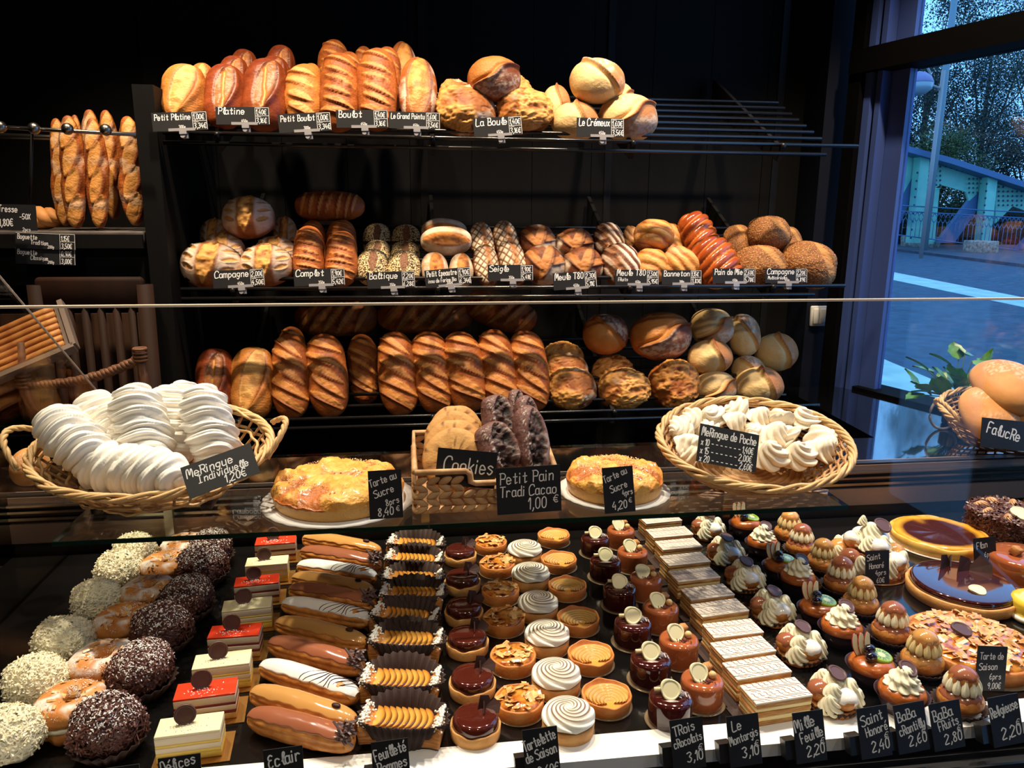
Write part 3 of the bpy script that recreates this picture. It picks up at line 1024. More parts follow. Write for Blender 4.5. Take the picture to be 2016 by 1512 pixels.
def bread_mesh(kind, seed):
    rng = np.random.default_rng(seed)
    s1 = seed * 7 + 1

    def n(V, sc, k=0, o=3):
        return fbm(V * sc + seed * 3.1, s1 + k, o)
    R_ = G_ = B_ = None
    if kind in ('batard', 'smallbatard', 'complet', 'longbatard'):
        W, H, L = (0.10, 0.085, 0.27)
        V, N, Fc, up = body(W, H, L, 2.6, 64, 72)
        ns = {'batard': 6, 'smallbatard': 4, 'complet': 7, 'longbatard': 5}[kind]
        an = R({'batard': 118, 'smallbatard': 122, 'complet': 108, 'longbatard': 133}[kind])
        it = []
        for i in range(ns):
            z = L * 0.42 * (1 - 2 * (i + 0.5) / ns)
            it.append((z + rng.normal() * 0.003, rng.normal() * 0.003, an + rng.normal() * 0.06, (0.044 if kind != 'longbatard' else 0.058) * rng.uniform(0.85, 1.1), {'batard': 0.0082, 'smallbatard': 0.013, 'complet': 0.0062, 'longbatard': 0.0095}[kind]))
        I, E, G = cuts(V, it)
        up2 = sst(0.05, 0.35, up)
        I, E, G = I * up2, E * up2, G * up2
        nz = n(V, 60)
        d = (n(V, 14, 5) - 0.5) * 0.012 + E * 0.008 - G * 0.005 + I * (0.001 + 0.006 * (nz - 0.5))
        R_, G_, B_ = I * (0.35 + 0.4 * nz) * (1.3 if kind == 'smallbatard' else 1.0), np.zeros(len(V)), np.clip(E * 0.25 + 0.6 * G + 2.6 * I * (1 - I) + 0.5 * sst(0.55, 0.8, n(V, 18, 9)) * (1 - I), 0, 1)
        m = 'gold' if kind != 'smallbatard' else 'light'
    elif kind in ('tin', 'smalltin', 'pointed'):
        W, H, L = (0.105, 0.09, 0.26)
        V, N, Fc, up = body(W, H, L, 3.0 if kind != 'pointed' else 1.9, 64, 64)
        wd = {'tin': 0.024, 'smalltin': 0.027, 'pointed': 0.034}[kind]
        I, E, G = cuts(V, [(0.005, 0.004, R(4 + rng.normal() * 4), L * 0.4 if kind == 'tin' else L * 0.46, wd)])
        up2 = sst(0.1, 0.4, up)
        I, E, G = I * up2, E * up2, G * up2
        nz = n(V, 45)
        crack = np.exp(-((V[:, 0] - 0.004 - 0.006 * (n(V * np.array([0, 0, 1]), 40, 3) - 0.5) * 2) / 0.0035) ** 2) * I
        d = (n(V, 12, 5) - 0.5) * 0.010 + E * 0.008 - I * 0.003 + I * 0.007 * (nz - 0.5) - (crack * 0.006 if kind == 'tin' else 0)
        R_ = I * (0.35 + 0.5 * sst(0.4, 0.6, nz)) if kind != 'tin' else np.clip(I * 0.30 + crack * 0.75, 0, 1)
        G_ = np.zeros(len(V)) if kind != 'pointed' else (1 - I) * sst(0.45, 0.6, n(V, 16, 4)) * 0.75 * (np.abs(V[:, 0]) > W * 0.3)
        B_ = np.clip(0.2 * E + 0.5 * G + 3.2 * I * (1 - I), 0, 1)
        m = {'tin': 'brown', 'smalltin': 'light', 'pointed': 'gold'}[kind]
    elif kind in ('boule', 'darkboule', 'meule'):
        W = L = 0.17
        H = 0.13
        V, N, Fc, up = body(W, H, L, 2.25, 72, 56)
        q = V + (n(V, 22, 2) - 0.5)[:, None] * 0.05
        rid = 1 - np.abs(2 * fbm(q * 20, s1 + 8, 4) - 1)
        wr = 1 - np.abs(2 * fbm(q * np.array([34, 34, 46]), s1 + 11, 4) - 1)
        reg = sst(0.42, 0.55, n(V, 11, 6)) * sst(0.1, 0.4, up)
        d = (n(V, 10, 5) - 0.5) * 0.016 + reg * ((wr - 0.6) * 0.012 + (1 - np.abs(2 * fbm(q * np.array([90, 60, 70]), s1 + 31, 3) - 1) - 0.6) * 0.007 + 0.003) + (rid > 0.93) * -0.002
        sm = (1 - reg)
        if kind == 'meule':
            I, E, G = cuts(V, [(0.0, 0.0, R(20), 0.08, 0.020), (0.01, -0.045, R(150), 0.06, 0.014), (0.0, 0.045, R(65), 0.055, 0.014)])
            d = (n(V, 12, 5) - 0.5) * 0.012 + E * 0.008 - G * 0.003 + I * 0.01 * (n(V, 50) - 0.5)
            R_ = I * 0.9
            G_ = (1 - I) * sst(0.5, 0.62, n(V, 16, 14)) * (0.5 + 0.4 * n(V, 90, 15)) * 0.9
            B_ = np.clip(0.5 * E + 0.3 * G, 0, 1)
            m = 'dark'
        else:
            R_ = reg * sst(0.55, 0.8, wr) * 0.8
            G_ = sm * sst(0.52, 0.62, n(V, 13, 14)) * sst(0.35, 0.6, n(V, 60, 15)) * 0.75
            B_ = np.clip(reg * sst(0.62, 0.35, wr) * 0.95 + 0.35 * sm * sst(0.4, 0.7, n(V, 9, 21)), 0, 1)
            m = 'rust' if kind == 'boule' else 'gold'
    elif kind in ('cream', 'splitboule'):
        W = L = 0.17
        H = 0.14
        V, N, Fc, up = body(W, H, L, 2.2, 72, 56)
        a = R(rng.uniform(-60, 60))
        e = V[:, 0] * math.cos(a) + V[:, 2] * math.sin(a) + 0.01 * np.sin(V[:, 2] * 40 + V[:, 0] * 25)
        cap = sst(0.0, 0.004, e - 0.008) * sst(0.15, 0.4, up)
        edge = np.exp(-((e - 0.012) / 0.006) ** 2) * sst(0.2, 0.5, up)
        trough = np.exp(-((e - 0.0) / 0.007) ** 2) * sst(0.2, 0.5, up)
        nz = n(V, 42)
        d = (n(V, 9, 5) - 0.5) * 0.014 + edge * 0.011 - trough * 0.007 + (1 - cap) * up * 0.004 * (nz - 0.5)
        fl = cap * sst(0.42, 0.58, n(V, 12, 14)) * (0.35 + 0.65 * sst(0.4, 0.6, n(V, 120, 15)))
        R_ = (1 - cap) * up * 0.6
        G_ = fl * 0.8
        B_ = np.clip(cap * 0.75 + edge * 0.5, 0, 1) * (1 - 0.5 * fl)
        m = 'pale' if kind == 'cream' else 'gold'
    elif kind == 'campagne':
        W = L = 0.18
        H = 0.13
        V, N, Fc, up = body(W, H, L, 2.2, 72, 56)
        it = [(0.0, 0.0, R(5), 0.085, 0.027)]
        lv = []
        for sg in (-1, 1):
            for k in range(3):
                lv.append((0.045 - k * 0.04, sg * (0.055 + 0.004 * (k == 1)), sg * R(52), 0.024, 0.0075))
        I, E, G = cuts(V, it)
        I2, E2, G2 = cuts(V, lv)
        up2 = sst(0.05, 0.3, up)
        I, I2, E, G, E2 = I * up2, I2 * up2, E * up2, G * up2, E2 * up2
        nz = n(V, 55)
        d = (n(V, 12, 5) - 0.5) * 0.01 + (E + G) * 0.005 + I * 0.014 * (nz - 0.5) + E2 * 0.004 - I2 * 0.003
        R_ = np.clip(I + 0.7 * I2, 0, 1) * (0.6 + 0.4 * nz)
        ring = sst(0.024, 0.036, np.abs(V[:, 0])) * sst(0.095, 0.07, np.abs(V[:, 0])) * up2
        G_ = np.clip(ring * (1 - I2) * (1 - I) * (0.35 + 0.75 * n(V, 70, 4)), 0, 0.85)
        B_ = np.clip(I * sst(0.55, 0.3, nz) * 0.6 + 2.2 * I * (1 - I) + 2.4 * I2 * (1 - I2), 0, 1)
        m = 'camp'
    elif kind in ('baltic', 'multi'):
        W, H, L = (0.10, 0.09, 0.14) if kind == 'baltic' else (0.16, 0.12, 0.17)
        V, N, Fc, up = body(W, H, L, 2.5, 96, 84)
        cell = vnoise(V * 300 + np.array([0, 0, 0]), s1 + 3)
        sd = sst(0.50, 0.60, cell)
        I, E, G = cuts(V, [(0.012, 0.0, R(3), 0.045, 0.013)] if kind == 'baltic' else [(0.0, 0.03, R(-35), 0.085, 0.016)])
        I = I * sst(0.3, 0.6, up)
        d = (n(V, 14, 5) - 0.5) * 0.012 + sd * 0.001 * (1 - I) + I * 0.004 * (n(V, 60) - 0.5) + E * 0.003
        R_ = I * 0.9
        G_ = np.zeros(len(V))
        B_ = 0.35 * sst(0.5, 0.7, n(V, 20, 9)) * (1 - I)
        m = 'seed' if kind == 'baltic' else 'multi'
    elif kind == 'spelt':
        W, H, L = 0.10, 0.09, 0.15
        V, N, Fc, up = body(W, H, L, 2.3, 64, 52)
        I, E, G = cuts(V, [(0.0, 0.004, R(3), 0.068, 0.025)])
        up2 = sst(0.1, 0.4, up)
        I, E, G = I * up2, E * up2, G * up2
        nz = n(V, 60)
        d = (n(V, 12, 5) - 0.5) * 0.008 + (E + G) * 0.005 + I * 0.01 * (nz - 0.5) - I * 0.002
        R_ = I
        G_ = np.zeros(len(V))
        B_ = np.clip(I * sst(0.5, 0.32, nz) * 0.7 + 0.5 * G + 0.45 * (1 - I) * sst(0.6, 0.7, n(V, 25, 7)), 0, 1)
        m = 'flour'
    elif kind in ('rye', 'fruit'):
        W, H, L = 0.095, 0.085, 0.19
        V, N, Fc, up = body(W, H, L, 2.3, 72, 72)
        nz = n(V, 50)
        wv = (n(V, 20, 2) - 0.5) * 0.012
        if kind == 'rye':
            a, b = V[:, 0] + V[:, 2] * 0.7 + wv, V[:, 0] - V[:, 2] * 0.7 + wv
            ln = np.maximum(np.exp(-((np.mod(a, 0.024) - 0.012) / 0.0028) ** 2), np.exp(-((np.mod(b, 0.024) - 0.012) / 0.0028) ** 2))
            spl = np.exp(-((V[:, 0] - 0.008 - wv * 0.8) / 0.013) ** 2)
            G_ = np.clip((1 - ln) * sst(0.25, 0.5, up) * (1 - spl) * 0.95, 0, 1)
            R_ = spl * 0.8 * up
            d = (n(V, 12, 5) - 0.5) * 0.01 - ln * 0.003 * up + spl * 0.012 * (nz - 0.5)
            B_ = np.clip(ln * 0.7 * (1 - spl) + spl * sst(0.5, 0.35, nz) * 0.6, 0, 1)
            m = 'rye'
        else:
            a = np.mod(V[:, 0] + V[:, 2] * 0.25 + wv, 0.021) - 0.0105
            st = sst(0.0065, 0.004, np.abs(a))
            spl = np.exp(-((V[:, 0] + 0.02 - wv) / 0.014) ** 2)
            G_ = st * sst(0.2, 0.4, up) * (1 - spl) * 0.95
            R_ = spl * up * 0.5
            d = (n(V, 12, 5) - 0.5) * 0.01 + st * 0.002 + spl * 0.014 * (nz - 0.5)
            B_ = np.clip((1 - st) * 0.5 + spl * sst(0.5, 0.3, nz), 0, 1) * 0.8
            m = 'dark'
    elif kind == 'banneton':
        W, H, L = 0.105, 0.085, 0.10
        V, N, Fc, up = body(W, H, L, 2.4, 64, 48)
        t_ = V[:, 0] * 0.6 + V[:, 2]
        fold = np.sin(t_ * 95 + 3 * n(V, 18, 2))
        d = (n(V, 15, 5) - 0.5) * 0.012 + 0.006 * np.abs(fold) * up
        R_ = sst(0.4, 0.9, np.abs(fold)) * up * 0.6
        G_ = sst(0.55, 0.7, n(V, 14, 6)) * 0.35 * up
        B_ = sst(0.3, 0.05, np.abs(fold)) * 0.6
        m = 'light'
    elif kind == 'milkloaf':
        W, H, L = 0.11, 0.095, 0.21
        V, N, Fc, up = body(W, H, L, 2.8, 64, 72)
        t_ = V[:, 2] - V[:, 0] * 0.45 + 0.18 * V[:, 0] ** 2 * 10
        fold = np.abs(np.sin(t_ * 3.1416 / 0.034))
        d = 0.009 * (fold ** 0.5 - 0.7) * sst(0, 0.3, up) + (n(V, 10, 5) - 0.5) * 0.006
        R_ = sst(0.35, 0.12, fold) * up * 0.75
        G_ = np.zeros(len(V))
        B_ = sst(0.8, 1.0, fold) * 0.25
        m = 'milk'
    elif kind == 'baguette':
        W, H, L = 0.07, 0.065, 0.36
        V, N, Fc, up = body(W, H, L, 2.3, 48, 84)
        V = V + np.stack([0.003 * np.sin(V[:, 2] * 22 + seed), 0 * V[:, 0], 0 * V[:, 0]], 1)
        it = [(L * 0.36 * (1 - 2 * i / 3), 0.002, R(14), 0.062, 0.0165) for i in range(4)]
        I, E, G = cuts(V, it)
        up2 = sst(0.1, 0.45, up)
        I, E, G = I * up2, E * up2, G * up2
        nz = n(V, 45)
        d = (n(V, 18, 5) - 0.5) * 0.012 + E * 0.006 - G * 0.003 + I * (0.003 + 0.006 * (nz - 0.5))
        R_, G_, B_ = I * 0.9, 0.3 * sst(0.55, 0.7, n(V, 20, 4)), np.clip(E * 0.6 + 0.3 * sst(0.5, 0.7, n(V, 12, 8)) * (1 - I), 0, 1)
        m = 'gold'
    elif kind == 'cacao':
        W, H, L = 0.062, 0.056, 0.125
        V, N, Fc, up = body(W, H, L, 2.5, 56, 52)
        I, E, G = cuts(V, [(-0.006, 0.006, R(5), 0.060, 0.016)])
        up2 = sst(0.05, 0.3, up)
        I, E, G = I * up2, E * up2, G * up2
        nz = n(V, 110)
        d = (n(V, 25, 5) - 0.5) * 0.009 + (E + G) * 0.003 + I * (0.014 * (nz - 0.5) - 0.006)
        chip = sst(0.72, 0.76, n(V, 55, 12)) * (1 - I)
        d += chip * 0.003
        R_ = I * 0.8
        G_ = np.clip((np.exp(-((V[:, 0] + 0.010) / 0.008) ** 2) * sst(0.62, 0.8, vnoise(V * 600, s1)) + 0.5 * E * (nz > 0.5)) * up, 0, 0.7)
        B_ = np.clip(chip + I * sst(0.5, 0.35, nz), 0, 1)
        m = 'cacao'
    elif kind == 'soft':
        W = L = 0.14
        H = 0.075
        V, N, Fc, up = body(W, H, L, 2.3, 56, 40, 0.8)
        d = (n(V, 9, 5) - 0.5) * 0.008
        R_ = sst(0.5, 0.1, up) * 0.35
        G_ = sst(0.5, 0.75, up) * sst(0.45, 0.6, n(V, 16, 3)) * sst(0.5, 0.7, vnoise(V * 500, s1)) * 0.4
        B_ = sst(0.4, 0.65, n(V, 8, 9)) * 0.25
        m = 'soft'
    V = V + N * d[:, None]
    me = mesh(kind, V, Fc, CR[m], True, np.stack([R_, G_, B_], 1))
    return me, (W, H, L)


BM = {}


def bget(kind, var):
    k = (kind, var)
    if k not in BM:
        BM[k] = bread_mesh(kind, 11 + var * 13 + len(kind))
    return BM[k]


NAMES = {'batard': 'split_loaf', 'smallbatard': 'split_loaf', 'complet': 'wholemeal_loaf', 'longbatard': 'long_split_loaf', 'tin': 'tin_loaf', 'smalltin': 'tin_loaf',
         'pointed': 'pointed_loaf', 'boule': 'round_loaf', 'darkboule': 'round_loaf', 'meule': 'round_loaf', 'cream': 'cream_loaf', 'splitboule': 'round_loaf',
         'campagne': 'country_loaf', 'baltic': 'seeded_loaf', 'multi': 'multigrain_loaf', 'spelt': 'spelt_loaf', 'rye': 'rye_loaf', 'fruit': 'fruit_loaf',
         'banneton': 'twisted_loaf', 'milkloaf': 'sandwich_loaf', 'baguette': 'baguette'}
ROWY = {1: 2.285, 2: 2.395, 3: 2.49, 4: 2.58}
_bc = [0]


def loaf(kind, x0, y0, x1, y1, row, label, lean=28, rot=0, flat=False, group=None, Y=None, yaw=0, thick=0.82):
    _bc[0] += 1
    me, (W, H, L) = bget(kind, _bc[0] % 3 if kind in ('boule', 'batard', 'longbatard', 'cream', 'campagne') else _bc[0] % 2)
    Y = Y or ROWY[row]
    c = onY((x0 + x1) / 2, (y0 + y1) / 2, Y)
    k = depth(c) / F
    wi, hi = (x1 - x0) * k, (y1 - y0) * k
    a = R(lean)
    if flat:            # loaf lying crosswise on top of others
        Lr, Wr = wi, hi
        Hr = hi * 0.9
        rot = rot + 90
    else:
        Wr = wi
        Hr = wi * thick
        va = a - R(6)
        Lr = max((hi - Hr * 0.5 * math.sin(va)) / math.cos(va), 0.78 * wi if W == L else 0.6 * wi)
    o = obj(NAMES[kind], me)
    M = Matrix.Rotation(R(yaw), 3, 'Z') @ Matrix.Rotation(-a, 3, 'X') @ Matrix.Rotation(R(rot), 3, 'Y')
    o.rotation_euler = M.to_euler()
    o.location = c
    o.scale = (Wr / W, Hr / H, Lr / L)
    tag(o, label, 'bread', group)
    return o


GA, GB, GC = 'loaves on the top shelf', 'loaves on the middle shelf', 'loaves on the bottom shelf'
T = 'on the top shelf'
for a in (
    ('smalltin', 320, 125, 405, 256, 1, 'pale golden loaf at the left end of the top shelf, wide single cut'),
    ('tin', 404, 123, 483, 262, 1, 'smooth brown tin loaf with one oval cut, second loaf from the left, top shelf'),
    ('tin', 480, 112, 566, 265, 1, 'reddish brown tin loaf, third loaf from the left in front on the top shelf'),
    ('smallbatard', 561, 120, 634, 262, 1, 'pale yellow loaf with rough diagonal cuts, fourth in front on the top shelf'),
    ('batard', 630, 98, 708, 268, 1, 'golden loaf with diagonal cuts, left of the two tallest on the top shelf'),
    ('batard', 702, 86, 782, 268, 1, 'golden loaf with diagonal cuts, right of the two tallest on the top shelf'),
    ('pointed', 784, 102, 859, 262, 1, 'pointed loaf with floury edge and long cut beside the top round loaves'),
    ('smalltin', 372, 120, 420, 240, 2, 'shaded loaf peeping between the two leftmost loaves of the top shelf'),
    ('tin', 428, 106, 490, 240, 2, 'brown tin loaf directly behind the second loaf of the top shelf'),
    ('tin', 508, 106, 572, 240, 2, 'brown tin loaf directly behind the third loaf of the top shelf'),
    ('batard', 662, 96, 714, 240, 2, 'loaf hidden behind the left tall diagonal-cut loaf, top shelf'),
    ('smallbatard', 588, 119, 634, 240, 2, 'loaf hidden behind the pale yellow rough-cut loaf, top shelf'),
    ('batard', 736, 84, 790, 240, 2, 'loaf hidden behind the right tall diagonal-cut loaf, top shelf'),
    ('tin', 452, 92, 508, 230, 3, 'dark loaf top at the very back above the second loaf, top shelf'),
    ('tin', 522, 84, 582, 230, 3, 'dark loaf top at the very back above the third loaf, top shelf'),
    ('batard', 626, 70, 688, 230, 3, 'high dark loaf at the back, above the pale yellow loaf, top shelf'),
    ('batard', 696, 85, 738, 230, 3, 'small visible loaf end at the back between the two tall loaves, top shelf'),
    ('pointed', 762, 71, 822, 230, 3, 'floury pointed loaf at the back, highest on the top shelf'),
):
    loaf(*a, group=GA)
for a in (
    ('boule', 856, 172, 976, 272, 1, 'round rustic loaf with crackled crust, front left of the round pile on the top shelf'),
    ('boule', 976, 178, 1085, 270, 1, 'round crackled loaf, front right of the rustic pile on the top shelf'),
    ('splitboule', 920, 110, 1024, 204, 1, 'round reddish loaf with floury patch, on top of the crackled pile'),
    ('boule', 862, 156, 935, 250, 2, 'round loaf just showing behind the front left crackled loaf, top shelf'),
    ('boule', 990, 150, 1048, 240, 2, 'round loaf just showing behind the crackled pile on its right side, top shelf'),
    ('cream', 1084, 203, 1180, 276, 1, 'small creamy round loaf, front left of the pale pile on the top shelf'),
    ('cream', 1178, 192, 1294, 276, 1, 'creamy round loaf with brown floury cap, front right of the pale pile'),
    ('cream', 1119, 122, 1229, 204, 1, 'creamy round loaf crowning the pale pile at the right of the top shelf'),
    ('cream', 1067, 164, 1124, 250, 2, 'creamy loaf in shade behind the pale pile on its left, top shelf'),
    ('cream', 1190, 160, 1250, 240, 2, 'creamy loaf in shade behind the pale pile on its right, top shelf'),
):
    loaf(*a, lean=22, group=GA, thick=0.8)

M_ = 'middle shelf'
for a, kw in (
    (('campagne', 357, 484, 480, 566, 1, 'floury country loaf with broad yellow split, at the left end of the middle shelf'), {'rot': 8}),
    (('campagne', 473, 480, 578, 566, 1, 'country loaf with white leaf cuts on both sides, second on the middle shelf'), {}),
    (('campagne', 400, 456, 482, 540, 2, 'country loaf with pale stripes behind the leftmost loaf, middle shelf'), {}),
    (('campagne', 500, 461, 585, 545, 2, 'country loaf with pale stripes behind the leaf-cut loaf, middle shelf'), {}),
    (('campagne', 438, 388, 542, 472, 2, 'shaded country loaf crowning the leftmost pile, middle shelf'), {'Y': 2.41}),
    (('campagne', 536, 424, 585, 505, 3, 'dark country loaf at the back, left of the wholemeal loaves'), {}),
    (('campagne', 394, 426, 450, 505, 3, 'dark country loaf at the back of the leftmost pile, barely lit'), {}),
    (('complet', 577, 440, 639, 566, 1, 'wholemeal loaf with many slanted cuts, left of the front pair, middle shelf'), {}),
    (('complet', 640, 450, 704, 570, 1, 'wholemeal loaf with many slanted cuts, right of the front pair, middle shelf'), {}),
    (('complet', 590, 430, 642, 540, 2, 'wholemeal loaf behind the left one of the front pair, middle shelf'), {}),
    (('complet', 642, 428, 702, 540, 2, 'wholemeal loaf behind the right one of the front pair, middle shelf'), {}),
    (('complet', 581, 376, 718, 436, 2, 'large shaded loaf lying crosswise on the wholemeal loaves'), {'flat': True, 'Y': 2.46, 'lean': 15}),
    (('baltic', 704, 490, 766, 567, 1, 'sesame-crusted small loaf, left one of the front pair'), {}),
    (('baltic', 763, 490, 828, 567, 1, 'sesame-crusted small loaf, right one of the front pair'), {}),
    (('baltic', 718, 472, 770, 530, 2, 'sesame-crusted loaf close behind the left front seeded loaf'), {}),
    (('baltic', 770, 472, 826, 530, 2, 'sesame-crusted loaf close behind the right front seeded loaf'), {}),
    (('baltic', 716, 439, 770, 510, 3, 'sesame-crusted loaf at the back left of the seeded group'), {}),
    (('baltic', 772, 439, 828, 510, 3, 'sesame-crusted loaf at the back right of the seeded group'), {}),
    (('spelt', 830, 494, 882, 568, 1, 'white floury loaf with orange split, left one of the front pair'), {'rot': -4}),
    (('spelt', 884, 496, 932, 568, 1, 'white floury loaf with orange split, right one of the front pair'), {}),
    (('spelt', 828, 446, 929, 503, 1, 'large floury split loaf lying crosswise on the two white ones'), {'flat': True, 'Y': 2.34, 'lean': 20}),
    (('spelt', 830, 430, 920, 480, 2, 'large floury split loaf lying crosswise at the back of the white pair'), {'flat': True, 'Y': 2.43, 'lean': 20}),
    (('rye', 932, 478, 984, 567, 1, 'rye loaf with lattice of flour, left one of the front pair'), {'rot': -5}),
    (('rye', 982, 466, 1036, 567, 1, 'rye loaf with lattice of flour, right one of the front pair'), {'rot': -8}),
    (('rye', 925, 434, 974, 520, 2, 'lattice-floured rye loaf in shade behind, left one'), {'rot': -6}),
    (('rye', 972, 431, 1022, 520, 2, 'lattice-floured rye loaf in shade behind, right one'), {'rot': -8}),
    (('meule', 1030, 478, 1112, 566, 1, 'round dark crusted loaf, front one right of the rye loaves'), {'lean': 24}),
    (('meule', 1107, 483, 1188, 566, 1, 'round dark crusted loaf, second front one right of the rye loaves'), {'lean': 24}),
    (('meule', 1022, 439, 1094, 515, 2, 'shaded round dark loaf behind, left one of two'), {'lean': 24}),
    (('meule', 1092, 446, 1170, 520, 2, 'shaded round dark loaf behind, right one of two'), {'lean': 24}),
    (('fruit', 1184, 475, 1260, 570, 1, 'dark loaf with white floury stripes, front one'), {'rot': -12}),
    (('fruit', 1168, 436, 1228, 510, 2, 'dark loaf with white floury stripes, shaded one behind'), {'rot': -10}),
    (('fruit', 1200, 455, 1246, 530, 3, 'dark striped loaf squeezed behind the front striped loaf'), {'rot': -10}),
    (('banneton', 1244, 488, 1318, 560, 1, 'small yellow twisted loaf, front left of its pile'), {'lean': 22}),
    (('banneton', 1300, 486, 1374, 560, 1, 'small yellow twisted loaf with flour, front right of its pile'), {'lean': 22, 'rot': 25}),
    (('banneton', 1245, 431, 1328, 497, 1, 'small golden folded loaf on top of the twisted pile'), {'lean': 18, 'Y': 2.34}),
    (('banneton', 1226, 444, 1262, 520, 2, 'small twisted loaf behind its pile, left one'), {'Y': 2.41}),
    (('banneton', 1300, 437, 1345, 520, 2, 'small twisted loaf behind its pile, right one'), {'Y': 2.41}),
    (('milkloaf', 1362, 462, 1452, 574, 1, 'shiny orange sandwich loaf with ribbed crust, front one'), {'rot': -22}),
    (('milkloaf', 1339, 414, 1412, 520, 2, 'shiny orange ribbed sandwich loaf, the one behind'), {'rot': -18}),
    (('multi', 1440, 481, 1548, 568, 1, 'round multigrain loaf, front left of the seeded pile at the right end'), {'lean': 22}),
    (('multi', 1535, 474, 1646, 570, 1, 'round multigrain loaf with a pale crack, rightmost on the middle shelf'), {'lean': 22, 'rot': 20}),
    (('multi', 1471, 424, 1556, 498, 1, 'dark round multigrain loaf on top of the seeded pile'), {'lean': 18, 'Y': 2.35}),
    (('multi', 1424, 440, 1482, 515, 2, 'multigrain loaf behind the seeded pile, left one'), {}),
    (('multi', 1530, 444, 1580, 515, 2, 'multigrain loaf behind the seeded pile, right one'), {}),
):
    loaf(*a, group=GB, **kw)

for a, kw in (
    (('tin', 386, 684, 460, 826, 1, 'dark brown tin loaf at the left end of the bottom shelf'), {}),
    (('smalltin', 456, 682, 540, 828, 1, 'orange loaf with one broad cut, second on the bottom shelf'), {}),
    (('longbatard', 535, 655, 610, 826, 1, 'long loaf with slanted cuts, third on the bottom shelf'), {'rot': -3}),
    (('longbatard', 604, 655, 684, 824, 1, 'long loaf with slanted cuts, fourth on the bottom shelf'), {'rot': -6}),
    (('longbatard', 684, 655, 748, 796, 2, 'long loaf set back in shade, in the gap of the bottom shelf row'), {'rot': -4}),
    (('longbatard', 744, 650, 822, 820, 1, 'long slanted-cut loaf just right of the gap, bottom shelf'), {'rot': -4}),
    (('longbatard', 811, 650, 890, 816, 1, 'long slanted-cut loaf behind the cookies, second right of the gap'), {'rot': -6}),
    (('longbatard', 871, 648, 958, 814, 1, 'long slanted-cut loaf third right of the gap, bottom shelf'), {'rot': -8}),
    (('longbatard', 942, 645, 1018, 812, 1, 'long slanted-cut loaf fourth right of the gap, behind the chocolate breads'), {'rot': -6}),
    (('longbatard', 1003, 648, 1080, 812, 1, 'long slanted-cut loaf beside the round loaves, bottom shelf'), {'rot': -4}),
    (('longbatard', 545, 640, 602, 760, 2, 'loaf tip behind the third loaf of the bottom shelf'), {}),
    (('longbatard', 744, 588, 932, 656, 3, 'long dark loaf lying crosswise at the back of the bottom shelf, middle one'), {'flat': True, 'Y': 2.55, 'lean': 10}),
    (('longbatard', 582, 590, 742, 662, 3, 'long dark loaf lying crosswise at the back of the bottom shelf, left one'), {'flat': True, 'Y': 2.55, 'lean': 10}),
    (('longbatard', 915, 578, 1060, 650, 3, 'long dark loaf lying crosswise at the back, right one, drooping'), {'flat': True, 'Y': 2.53, 'lean': 10, 'rot': 18}),
):
    loaf(*a, group=GC, **kw)
for a, kw in (
    (('boule', 1076, 720, 1174, 811, 1, 'round crackled loaf, left one of the front three on the bottom shelf'), {}),
    (('boule', 1174, 726, 1276, 810, 1, 'round crackled loaf, middle one of the front three on the bottom shelf'), {}),
    (('darkboule', 1274, 708, 1374, 809, 1, 'darker round wrinkled loaf, right one of the front three, bottom shelf'), {}),
    (('boule', 1068, 695, 1158, 765, 1, 'round loaf wedged upright behind the left front round loaf, bottom shelf'), {'Y': 2.36}),
    (('boule', 1064, 672, 1146, 745, 2, 'round loaf furthest back in the left stack of round loaves, bottom shelf'), {'Y': 2.45}),
    (('boule', 1162, 697, 1246, 770, 2, 'round loaf behind the middle front round loaf, bottom shelf'), {}),
    (('splitboule', 1146, 614, 1238, 702, 1, 'round brown loaf on top of the middle stack, bottom shelf'), {'Y': 2.38}),
    (('splitboule', 1238, 612, 1360, 712, 1, 'large dark loaf on top of the right stack, bottom shelf'), {'Y': 2.36}),
    (('cream', 1352, 668, 1442, 738, 1, 'creamy pale loaf lying in the middle of the pale stack, bottom shelf'), {'Y': 2.33}),
    (('cream', 1358, 604, 1444, 686, 2, 'creamy pale loaf crowning the pale stack, bottom shelf'), {'Y': 2.42}),
    (('cream', 1432, 616, 1496, 706, 2, 'creamy pale loaf upright right of the crowning loaf, bottom shelf'), {'Y': 2.43}),
    (('cream', 1484, 652, 1570, 734, 2, 'creamy pale loaf at the far right end of the bottom shelf'), {'Y': 2.43}),
    (('cream', 1366, 728, 1450, 800, 1, 'floury pale loaf right behind the oval basket, front left of the pale stack'), {}),
    (('cream', 1438, 698, 1506, 770, 2, 'pale loaf behind the front pair of the pale stack, bottom shelf'), {'Y': 2.37}),
    (('cream', 1444, 720, 1542, 800, 1, 'floury pale loaf behind the oval basket, front right of the pale stack'), {}),
):
    loaf(*a, group=GC, **{**{'lean': 22}, **kw})

for i, (x0, y0, x1, y1, Y, lb) in enumerate((
    (121, 233, 168, 446, 2.26, 'standing baguette with knob of the rail before it, front left one'),
    (102, 236, 138, 442, 2.31, 'thin standing baguette at the left edge of the bunch'),
    (170, 238, 212, 446, 2.26, 'standing baguette with pale split, in the middle of the bunch'),
    (236, 232, 284, 442, 2.28, 'standing baguette beside the black side panel'),
    (165, 221, 206, 430, 2.36, 'tall baguette behind the middle of the bunch, left one'),
    (198, 220, 236, 430, 2.35, 'tall baguette behind the middle of the bunch, right one'),
    (142, 231, 170, 430, 2.37, 'baguette tip behind the two left baguettes'))):
    loaf('baguette', x0, y0, x1, y1, 1, lb, lean=5, group='standing baguettes', Y=Y)

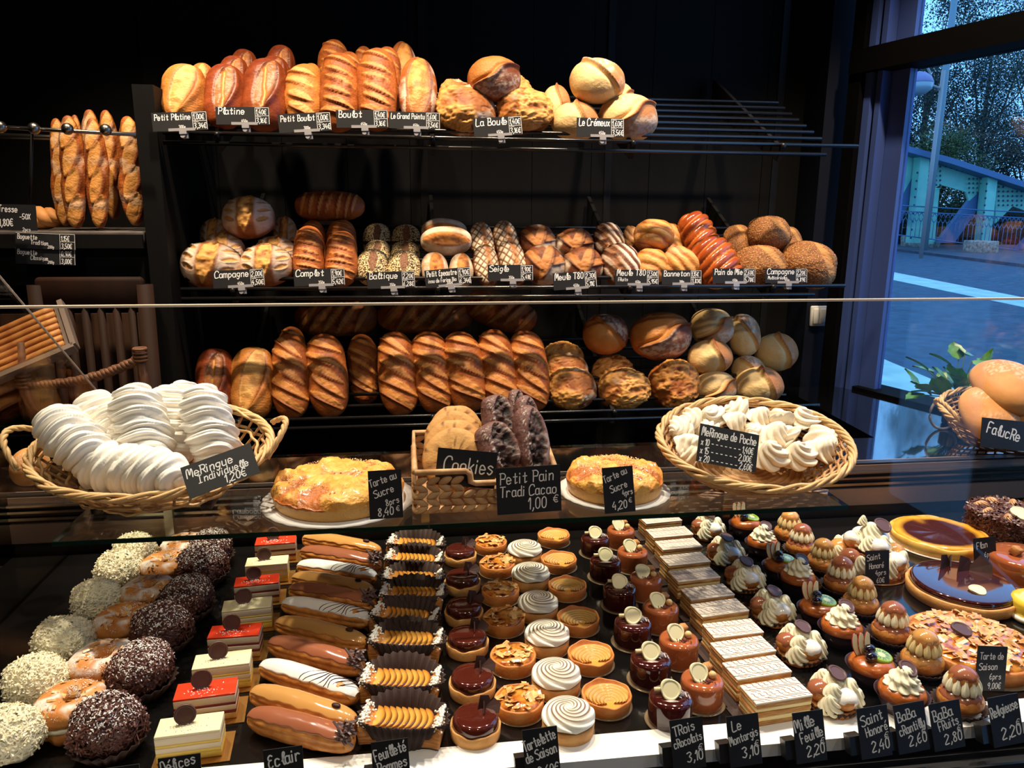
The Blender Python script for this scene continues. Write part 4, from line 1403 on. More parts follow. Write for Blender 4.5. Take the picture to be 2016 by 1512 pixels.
# ================================================================ chalk lettering
GL = {
    'a': '5536151130 51 5652 60', 'b': '1a10 1336545230 11', 'c': '553615113051', 'd': '5536151130 51 5a51 60', 'e': '13535436151130 51'.replace(' 51', '51'),
    'f': '594a3820 0646', 'g': '553615123152 56523x1y', 'h': '1a10 14365550', 'i': '1610 1819', 'k': '1a10 5623 3350', 'l': '1336493a28233051',
    'm': '0600 04162635 30 34465665 60', 'n': '1610 14365550', 'o': '361511305 15536'.replace(' ', ''), 'p': '161x 1436545230 11', 'q': '553615123152 565x', 'r': '1610 143655',
    's': '553615244352 30 11', 't': '39313051 1656', 'u': '16113051 5650', 'v': '163056', 'x': '1650 5610', 'y': '16123152 56523x1y', '\u00e8': '13535436151130 51 1a38', '\u00e9': '13535436151130 51 385a',
    'A': '003a60 1454', 'B': '1a10 0a4a584515 4563614010', 'C': '685a2a0703104061', 'D': '1a10 1a4a64 4010', 'E': '593a1826 46 2613204051', 'F': '6a1a10 1545', 'G': '685a2a07031040636535',
    'H': '1a10 6a60 1565', 'I': '2a20 0a4a 0040', 'L': '1a1060', 'M': '00092a335a6760', 'P': '1a10 0a4a68554515', 'R': '1a10 0a4a68554515 3560', 'S': '694a190745624010 01', 'T': '0a6a 3a30',
    '0': '3a1812305258 3a', '1': '072a20', '2': '082a49570050', '3': '093a583635533001', '4': '3a0454 4640', '5': '5a1a15455330 01', '6': '4a16123052 4514', '7': '0a5a20', '8': '36183a58361230 5236'.replace(' ', ''),
    '9': '57351 73a595740'.replace(' ', ''), ',': '21201y', '.': '2021', '-': '1454', '\u20ac': '695a3a16133050 61 0656 0353', '%': '5a00 1a081917'.replace('1917', '2818') + ' 42 5041', ':': '2021 2526', ' ': '',
}
YC = {c: i for i, c in enumerate('0123456789abc')}
YC.update({'z': -1, 'y': -2, 'x': -3})


def strokes(s):
    out = []
    for g in s.split():
        pts = [(int(g[i]), YC[g[i + 1]]) for i in range(0, len(g) - 1, 2)]
        if len(pts) == 1 and out:
            out[-1].append(pts[0])      # lone pair continues the stroke
        else:
            out.append(pts)
    return out


def smooth(pts):
    P = np.array(pts, float)
    if len(P) < 3:
        return P
    Q = np.concatenate([[2 * P[0] - P[1]], P, [2 * P[-1] - P[-2]]])
    out = []
    for i in range(1, len(Q) - 2):
        for t in (0, 0.25, 0.5, 0.75):
            out.append(0.5 * (2 * Q[i] + (Q[i + 1] - Q[i - 1]) * t + (2 * Q[i - 1] - 5 * Q[i] + 4 * Q[i + 1] - Q[i + 2]) * t * t + (3 * Q[i] - Q[i - 1] - 3 * Q[i + 1] + Q[i + 2]) * t ** 3))
    out.append(P[-1])
    return np.array(out)


def ribbon(P, w):
    P = np.asarray(P, float)
    T = np.gradient(P, axis=0)
    T /= np.linalg.norm(T, axis=1)[:, None] + 1e-9
    P = np.concatenate([[P[0] - T[0] * w * 0.35], P, [P[-1] + T[-1] * w * 0.35]])
    T = np.concatenate([[T[0]], T, [T[-1]]])
    N = np.stack([-T[:, 1], T[:, 0]], 1)
    hw = np.full((len(P), 1), w / 2)
    hw[0] = hw[-1] = w * 0.28
    L, Rr = P + N * hw, P - N * hw
    V = np.empty((2 * len(P), 2))
    V[0::2], V[1::2] = L, Rr
    return V, [(2 * i, 2 * i + 1, 2 * i + 3, 2 * i + 2) for i in range(len(P) - 1)]


def adv(ch):
    return 4.2 if ch == ' ' else 3.4 if ch in ',.i1l:' else 7.4 if ch in 'mM' else 6.6


def twid(tx, size):
    return sum(adv(c) for c in tx) * size / 10.0


def ink(items, wd):
    """items: ('t', text, x, y, size, slope degrees, condense) or ('l', x0, y0, x1, y1); metres in the card plane"""
    V2, Fc, k = [], [], 0
    for it in items:
        rib = []
        if it[0] == 'l':
            rib.append(ribbon([(it[1], it[2]), (it[3], it[4])], wd * 0.4))
        else:
            _, tx, x, y, size, slope, cn = it
            u = size / 10.0
            lw = min(wd, size * 0.125)
            ca, sa = math.cos(R(slope)), math.sin(R(slope))
            cx = 0.0
            for ch in tx:
                g = GL.get(ch, '')
                if g:
                    for st in strokes(g):
                        Q = smooth(st)
                        X = (cx + (Q[:, 0] + 0.10 * Q[:, 1]) * cn) * u
                        Y = Q[:, 1] * u
                        rib.append(ribbon(np.stack([x + X * ca - Y * sa, y + X * sa + Y * ca], 1), lw))
                cx += adv(ch) * cn
        for v, f in rib:
            V2.append(v)
            Fc += [tuple(i + k for i in q) for q in f]
            k += len(v)
    V2 = np.concatenate(V2)
    return np.stack([V2[:, 0], np.zeros(len(V2)), V2[:, 1]], 1), Fc


SLATE = mat('slate_card', (34, 34, 36), 0.45, 0.35)
CHALK = mat('chalk_ink', (240, 238, 235), 0.7, 0.2)
CLIP = mat('clear_clip', (150, 148, 150), 0.12, 0.8)


def card(label, c, w, h, items, ink_w, roll=0, lean=8, yaw=0, holder=None, grp=None, thick=0.0016):
    t = thing('price_sign', label, 'price sign', c, group=grp)
    M = Matrix.Rotation(R(yaw), 3, 'Z') @ Matrix.Rotation(R(-lean), 3, 'X') @ Matrix.Rotation(R(-roll), 3, 'Y')
    t.rotation_euler = M.to_euler()
    part('card', box(w, thick, h), SLATE, t, False)
    part('lettering', ink(items, ink_w), CHALK, t, False, loc=(0, -thick / 2 - 0.0003, 0))
    if holder == 'clip':
        part('clip', join(box(0.066, 0.004, 0.007, (0.004, -0.003, -h / 2 + 0.002)), box(0.018, 0.006, 0.009, (0.006, -0.003, -h / 2 - 0.005)),
                          rod((0.004, -0.004, -h / 2 - 0.013), (0.004, 0.012, -h / 2 - 0.013), 0.006, 10), box(0.010, 0.008, 0.014, (0.012, 0.004, -h / 2 - 0.012))), CLIP, t, False)
    return t


def tier(label, cx, cy, wpx, hpx, roll, name, p1, p2, wt, sub=None, lx=0.04, Y=None, holder='clip'):
    c = onY(cx, cy, Y or YF - 0.035)
    k = mpp(c)
    w, h = wpx * k, hpx * k
    xr = w * 0.235          # price column starts here
    s = h * 0.38 if len(name) < 12 else h * 0.32
    it = [('t', name, -w / 2 + w * lx, (h * 0.08 if not sub else h * 0.12), s, 0, min(1.0, (w * 0.665) / twid(name, s))),
          ('t', p1, xr + 0.002, h * 0.08, h * 0.27, 0, min(0.8, w * 0.235 / twid(p1, h * 0.27))), ('t', p2, xr + 0.002, -h * 0.40, h * 0.27, 0, min(0.8, w * 0.235 / twid(p2, h * 0.27))),
          ('l', xr, -h * 0.46, xr, h * 0.46), ('l', xr, 0.0, w * 0.49, 0.0), ('l', w * 0.49, -h * 0.46, w * 0.49, h * 0.46), ('l', xr, h * 0.46, w * 0.49, h * 0.46),
          ('l', xr + 0.003, h * 0.4, xr + 0.014, h * 0.4), ('l', xr + 0.003, -h * 0.06, xr + 0.014, -h * 0.06),
          ('t', wt, xr - 0.036, -h * 0.38, h * 0.17, 0, 0.8)]
    if sub:
        it.append(('t', sub, -w / 2 + w * lx * 1.5, -h * 0.24, h * 0.22, 0, min(0.85, (w * 0.62) / twid(sub, h * 0.22))))
    return card(label, c, w, h, it, h * 0.052, roll, 8, 0, holder, 'price signs on the bread shelves')


PS = 'black price sign clipped under '
for a in (
    (PS + 'the pale loaf at the left end, top shelf', 354, 239, 104, 36, 3.5, 'Petit Platine', '1,00\u20ac', '3,34\u20ac', '300g'),
    (PS + 'the brown tin loaves with oval cuts, top shelf', 478, 228, 102, 34, 1, 'Platine', '1,40\u20ac', '3,16\u20ac', '450g'),
    (PS + 'the pale yellow rough loaf, top shelf', 600, 241, 101, 36, 4, 'Petit Boulot', '1,00\u20ac', '3,34\u20ac', '300g'),
    (PS + 'the two tall diagonal-cut loaves, top shelf', 713, 234, 100, 34, 1.5, 'Boulot', '1,40\u20ac', '3,16\u20ac', '450g'),
    (PS + 'the pointed loaf, top shelf', 816, 237, 100, 32, 0, 'Le Grand Pointu', '1,60\u20ac', '3,56\u20ac', '450g'),
    (PS + 'the crackled round loaves, top shelf', 980, 249, 96, 36, 4.5, 'La Boule', '1,40\u20ac', '3,16\u20ac', '450g'),
    (PS + 'the creamy round loaves, top shelf', 1182, 251, 95, 36, 0, 'Le Cr\u00e9meux', '1,60\u20ac', '3,56\u20ac', '450g'),
    (PS + 'the country loaf with leaf cuts', 470, 548, 98, 34, 3, 'Campagne', '2,00\u20ac', '4,50\u20ac', '450g'),
    (PS + 'the wholemeal loaves', 629, 546, 98, 33, 1.2, 'Complet', '1,90\u20ac', '5,42\u20ac', '350g'),
    (PS + 'the sesame-crusted loaves', 770, 551, 93, 32, 1.5, 'Baltique', '2,20\u20ac', '6,28\u20ac', '350g'),
    (PS + 'the white floury split loaves', 882, 546, 90, 34, 5, 'Petit Epeautre', '1,90\u20ac', '6,34\u20ac', '300g', 'issu de Farine Bio'),
    (PS + 'the lattice-floured rye loaves', 1005, 537, 90, 31, 0, 'Seigle', '1,90\u20ac', '5,41\u20ac', '350g'),
    (PS + 'the round dark loaves', 1132, 552, 87, 33, 4, 'Meule T80', '2,30\u20ac', '5,11\u20ac', '450g'),
    (PS + 'the dark loaf with white stripes', 1254, 546, 88, 30, 0, 'Meule T80', '2,50\u20ac', '5,95\u20ac', '450g', 'FRuits'),
    (PS + 'the small yellow twisted loaves', 1342, 546, 81, 28, 0, 'Banneton', '1,15\u20ac', '3,83\u20ac', '300g'),
    (PS + 'the shiny orange sandwich loaf', 1445, 543, 88, 29, 0, 'Pain de Mie', '2,60\u20ac', '5,78\u20ac', '450g'),
    (PS + 'the multigrain loaves', 1548, 543, 87, 28, 0, 'Campagne', '2,20\u20ac', '4,89\u20ac', '450g', 'Multic\u00e9r\u00e9ales'),
):
    tier(*a)
# baguette price signs
c = onY(28, 428, 2.12)
k = mpp(c)
card('black price sign reading Tresse and -50% before the pale plaited loaf', c, 82 * k, 50 * k, [('t', 'Tresse', -0.036, 0.014, 0.016, -2, 0.72), ('t', '-50%', 0.012, -0.004, 0.013, 0, 0.8), ('t', '1,80\u20ac', -0.036, -0.022, 0.017, 2, 0.72), ('t', '2pcs', 0.018, -0.034, 0.009, 0, 0.8)], 0.0022, -1, 4)
for (cy, l1, l2, p1, p2, lb) in ((475, 'Baguette', 'Tradition', '1,15\u20ac', '3,50\u20ac', 'upper one of two black baguette signs on the shelf edge'), (505, 'Baguette', 'Classique', '0,90\u20ac', '3,00\u20ac', 'lower one of two black baguette signs under the shelf edge')):
    c = onY(90, cy, 2.15)
    k = mpp(c)
    w, h = 110 * k, 31 * k
    xr = w * 0.24
    card(lb, c, w, h, [('t', l1, -w * 0.47, h * 0.12, h * 0.3, -2, 0.75), ('t', l2, -w * 0.25, -h * 0.22, h * 0.26, -2, 0.75), ('t', '200g', xr - 0.03, -h * 0.44, h * 0.18, 0, 0.8),
                       ('t', p1, xr + 0.003, h * 0.06, h * 0.3, 0, 0.7), ('t', p2, xr + 0.003, -h * 0.42, h * 0.3, 0, 0.7), ('l', xr, -h * 0.47, xr, h * 0.47), ('l', xr, 0, w * 0.49, 0), ('l', w * 0.49, -h * 0.47, w * 0.49, h * 0.47), ('l', -w * 0.49, h * 0.48, w * 0.49, h * 0.48)], 0.0022, -2, 6)


# signs standing on the glass shelf and among the cakes
def csign(label, cx, cy, wpx, hpx, base, lines, roll=0, lean=12, yaw=0, iw=0.0022, Z=None, Y=None, grp='price signs on the counter'):
    c = onY(cx, cy, Y) if Y else onZ(cx, cy, Z)
    k = mpp(c)
    w, h = wpx * k, hpx * k
    it = []
    for tx, fx, fy, fs, sl, cn in lines:
        fit = (0.965 - fx) * w / (twid(tx, fs * h) * math.cos(R(sl)))
        it.append(('t', tx, -w / 2 + fx * w, h / 2 - fy * h, fs * h, sl, min(cn * 1.4, fit)))
    return card(label, c, w, h, it, iw, roll, lean, yaw, None, grp)


csign('black sign reading Cookies in front of the stacked cookies', 918, 922, 118, 72, 0, [('Cookies', 0.12, 0.62, 0.40, 0, 0.66)], -7, 14, 0, 0.0024, Y=1.264)
csign('large black sign reading Petit Pain Tradi Cacao below the chocolate breads', 1041, 964, 128, 92, 0, [('Petit Pain', 0.05, 0.36, 0.24, 2, 0.62), ('Tradi Cacao', 0.05, 0.63, 0.22, 1, 0.6), ('1,00', 0.48, 0.92, 0.24, 2, 0.62), ('\u20ac', 0.87, 0.80, 0.15, 0, 0.8)], 1.5, 10, 0, 0.0018, Y=1.222)
csign('black sign reading Tarte au Sucre 8 prs leaning on the larger sugar tart', 759, 973, 65, 95, 0, [('Tarte au', 0.05, 0.35, 0.15, 17, 0.56), ('Sucre', 0.18, 0.57, 0.15, 17, 0.62), ('8prs', 0.5, 0.75, 0.13, 14, 0.62), ('8,40', 0.24, 0.95, 0.16, 5, 0.66), ('\u20ac', 0.8, 0.86, 0.1, 8, 0.8)], 1.5, 14, 0, 0.0019, Y=1.215)
csign('black sign reading Tarte au Sucre 4 prs leaning on the smaller sugar tart', 1218, 964, 62, 90, 0, [('Tarte au', 0.05, 0.34, 0.15, 20, 0.54), ('Sucre', 0.25, 0.56, 0.15, 17, 0.58), ('4prs', 0.62, 0.65, 0.13, 10, 0.5), ('4,20', 0.26, 0.93, 0.17, 5, 0.62), ('\u20ac', 0.8, 0.80, 0.1, 8, 0.8)], 2.5, 14, 0, 0.0019, Y=1.215)
csign('black sign tilted among the long meringues of the left basket', 434, 926, 138, 66, 0, [('MeRingue', 0.05, 0.40, 0.26, 0, 0.75), ('Individuelle', 0.18, 0.66, 0.23, 0, 0.7), ('1,20\u20ac', 0.52, 0.93, 0.24, 0, 0.7)], 20, 34, 0, 0.0024, Y=1.232)
csign('black price list sign stuck among the small meringues of the right basket', 1433, 882, 122, 76, 0, [('MeRingue de Poche', 0.04, 0.30, 0.22, 0, 0.46), ('x 10 - - - - - - - 1,40\u20ac', 0.04, 0.55, 0.17, 0, 0.47), ('x 15 - - - - - - 2,00\u20ac', 0.04, 0.77, 0.17, 0, 0.49), ('x 20 - - - - - - 2,60\u20ac', 0.04, 0.98, 0.17, 0, 0.49)], -13, 25, 0, 0.0021, Y=1.255)
csign('black sign reading Faluche in front of the flat pale breads', 1985, 856, 118, 58, 0, [('FalucRe', 0.08, 0.48, 0.36, -10, 0.6)], -7, 14, 0, 0.0036, Y=1.60)
csign('black sign reading Saint Honor\u00e9 4 prs before the large cream crown', 1727, 1117, 50, 67, 0, [('Saint', 0.06, 0.30, 0.17, 8, 0.62), ('Honor\u00e9', 0.14, 0.54, 0.16, 5, 0.54), ('4prs', 0.42, 0.74, 0.15, 5, 0.62), ('60\u20ac', 0.46, 0.96, 0.14, 5, 0.66)], -1, 12, 0, 0.0018, Z=ZD + 0.058)
csign('black sign reading Flan 6 prs before the dark custard tart', 1939, 1089, 48, 62, 0, [('Flan', 0.12, 0.36, 0.2, 8, 0.62), ('6prs', 0.46, 0.62, 0.15, 6, 0.62), ('6,50\u20ac', 0.34, 0.95, 0.14, 6, 0.62)], 2, 12, 0, 0.0018, Z=ZD + 0.046)
csign('black sign reading Tarte de Saison 6 prs beside the large almond tart', 1951, 1316, 64, 88, 0, [('Tarte de', 0.08, 0.3, 0.15, 2, 0.56), ('Saison', 0.08, 0.54, 0.15, 3, 0.6), ('6prs', 0.45, 0.74, 0.13, 2, 0.62), ('9,00\u20ac', 0.4, 0.95, 0.13, 2, 0.62)], -6, 12, 0, 0.0018, Z=ZD + 0.044)

# signs along the front edge
FS = 'price signs along the front edge'
HOLD = mat('sign_holder', (30, 29, 29), 0.3)
for (cx, cy, wpx, hpx, roll, lb, lines) in (
    (238, 1560, 74, 100, 3, 'leftmost sign of the front edge, only its top corner in the photo', [('Merveilleux', 0.05, 0.34, 0.18, 8, 0.4), ('2,20\u20ac', 0.3, 0.9, 0.2, 5, 0.66)]),
    (356, 1541, 80, 104, 3, 'front edge sign below the layered cream slices', [('D\u00e9lices', 0.05, 0.28, 0.2, 10, 0.6), ('2,60\u20ac', 0.3, 0.9, 0.2, 5, 0.66)]),
    (560, 1523, 75, 100, 3, 'front edge sign below the eclairs', [('Eclair', 0.1, 0.36, 0.24, 8, 0.62), ('2,20\u20ac', 0.3, 0.88, 0.2, 5, 0.66)]),
    (770, 1508, 72, 100, 3, 'front edge sign below the apple puff pastries', [('Feuillet\u00e9', 0.08, 0.38, 0.21, 13, 0.54), ('Pommes', 0.14, 0.62, 0.2, 10, 0.58), ('2,40\u20ac', 0.36, 0.94, 0.19, 5, 0.66)]),
    (1066, 1484, 70, 100, 3, 'front edge sign reading Tartelette de Saison', [('Tartelette', 0.04, 0.42, 0.2, 17, 0.48), ('de Saison', 0.06, 0.65, 0.19, 14, 0.52), ('2,60\u20ac', 0.36, 0.92, 0.18, 6, 0.66)]),
    (1354, 1464, 67, 98, 3, 'front edge sign reading Trois Chocolats', [('TRois', 0.1, 0.33, 0.19, 12, 0.6), ('cRocolats', 0.08, 0.57, 0.17, 12, 0.5), ('3,10', 0.44, 0.86, 0.19, 6, 0.66), ('\u20ac', 0.8, 0.66, 0.12, 6, 0.9)]),
    (1465, 1457, 66, 98, 3, 'front edge sign reading Le Montargis', [('Le', 0.14, 0.30, 0.2, 8, 0.6), ('Montargis', 0.06, 0.58, 0.17, 14, 0.50), ('3,10', 0.4, 0.84, 0.2, 6, 0.66), ('\u20ac', 0.8, 0.66, 0.12, 6, 0.9)]),
    (1594, 1450, 64, 98, 3, 'front edge sign reading Mille Feuille', [('Mille', 0.06, 0.38, 0.22, 14, 0.6), ('Feuille', 0.2, 0.62, 0.2, 14, 0.5), ('2,20', 0.36, 0.88, 0.2, 6, 0.66), ('\u20ac', 0.82, 0.68, 0.12, 6, 0.9)]),
    (1721, 1441, 65, 98, 4, 'front edge sign reading Saint Honor\u00e9', [('Saint', 0.12, 0.36, 0.2, 12, 0.6), ('Honor\u00e9', 0.22, 0.58, 0.18, 12, 0.52), ('2,40', 0.36, 0.88, 0.2, 6, 0.66), ('\u20ac', 0.8, 0.66, 0.12, 6, 0.9)]),
    (1794, 1432, 66, 95, 5, 'front edge sign reading Baba Chantilly', [('BaBa', 0.08, 0.36, 0.2, 10, 0.6), ('cRantilly', 0.1, 0.64, 0.19, 12, 0.52), ('2,60', 0.36, 0.86, 0.2, 6, 0.66), ('\u20ac', 0.8, 0.66, 0.12, 6, 0.9)]),
    (1864, 1428, 66, 92, 5, 'front edge sign reading Baba Fruits', [('BaBa', 0.08, 0.38, 0.22, 10, 0.6), ('FRuits', 0.22, 0.6, 0.19, 12, 0.52), ('2,80', 0.36, 0.88, 0.2, 6, 0.66), ('\u20ac', 0.8, 0.66, 0.12, 6, 0.9)]),
    (1980, 1418, 66, 96, 5, 'front edge sign reading Religieuse', [('Religieuse', 0.04, 0.42, 0.21, 12, 0.44), ('2,20', 0.3, 0.86, 0.22, 6, 0.66), ('\u20ac', 0.8, 0.64, 0.12, 6, 0.9)]),
):
    t = csign(lb, cx, cy, wpx, hpx, 0, lines, roll, 16, 0, 0.0021, Y=YL1 - 0.022, grp=FS)
    k = mpp(t.location)
    w, h = wpx * k, hpx * k
    part('holder', join(box(0.018, 0.016, 0.026, (-w / 2 - 0.003, 0.0125, -h * 0.24)), box(w * 0.9, 0.010, 0.012, (0, 0.0062, -h / 2 + 0.006))), HOLD, t, False)

# ================================================================ pastry materials
CHOUX = mat('choux', (216, 146, 70), 0.45, var=(178, 100, 40), vscale=55, bump=0.5, bscale=110)
CRUST = mat('tart_crust', (226, 170, 100), 0.6, var=(206, 142, 74), vscale=40, bump=0.2, bscale=200)
CRUSTD = mat('tart_crust_dark', (212, 138, 66), 0.55, var=(186, 104, 42), vscale=40, bump=0.2, bscale=200)
CREAM = mat('whipped_cream', (244, 236, 206), 0.5, sss=0.15)
CREAMW = mat('pale_cream', (246, 242, 228), 0.5)
MERW = mat('meringue_white', (246, 240, 228), 0.6)
CHOC = mat('dark_chocolate', (52, 28, 24), 0.5, 0.25, var=(66, 38, 32), vscale=60)
SEALM = mat('seal_chocolate', (92, 62, 56), 0.4, 0.35)
CHOCG = mat('glossy_chocolate', (74, 26, 18), 0.06, 0.6, coat=0.6)
CHOCD = mat('dark_glaze', (62, 18, 16), 0.05, 0.6, coat=0.8)
MILK = mat('milk_glaze', (172, 92, 52), 0.07, 0.6, coat=0.7)
MILKI = mat('cocoa_icing', (158, 94, 66), 0.18, 0.5, coat=0.4)
COFFEE = mat('coffee_icing', (206, 150, 84), 0.14, 0.5, coat=0.5)
WICE = mat('white_icing', (244, 240, 236), 0.12, 0.5, coat=0.5)
WCHOC = mat('white_chocolate', (240, 228, 184), 0.35)
PAPERB = mat('brown_paper', (54, 31, 24), 0.7)
GOLD = mat('gold_card', (200, 150, 84), 0.25, metal=0.8)
CLEAR = mat('clear_card', (150, 128, 100), 0.15, metal=0.3)
HAZEL = mat('hazelnut', (226, 186, 124), 0.45)
ALM = mat('toasted_almond', (246, 204, 136), 0.25, var=(200, 122, 52), vscale=60, coat=0.5)
PEARL = mat('pearl_sugar', (244, 238, 226), 0.5)
SUGAR = mat('icing_sugar', (246, 242, 238), 0.8)
YOLK = mat('custard', (240, 190, 70), 0.3, var=(222, 150, 40), vscale=20)


def flakes(n, rng, spread, size, elong=3.0, thick=0.25):
    """n small slivers; spread(rng, n) -> positions and normals"""
    P, N = spread(rng, n)
    d = rng.normal(size=(n, 3))
    d -= (d * N).sum(1)[:, None] * N * rng.uniform(0.3, 1.0, (n, 1))
    d /= np.linalg.norm(d, axis=1)[:, None]
    e = np.cross(N, d)
    e /= np.linalg.norm(e, axis=1)[:, None] + 1e-9
    s = size * rng.uniform(0.6, 1.3, (n, 1))
    a, b, c = d * s * elong / 2, e * s / 2, N * s * thick
    V = np.stack([P - a - b, P + a - b, P + a + b, P - a + b, P - a * 0.8 + c, P + a * 0.8 + c], 1).reshape(-1, 3)
    Fc = []
    for i in range(n):
        k = 6 * i
        Fc += [(k, k + 3, k + 2, k + 1), (k, k + 1, k + 5, k + 4), (k + 2, k + 3, k + 4, k + 5), (k + 1, k + 2, k + 5), (k + 3, k, k + 4)]
    return V, Fc


def dome(rx, ry, rz, z0=0.0, low=-0.35, pw=1.0):
    def f(rng, n):
        v = rng.normal(size=(n, 3))
        v /= np.linalg.norm(v, axis=1)[:, None]
        v[:, 2] = np.where(v[:, 2] < low, -v[:, 2], v[:, 2])
        P = v * np.array([rx, ry, rz]) + np.array([0, 0, z0])
        return P, v
    return f


def blob(rx, ry, rz, amp=0.1, sc=60, seed=1, nu=32, nv=20, flat=None):
    V, Fc = sphere(nu, nv, rx, ry, rz)
    N = V / np.linalg.norm(V, axis=1)[:, None]
    V = V + N * ((fbm(V * sc + seed * 2.3, seed, 3) - 0.5) * 2 * amp * min(rx, ry, rz))[:, None]
    if flat is not None:
        V[:, 2] = np.maximum(V[:, 2], flat)
    return V, Fc


def rosette(r, h, n=7, tw=5.0, amp=0.16, nz=22, nu=56, prof=None):
    """piped star-nozzle swirl"""
    z = np.linspace(0, 1, nz)
    rr = prof(z) if prof else np.sqrt(np.clip(1 - z ** 1.6, 0, 1)) * (1 - 0.25 * z)
    p = [(max(r * a, 0.0004), h * b) for a, b in zip(rr, z)]

    def fn(th, ra, za, k):
        u = z[k]
        w_ = np.abs(np.cos(n / 2 * (th + tw * u)))
        return ra * (1 - amp + amp * 1.6 * w_), za + 0.06 * h * w_ * (1 - u)
    return lathe(p, nu, fn)


def drop(r, h, n=6):
    return rosette(r, h, n, 0.6, 0.2, 9, 24, lambda z: (1 - z) ** 0.75 * (0.75 + 0.9 * z * (1 - z) * 2))


def seal(r=0.013, t=0.004, wob=0.08, seed=0):
    """chocolate wax-seal disc, standing flat; axis z"""
    return lathe([(0.0005, 0), (r * 0.97, 0), (r, t * 0.5), (r * 0.96, t), (r * 0.93, t * 1.02), (r * 0.83, t * 1.02), (r * 0.80, t), (r * 0.77, t * 0.80), (r * 0.74, t * 0.78), (r * 0.66, t * 0.78), (r * 0.4, t * 0.78), (0.0005, t * 0.78)], 36,
                 lambda th, a, z, k: (a * (1 + wob * np.sin(3 * th + seed) * (k in (1, 2, 3))), z))


def cup(r0, r1, h, n=28, amp=0.07, t=0.0006):
    """pleated paper cup"""
    m = n * 4

    def fn(th, a, z, k):
        return a * (1 + amp * (0.3 if k in (0, 5) else 1) * np.sign(np.sin(n * th)) * np.abs(np.sin(n * th)) ** 0.6), z
    return lathe([(r0, 0), (r0 * 0.8 + r1 * 0.2, h * 0.25), (r1, h), (r1 - t, h), (r0 * 0.8 + r1 * 0.2 - t, h * 0.25), (r0 - t, t)], m, fn)


def shell(r, h, t=0.004, wav=0.0, n=48, seed=0, fl=1.03):
    """tart case"""
    def fn(th, a, z, k):
        up = (k in (2, 3, 4))
        return a, z + (wav * (np.sin(5 * th + seed) + 0.6 * np.sin(9 * th + 2 * seed)) if up else 0)
    return lathe([(r * 0.97, 0), (r, 0.002), (r * fl, h - 0.0015), (r * fl - t * 0.5, h), (r * fl - t, h - 0.001), (r - t, h * 0.55)], n, fn)


def disc(r, z0, z1, b=0.003, n=48, dome_=0.0):
    return lathe([(r - b * 0.3, z0), (r, z0 + b * 0.4), (r, z1 - b), (r - b * 0.3, z1 - b * 0.3), (r - b, z1), (r * 0.6, z1 + dome_ * 0.7), (0.0005, z1 + dome_)], n)


def place(proto, lst, H, labelf, group, rz=0.0, sc=1.0, jit=6, seed=5, zdeck=ZD):
    """proto at the first pixel, copies at the rest; list runs from front to back; H = height of the pixel above the deck"""
    rng = random.Random(seed)
    n = len(lst)
    out = []
    for i, e in enumerate(lst):
        px, py = e[0], e[1]
        pr = proto[i % len(proto)] if isinstance(proto, list) else proto
        p = onZ(px, py, zdeck + H)
        p.z = zdeck
        rot = (0, 0, rz + R(rng.uniform(-jit, jit)))
        k = sc * rng.uniform(0.97, 1.03)
        first = i < len(proto) if isinstance(proto, list) else i == 0
        if first:
            o = pr
            o.location, o.rotation_euler, o.scale = p, rot, (k, k, k)
            o['label'] = labelf(i, n)
            if group:
                o['group'] = group
        else:
            o = dup(pr, p, rot, k, labelf(i, n), group)
        out.append(o)
    return out


RNG = np.random.default_rng(7)

# ---- white shaving balls
FLW = mat('white_shaving', (248, 238, 204), 0.6)
FLD = mat('dark_shaving', (98, 58, 48), 0.4)


def bumpy(seed):
    def f(rng, n):
        P, v = dome(0.0405, 0.0405, 0.0345)(rng, n)
        return P + v * ((fbm(P * 32 + seed * 2.3, seed, 3) - 0.5) * 2 * 0.24 * 0.036 + 0.0008)[:, None], v
    return f


def shaving_ball(nm, ms, mf, seed, lb, dust):
    t = thing(nm, lb, 'cake')
    part('ball', xf(blob(0.040, 0.040, 0.034, 0.24, 32, seed, 28, 18, -0.027), (0, 0, 0.032)), ms, t)
    o = part('shavings', xf(flakes(2300, np.random.default_rng(seed), bumpy(seed), 0.0027, 3.8, 0.3), (0, 0, 0.033)), mf, t, False)
    o['kind'] = 'stuff'
    o['label'] = 'fine chocolate shavings'
    if dust:
        def sp(rng, n):
            P, v = bumpy(seed)(rng, n)
            P = P + v * 0.002
            keep = v[:, 2] > rng.uniform(0.1, 0.9, n)
            P[~keep] = P[~keep] * 0.6
            return P, v
        o = part('icing_sugar', xf(flakes(1500, np.random.default_rng(seed + 1), sp, 0.0011, 2.2, 0.3), (0, 0, 0.0335)), SUGAR, t, False)
        o['kind'] = 'stuff'
        part('paper_cup', cup(0.030, 0.046, 0.022, 22, 0.06), PAPERB, t)
    return t


wb = [shaving_ball('coconut_cake', FLW, FLW, s, '', False) for s in (3, 4)]
place(wb, [(15, 1448), (72, 1340), (126, 1262), (192, 1180), (236, 1122), (266, 1082)], 0.036,
      lambda i, n: 'white cake ball covered in shavings, ' + fo(i, 'one of the leftmost column', n), 'white shaving balls', sc=1.06)
db = [shaving_ball('chocolate_shaving_cake', CHOC, FLD, s, '', True) for s in (13, 14)]
place(db, [(212, 1432), (276, 1322), (318, 1240), (366, 1180), (398, 1115), (412, 1082)], 0.036,
      lambda i, n: 'sugar-dusted dark chocolate shaving ball, ' + fo(i, 'one of its column', n), 'chocolate shaving balls', sc=1.1)


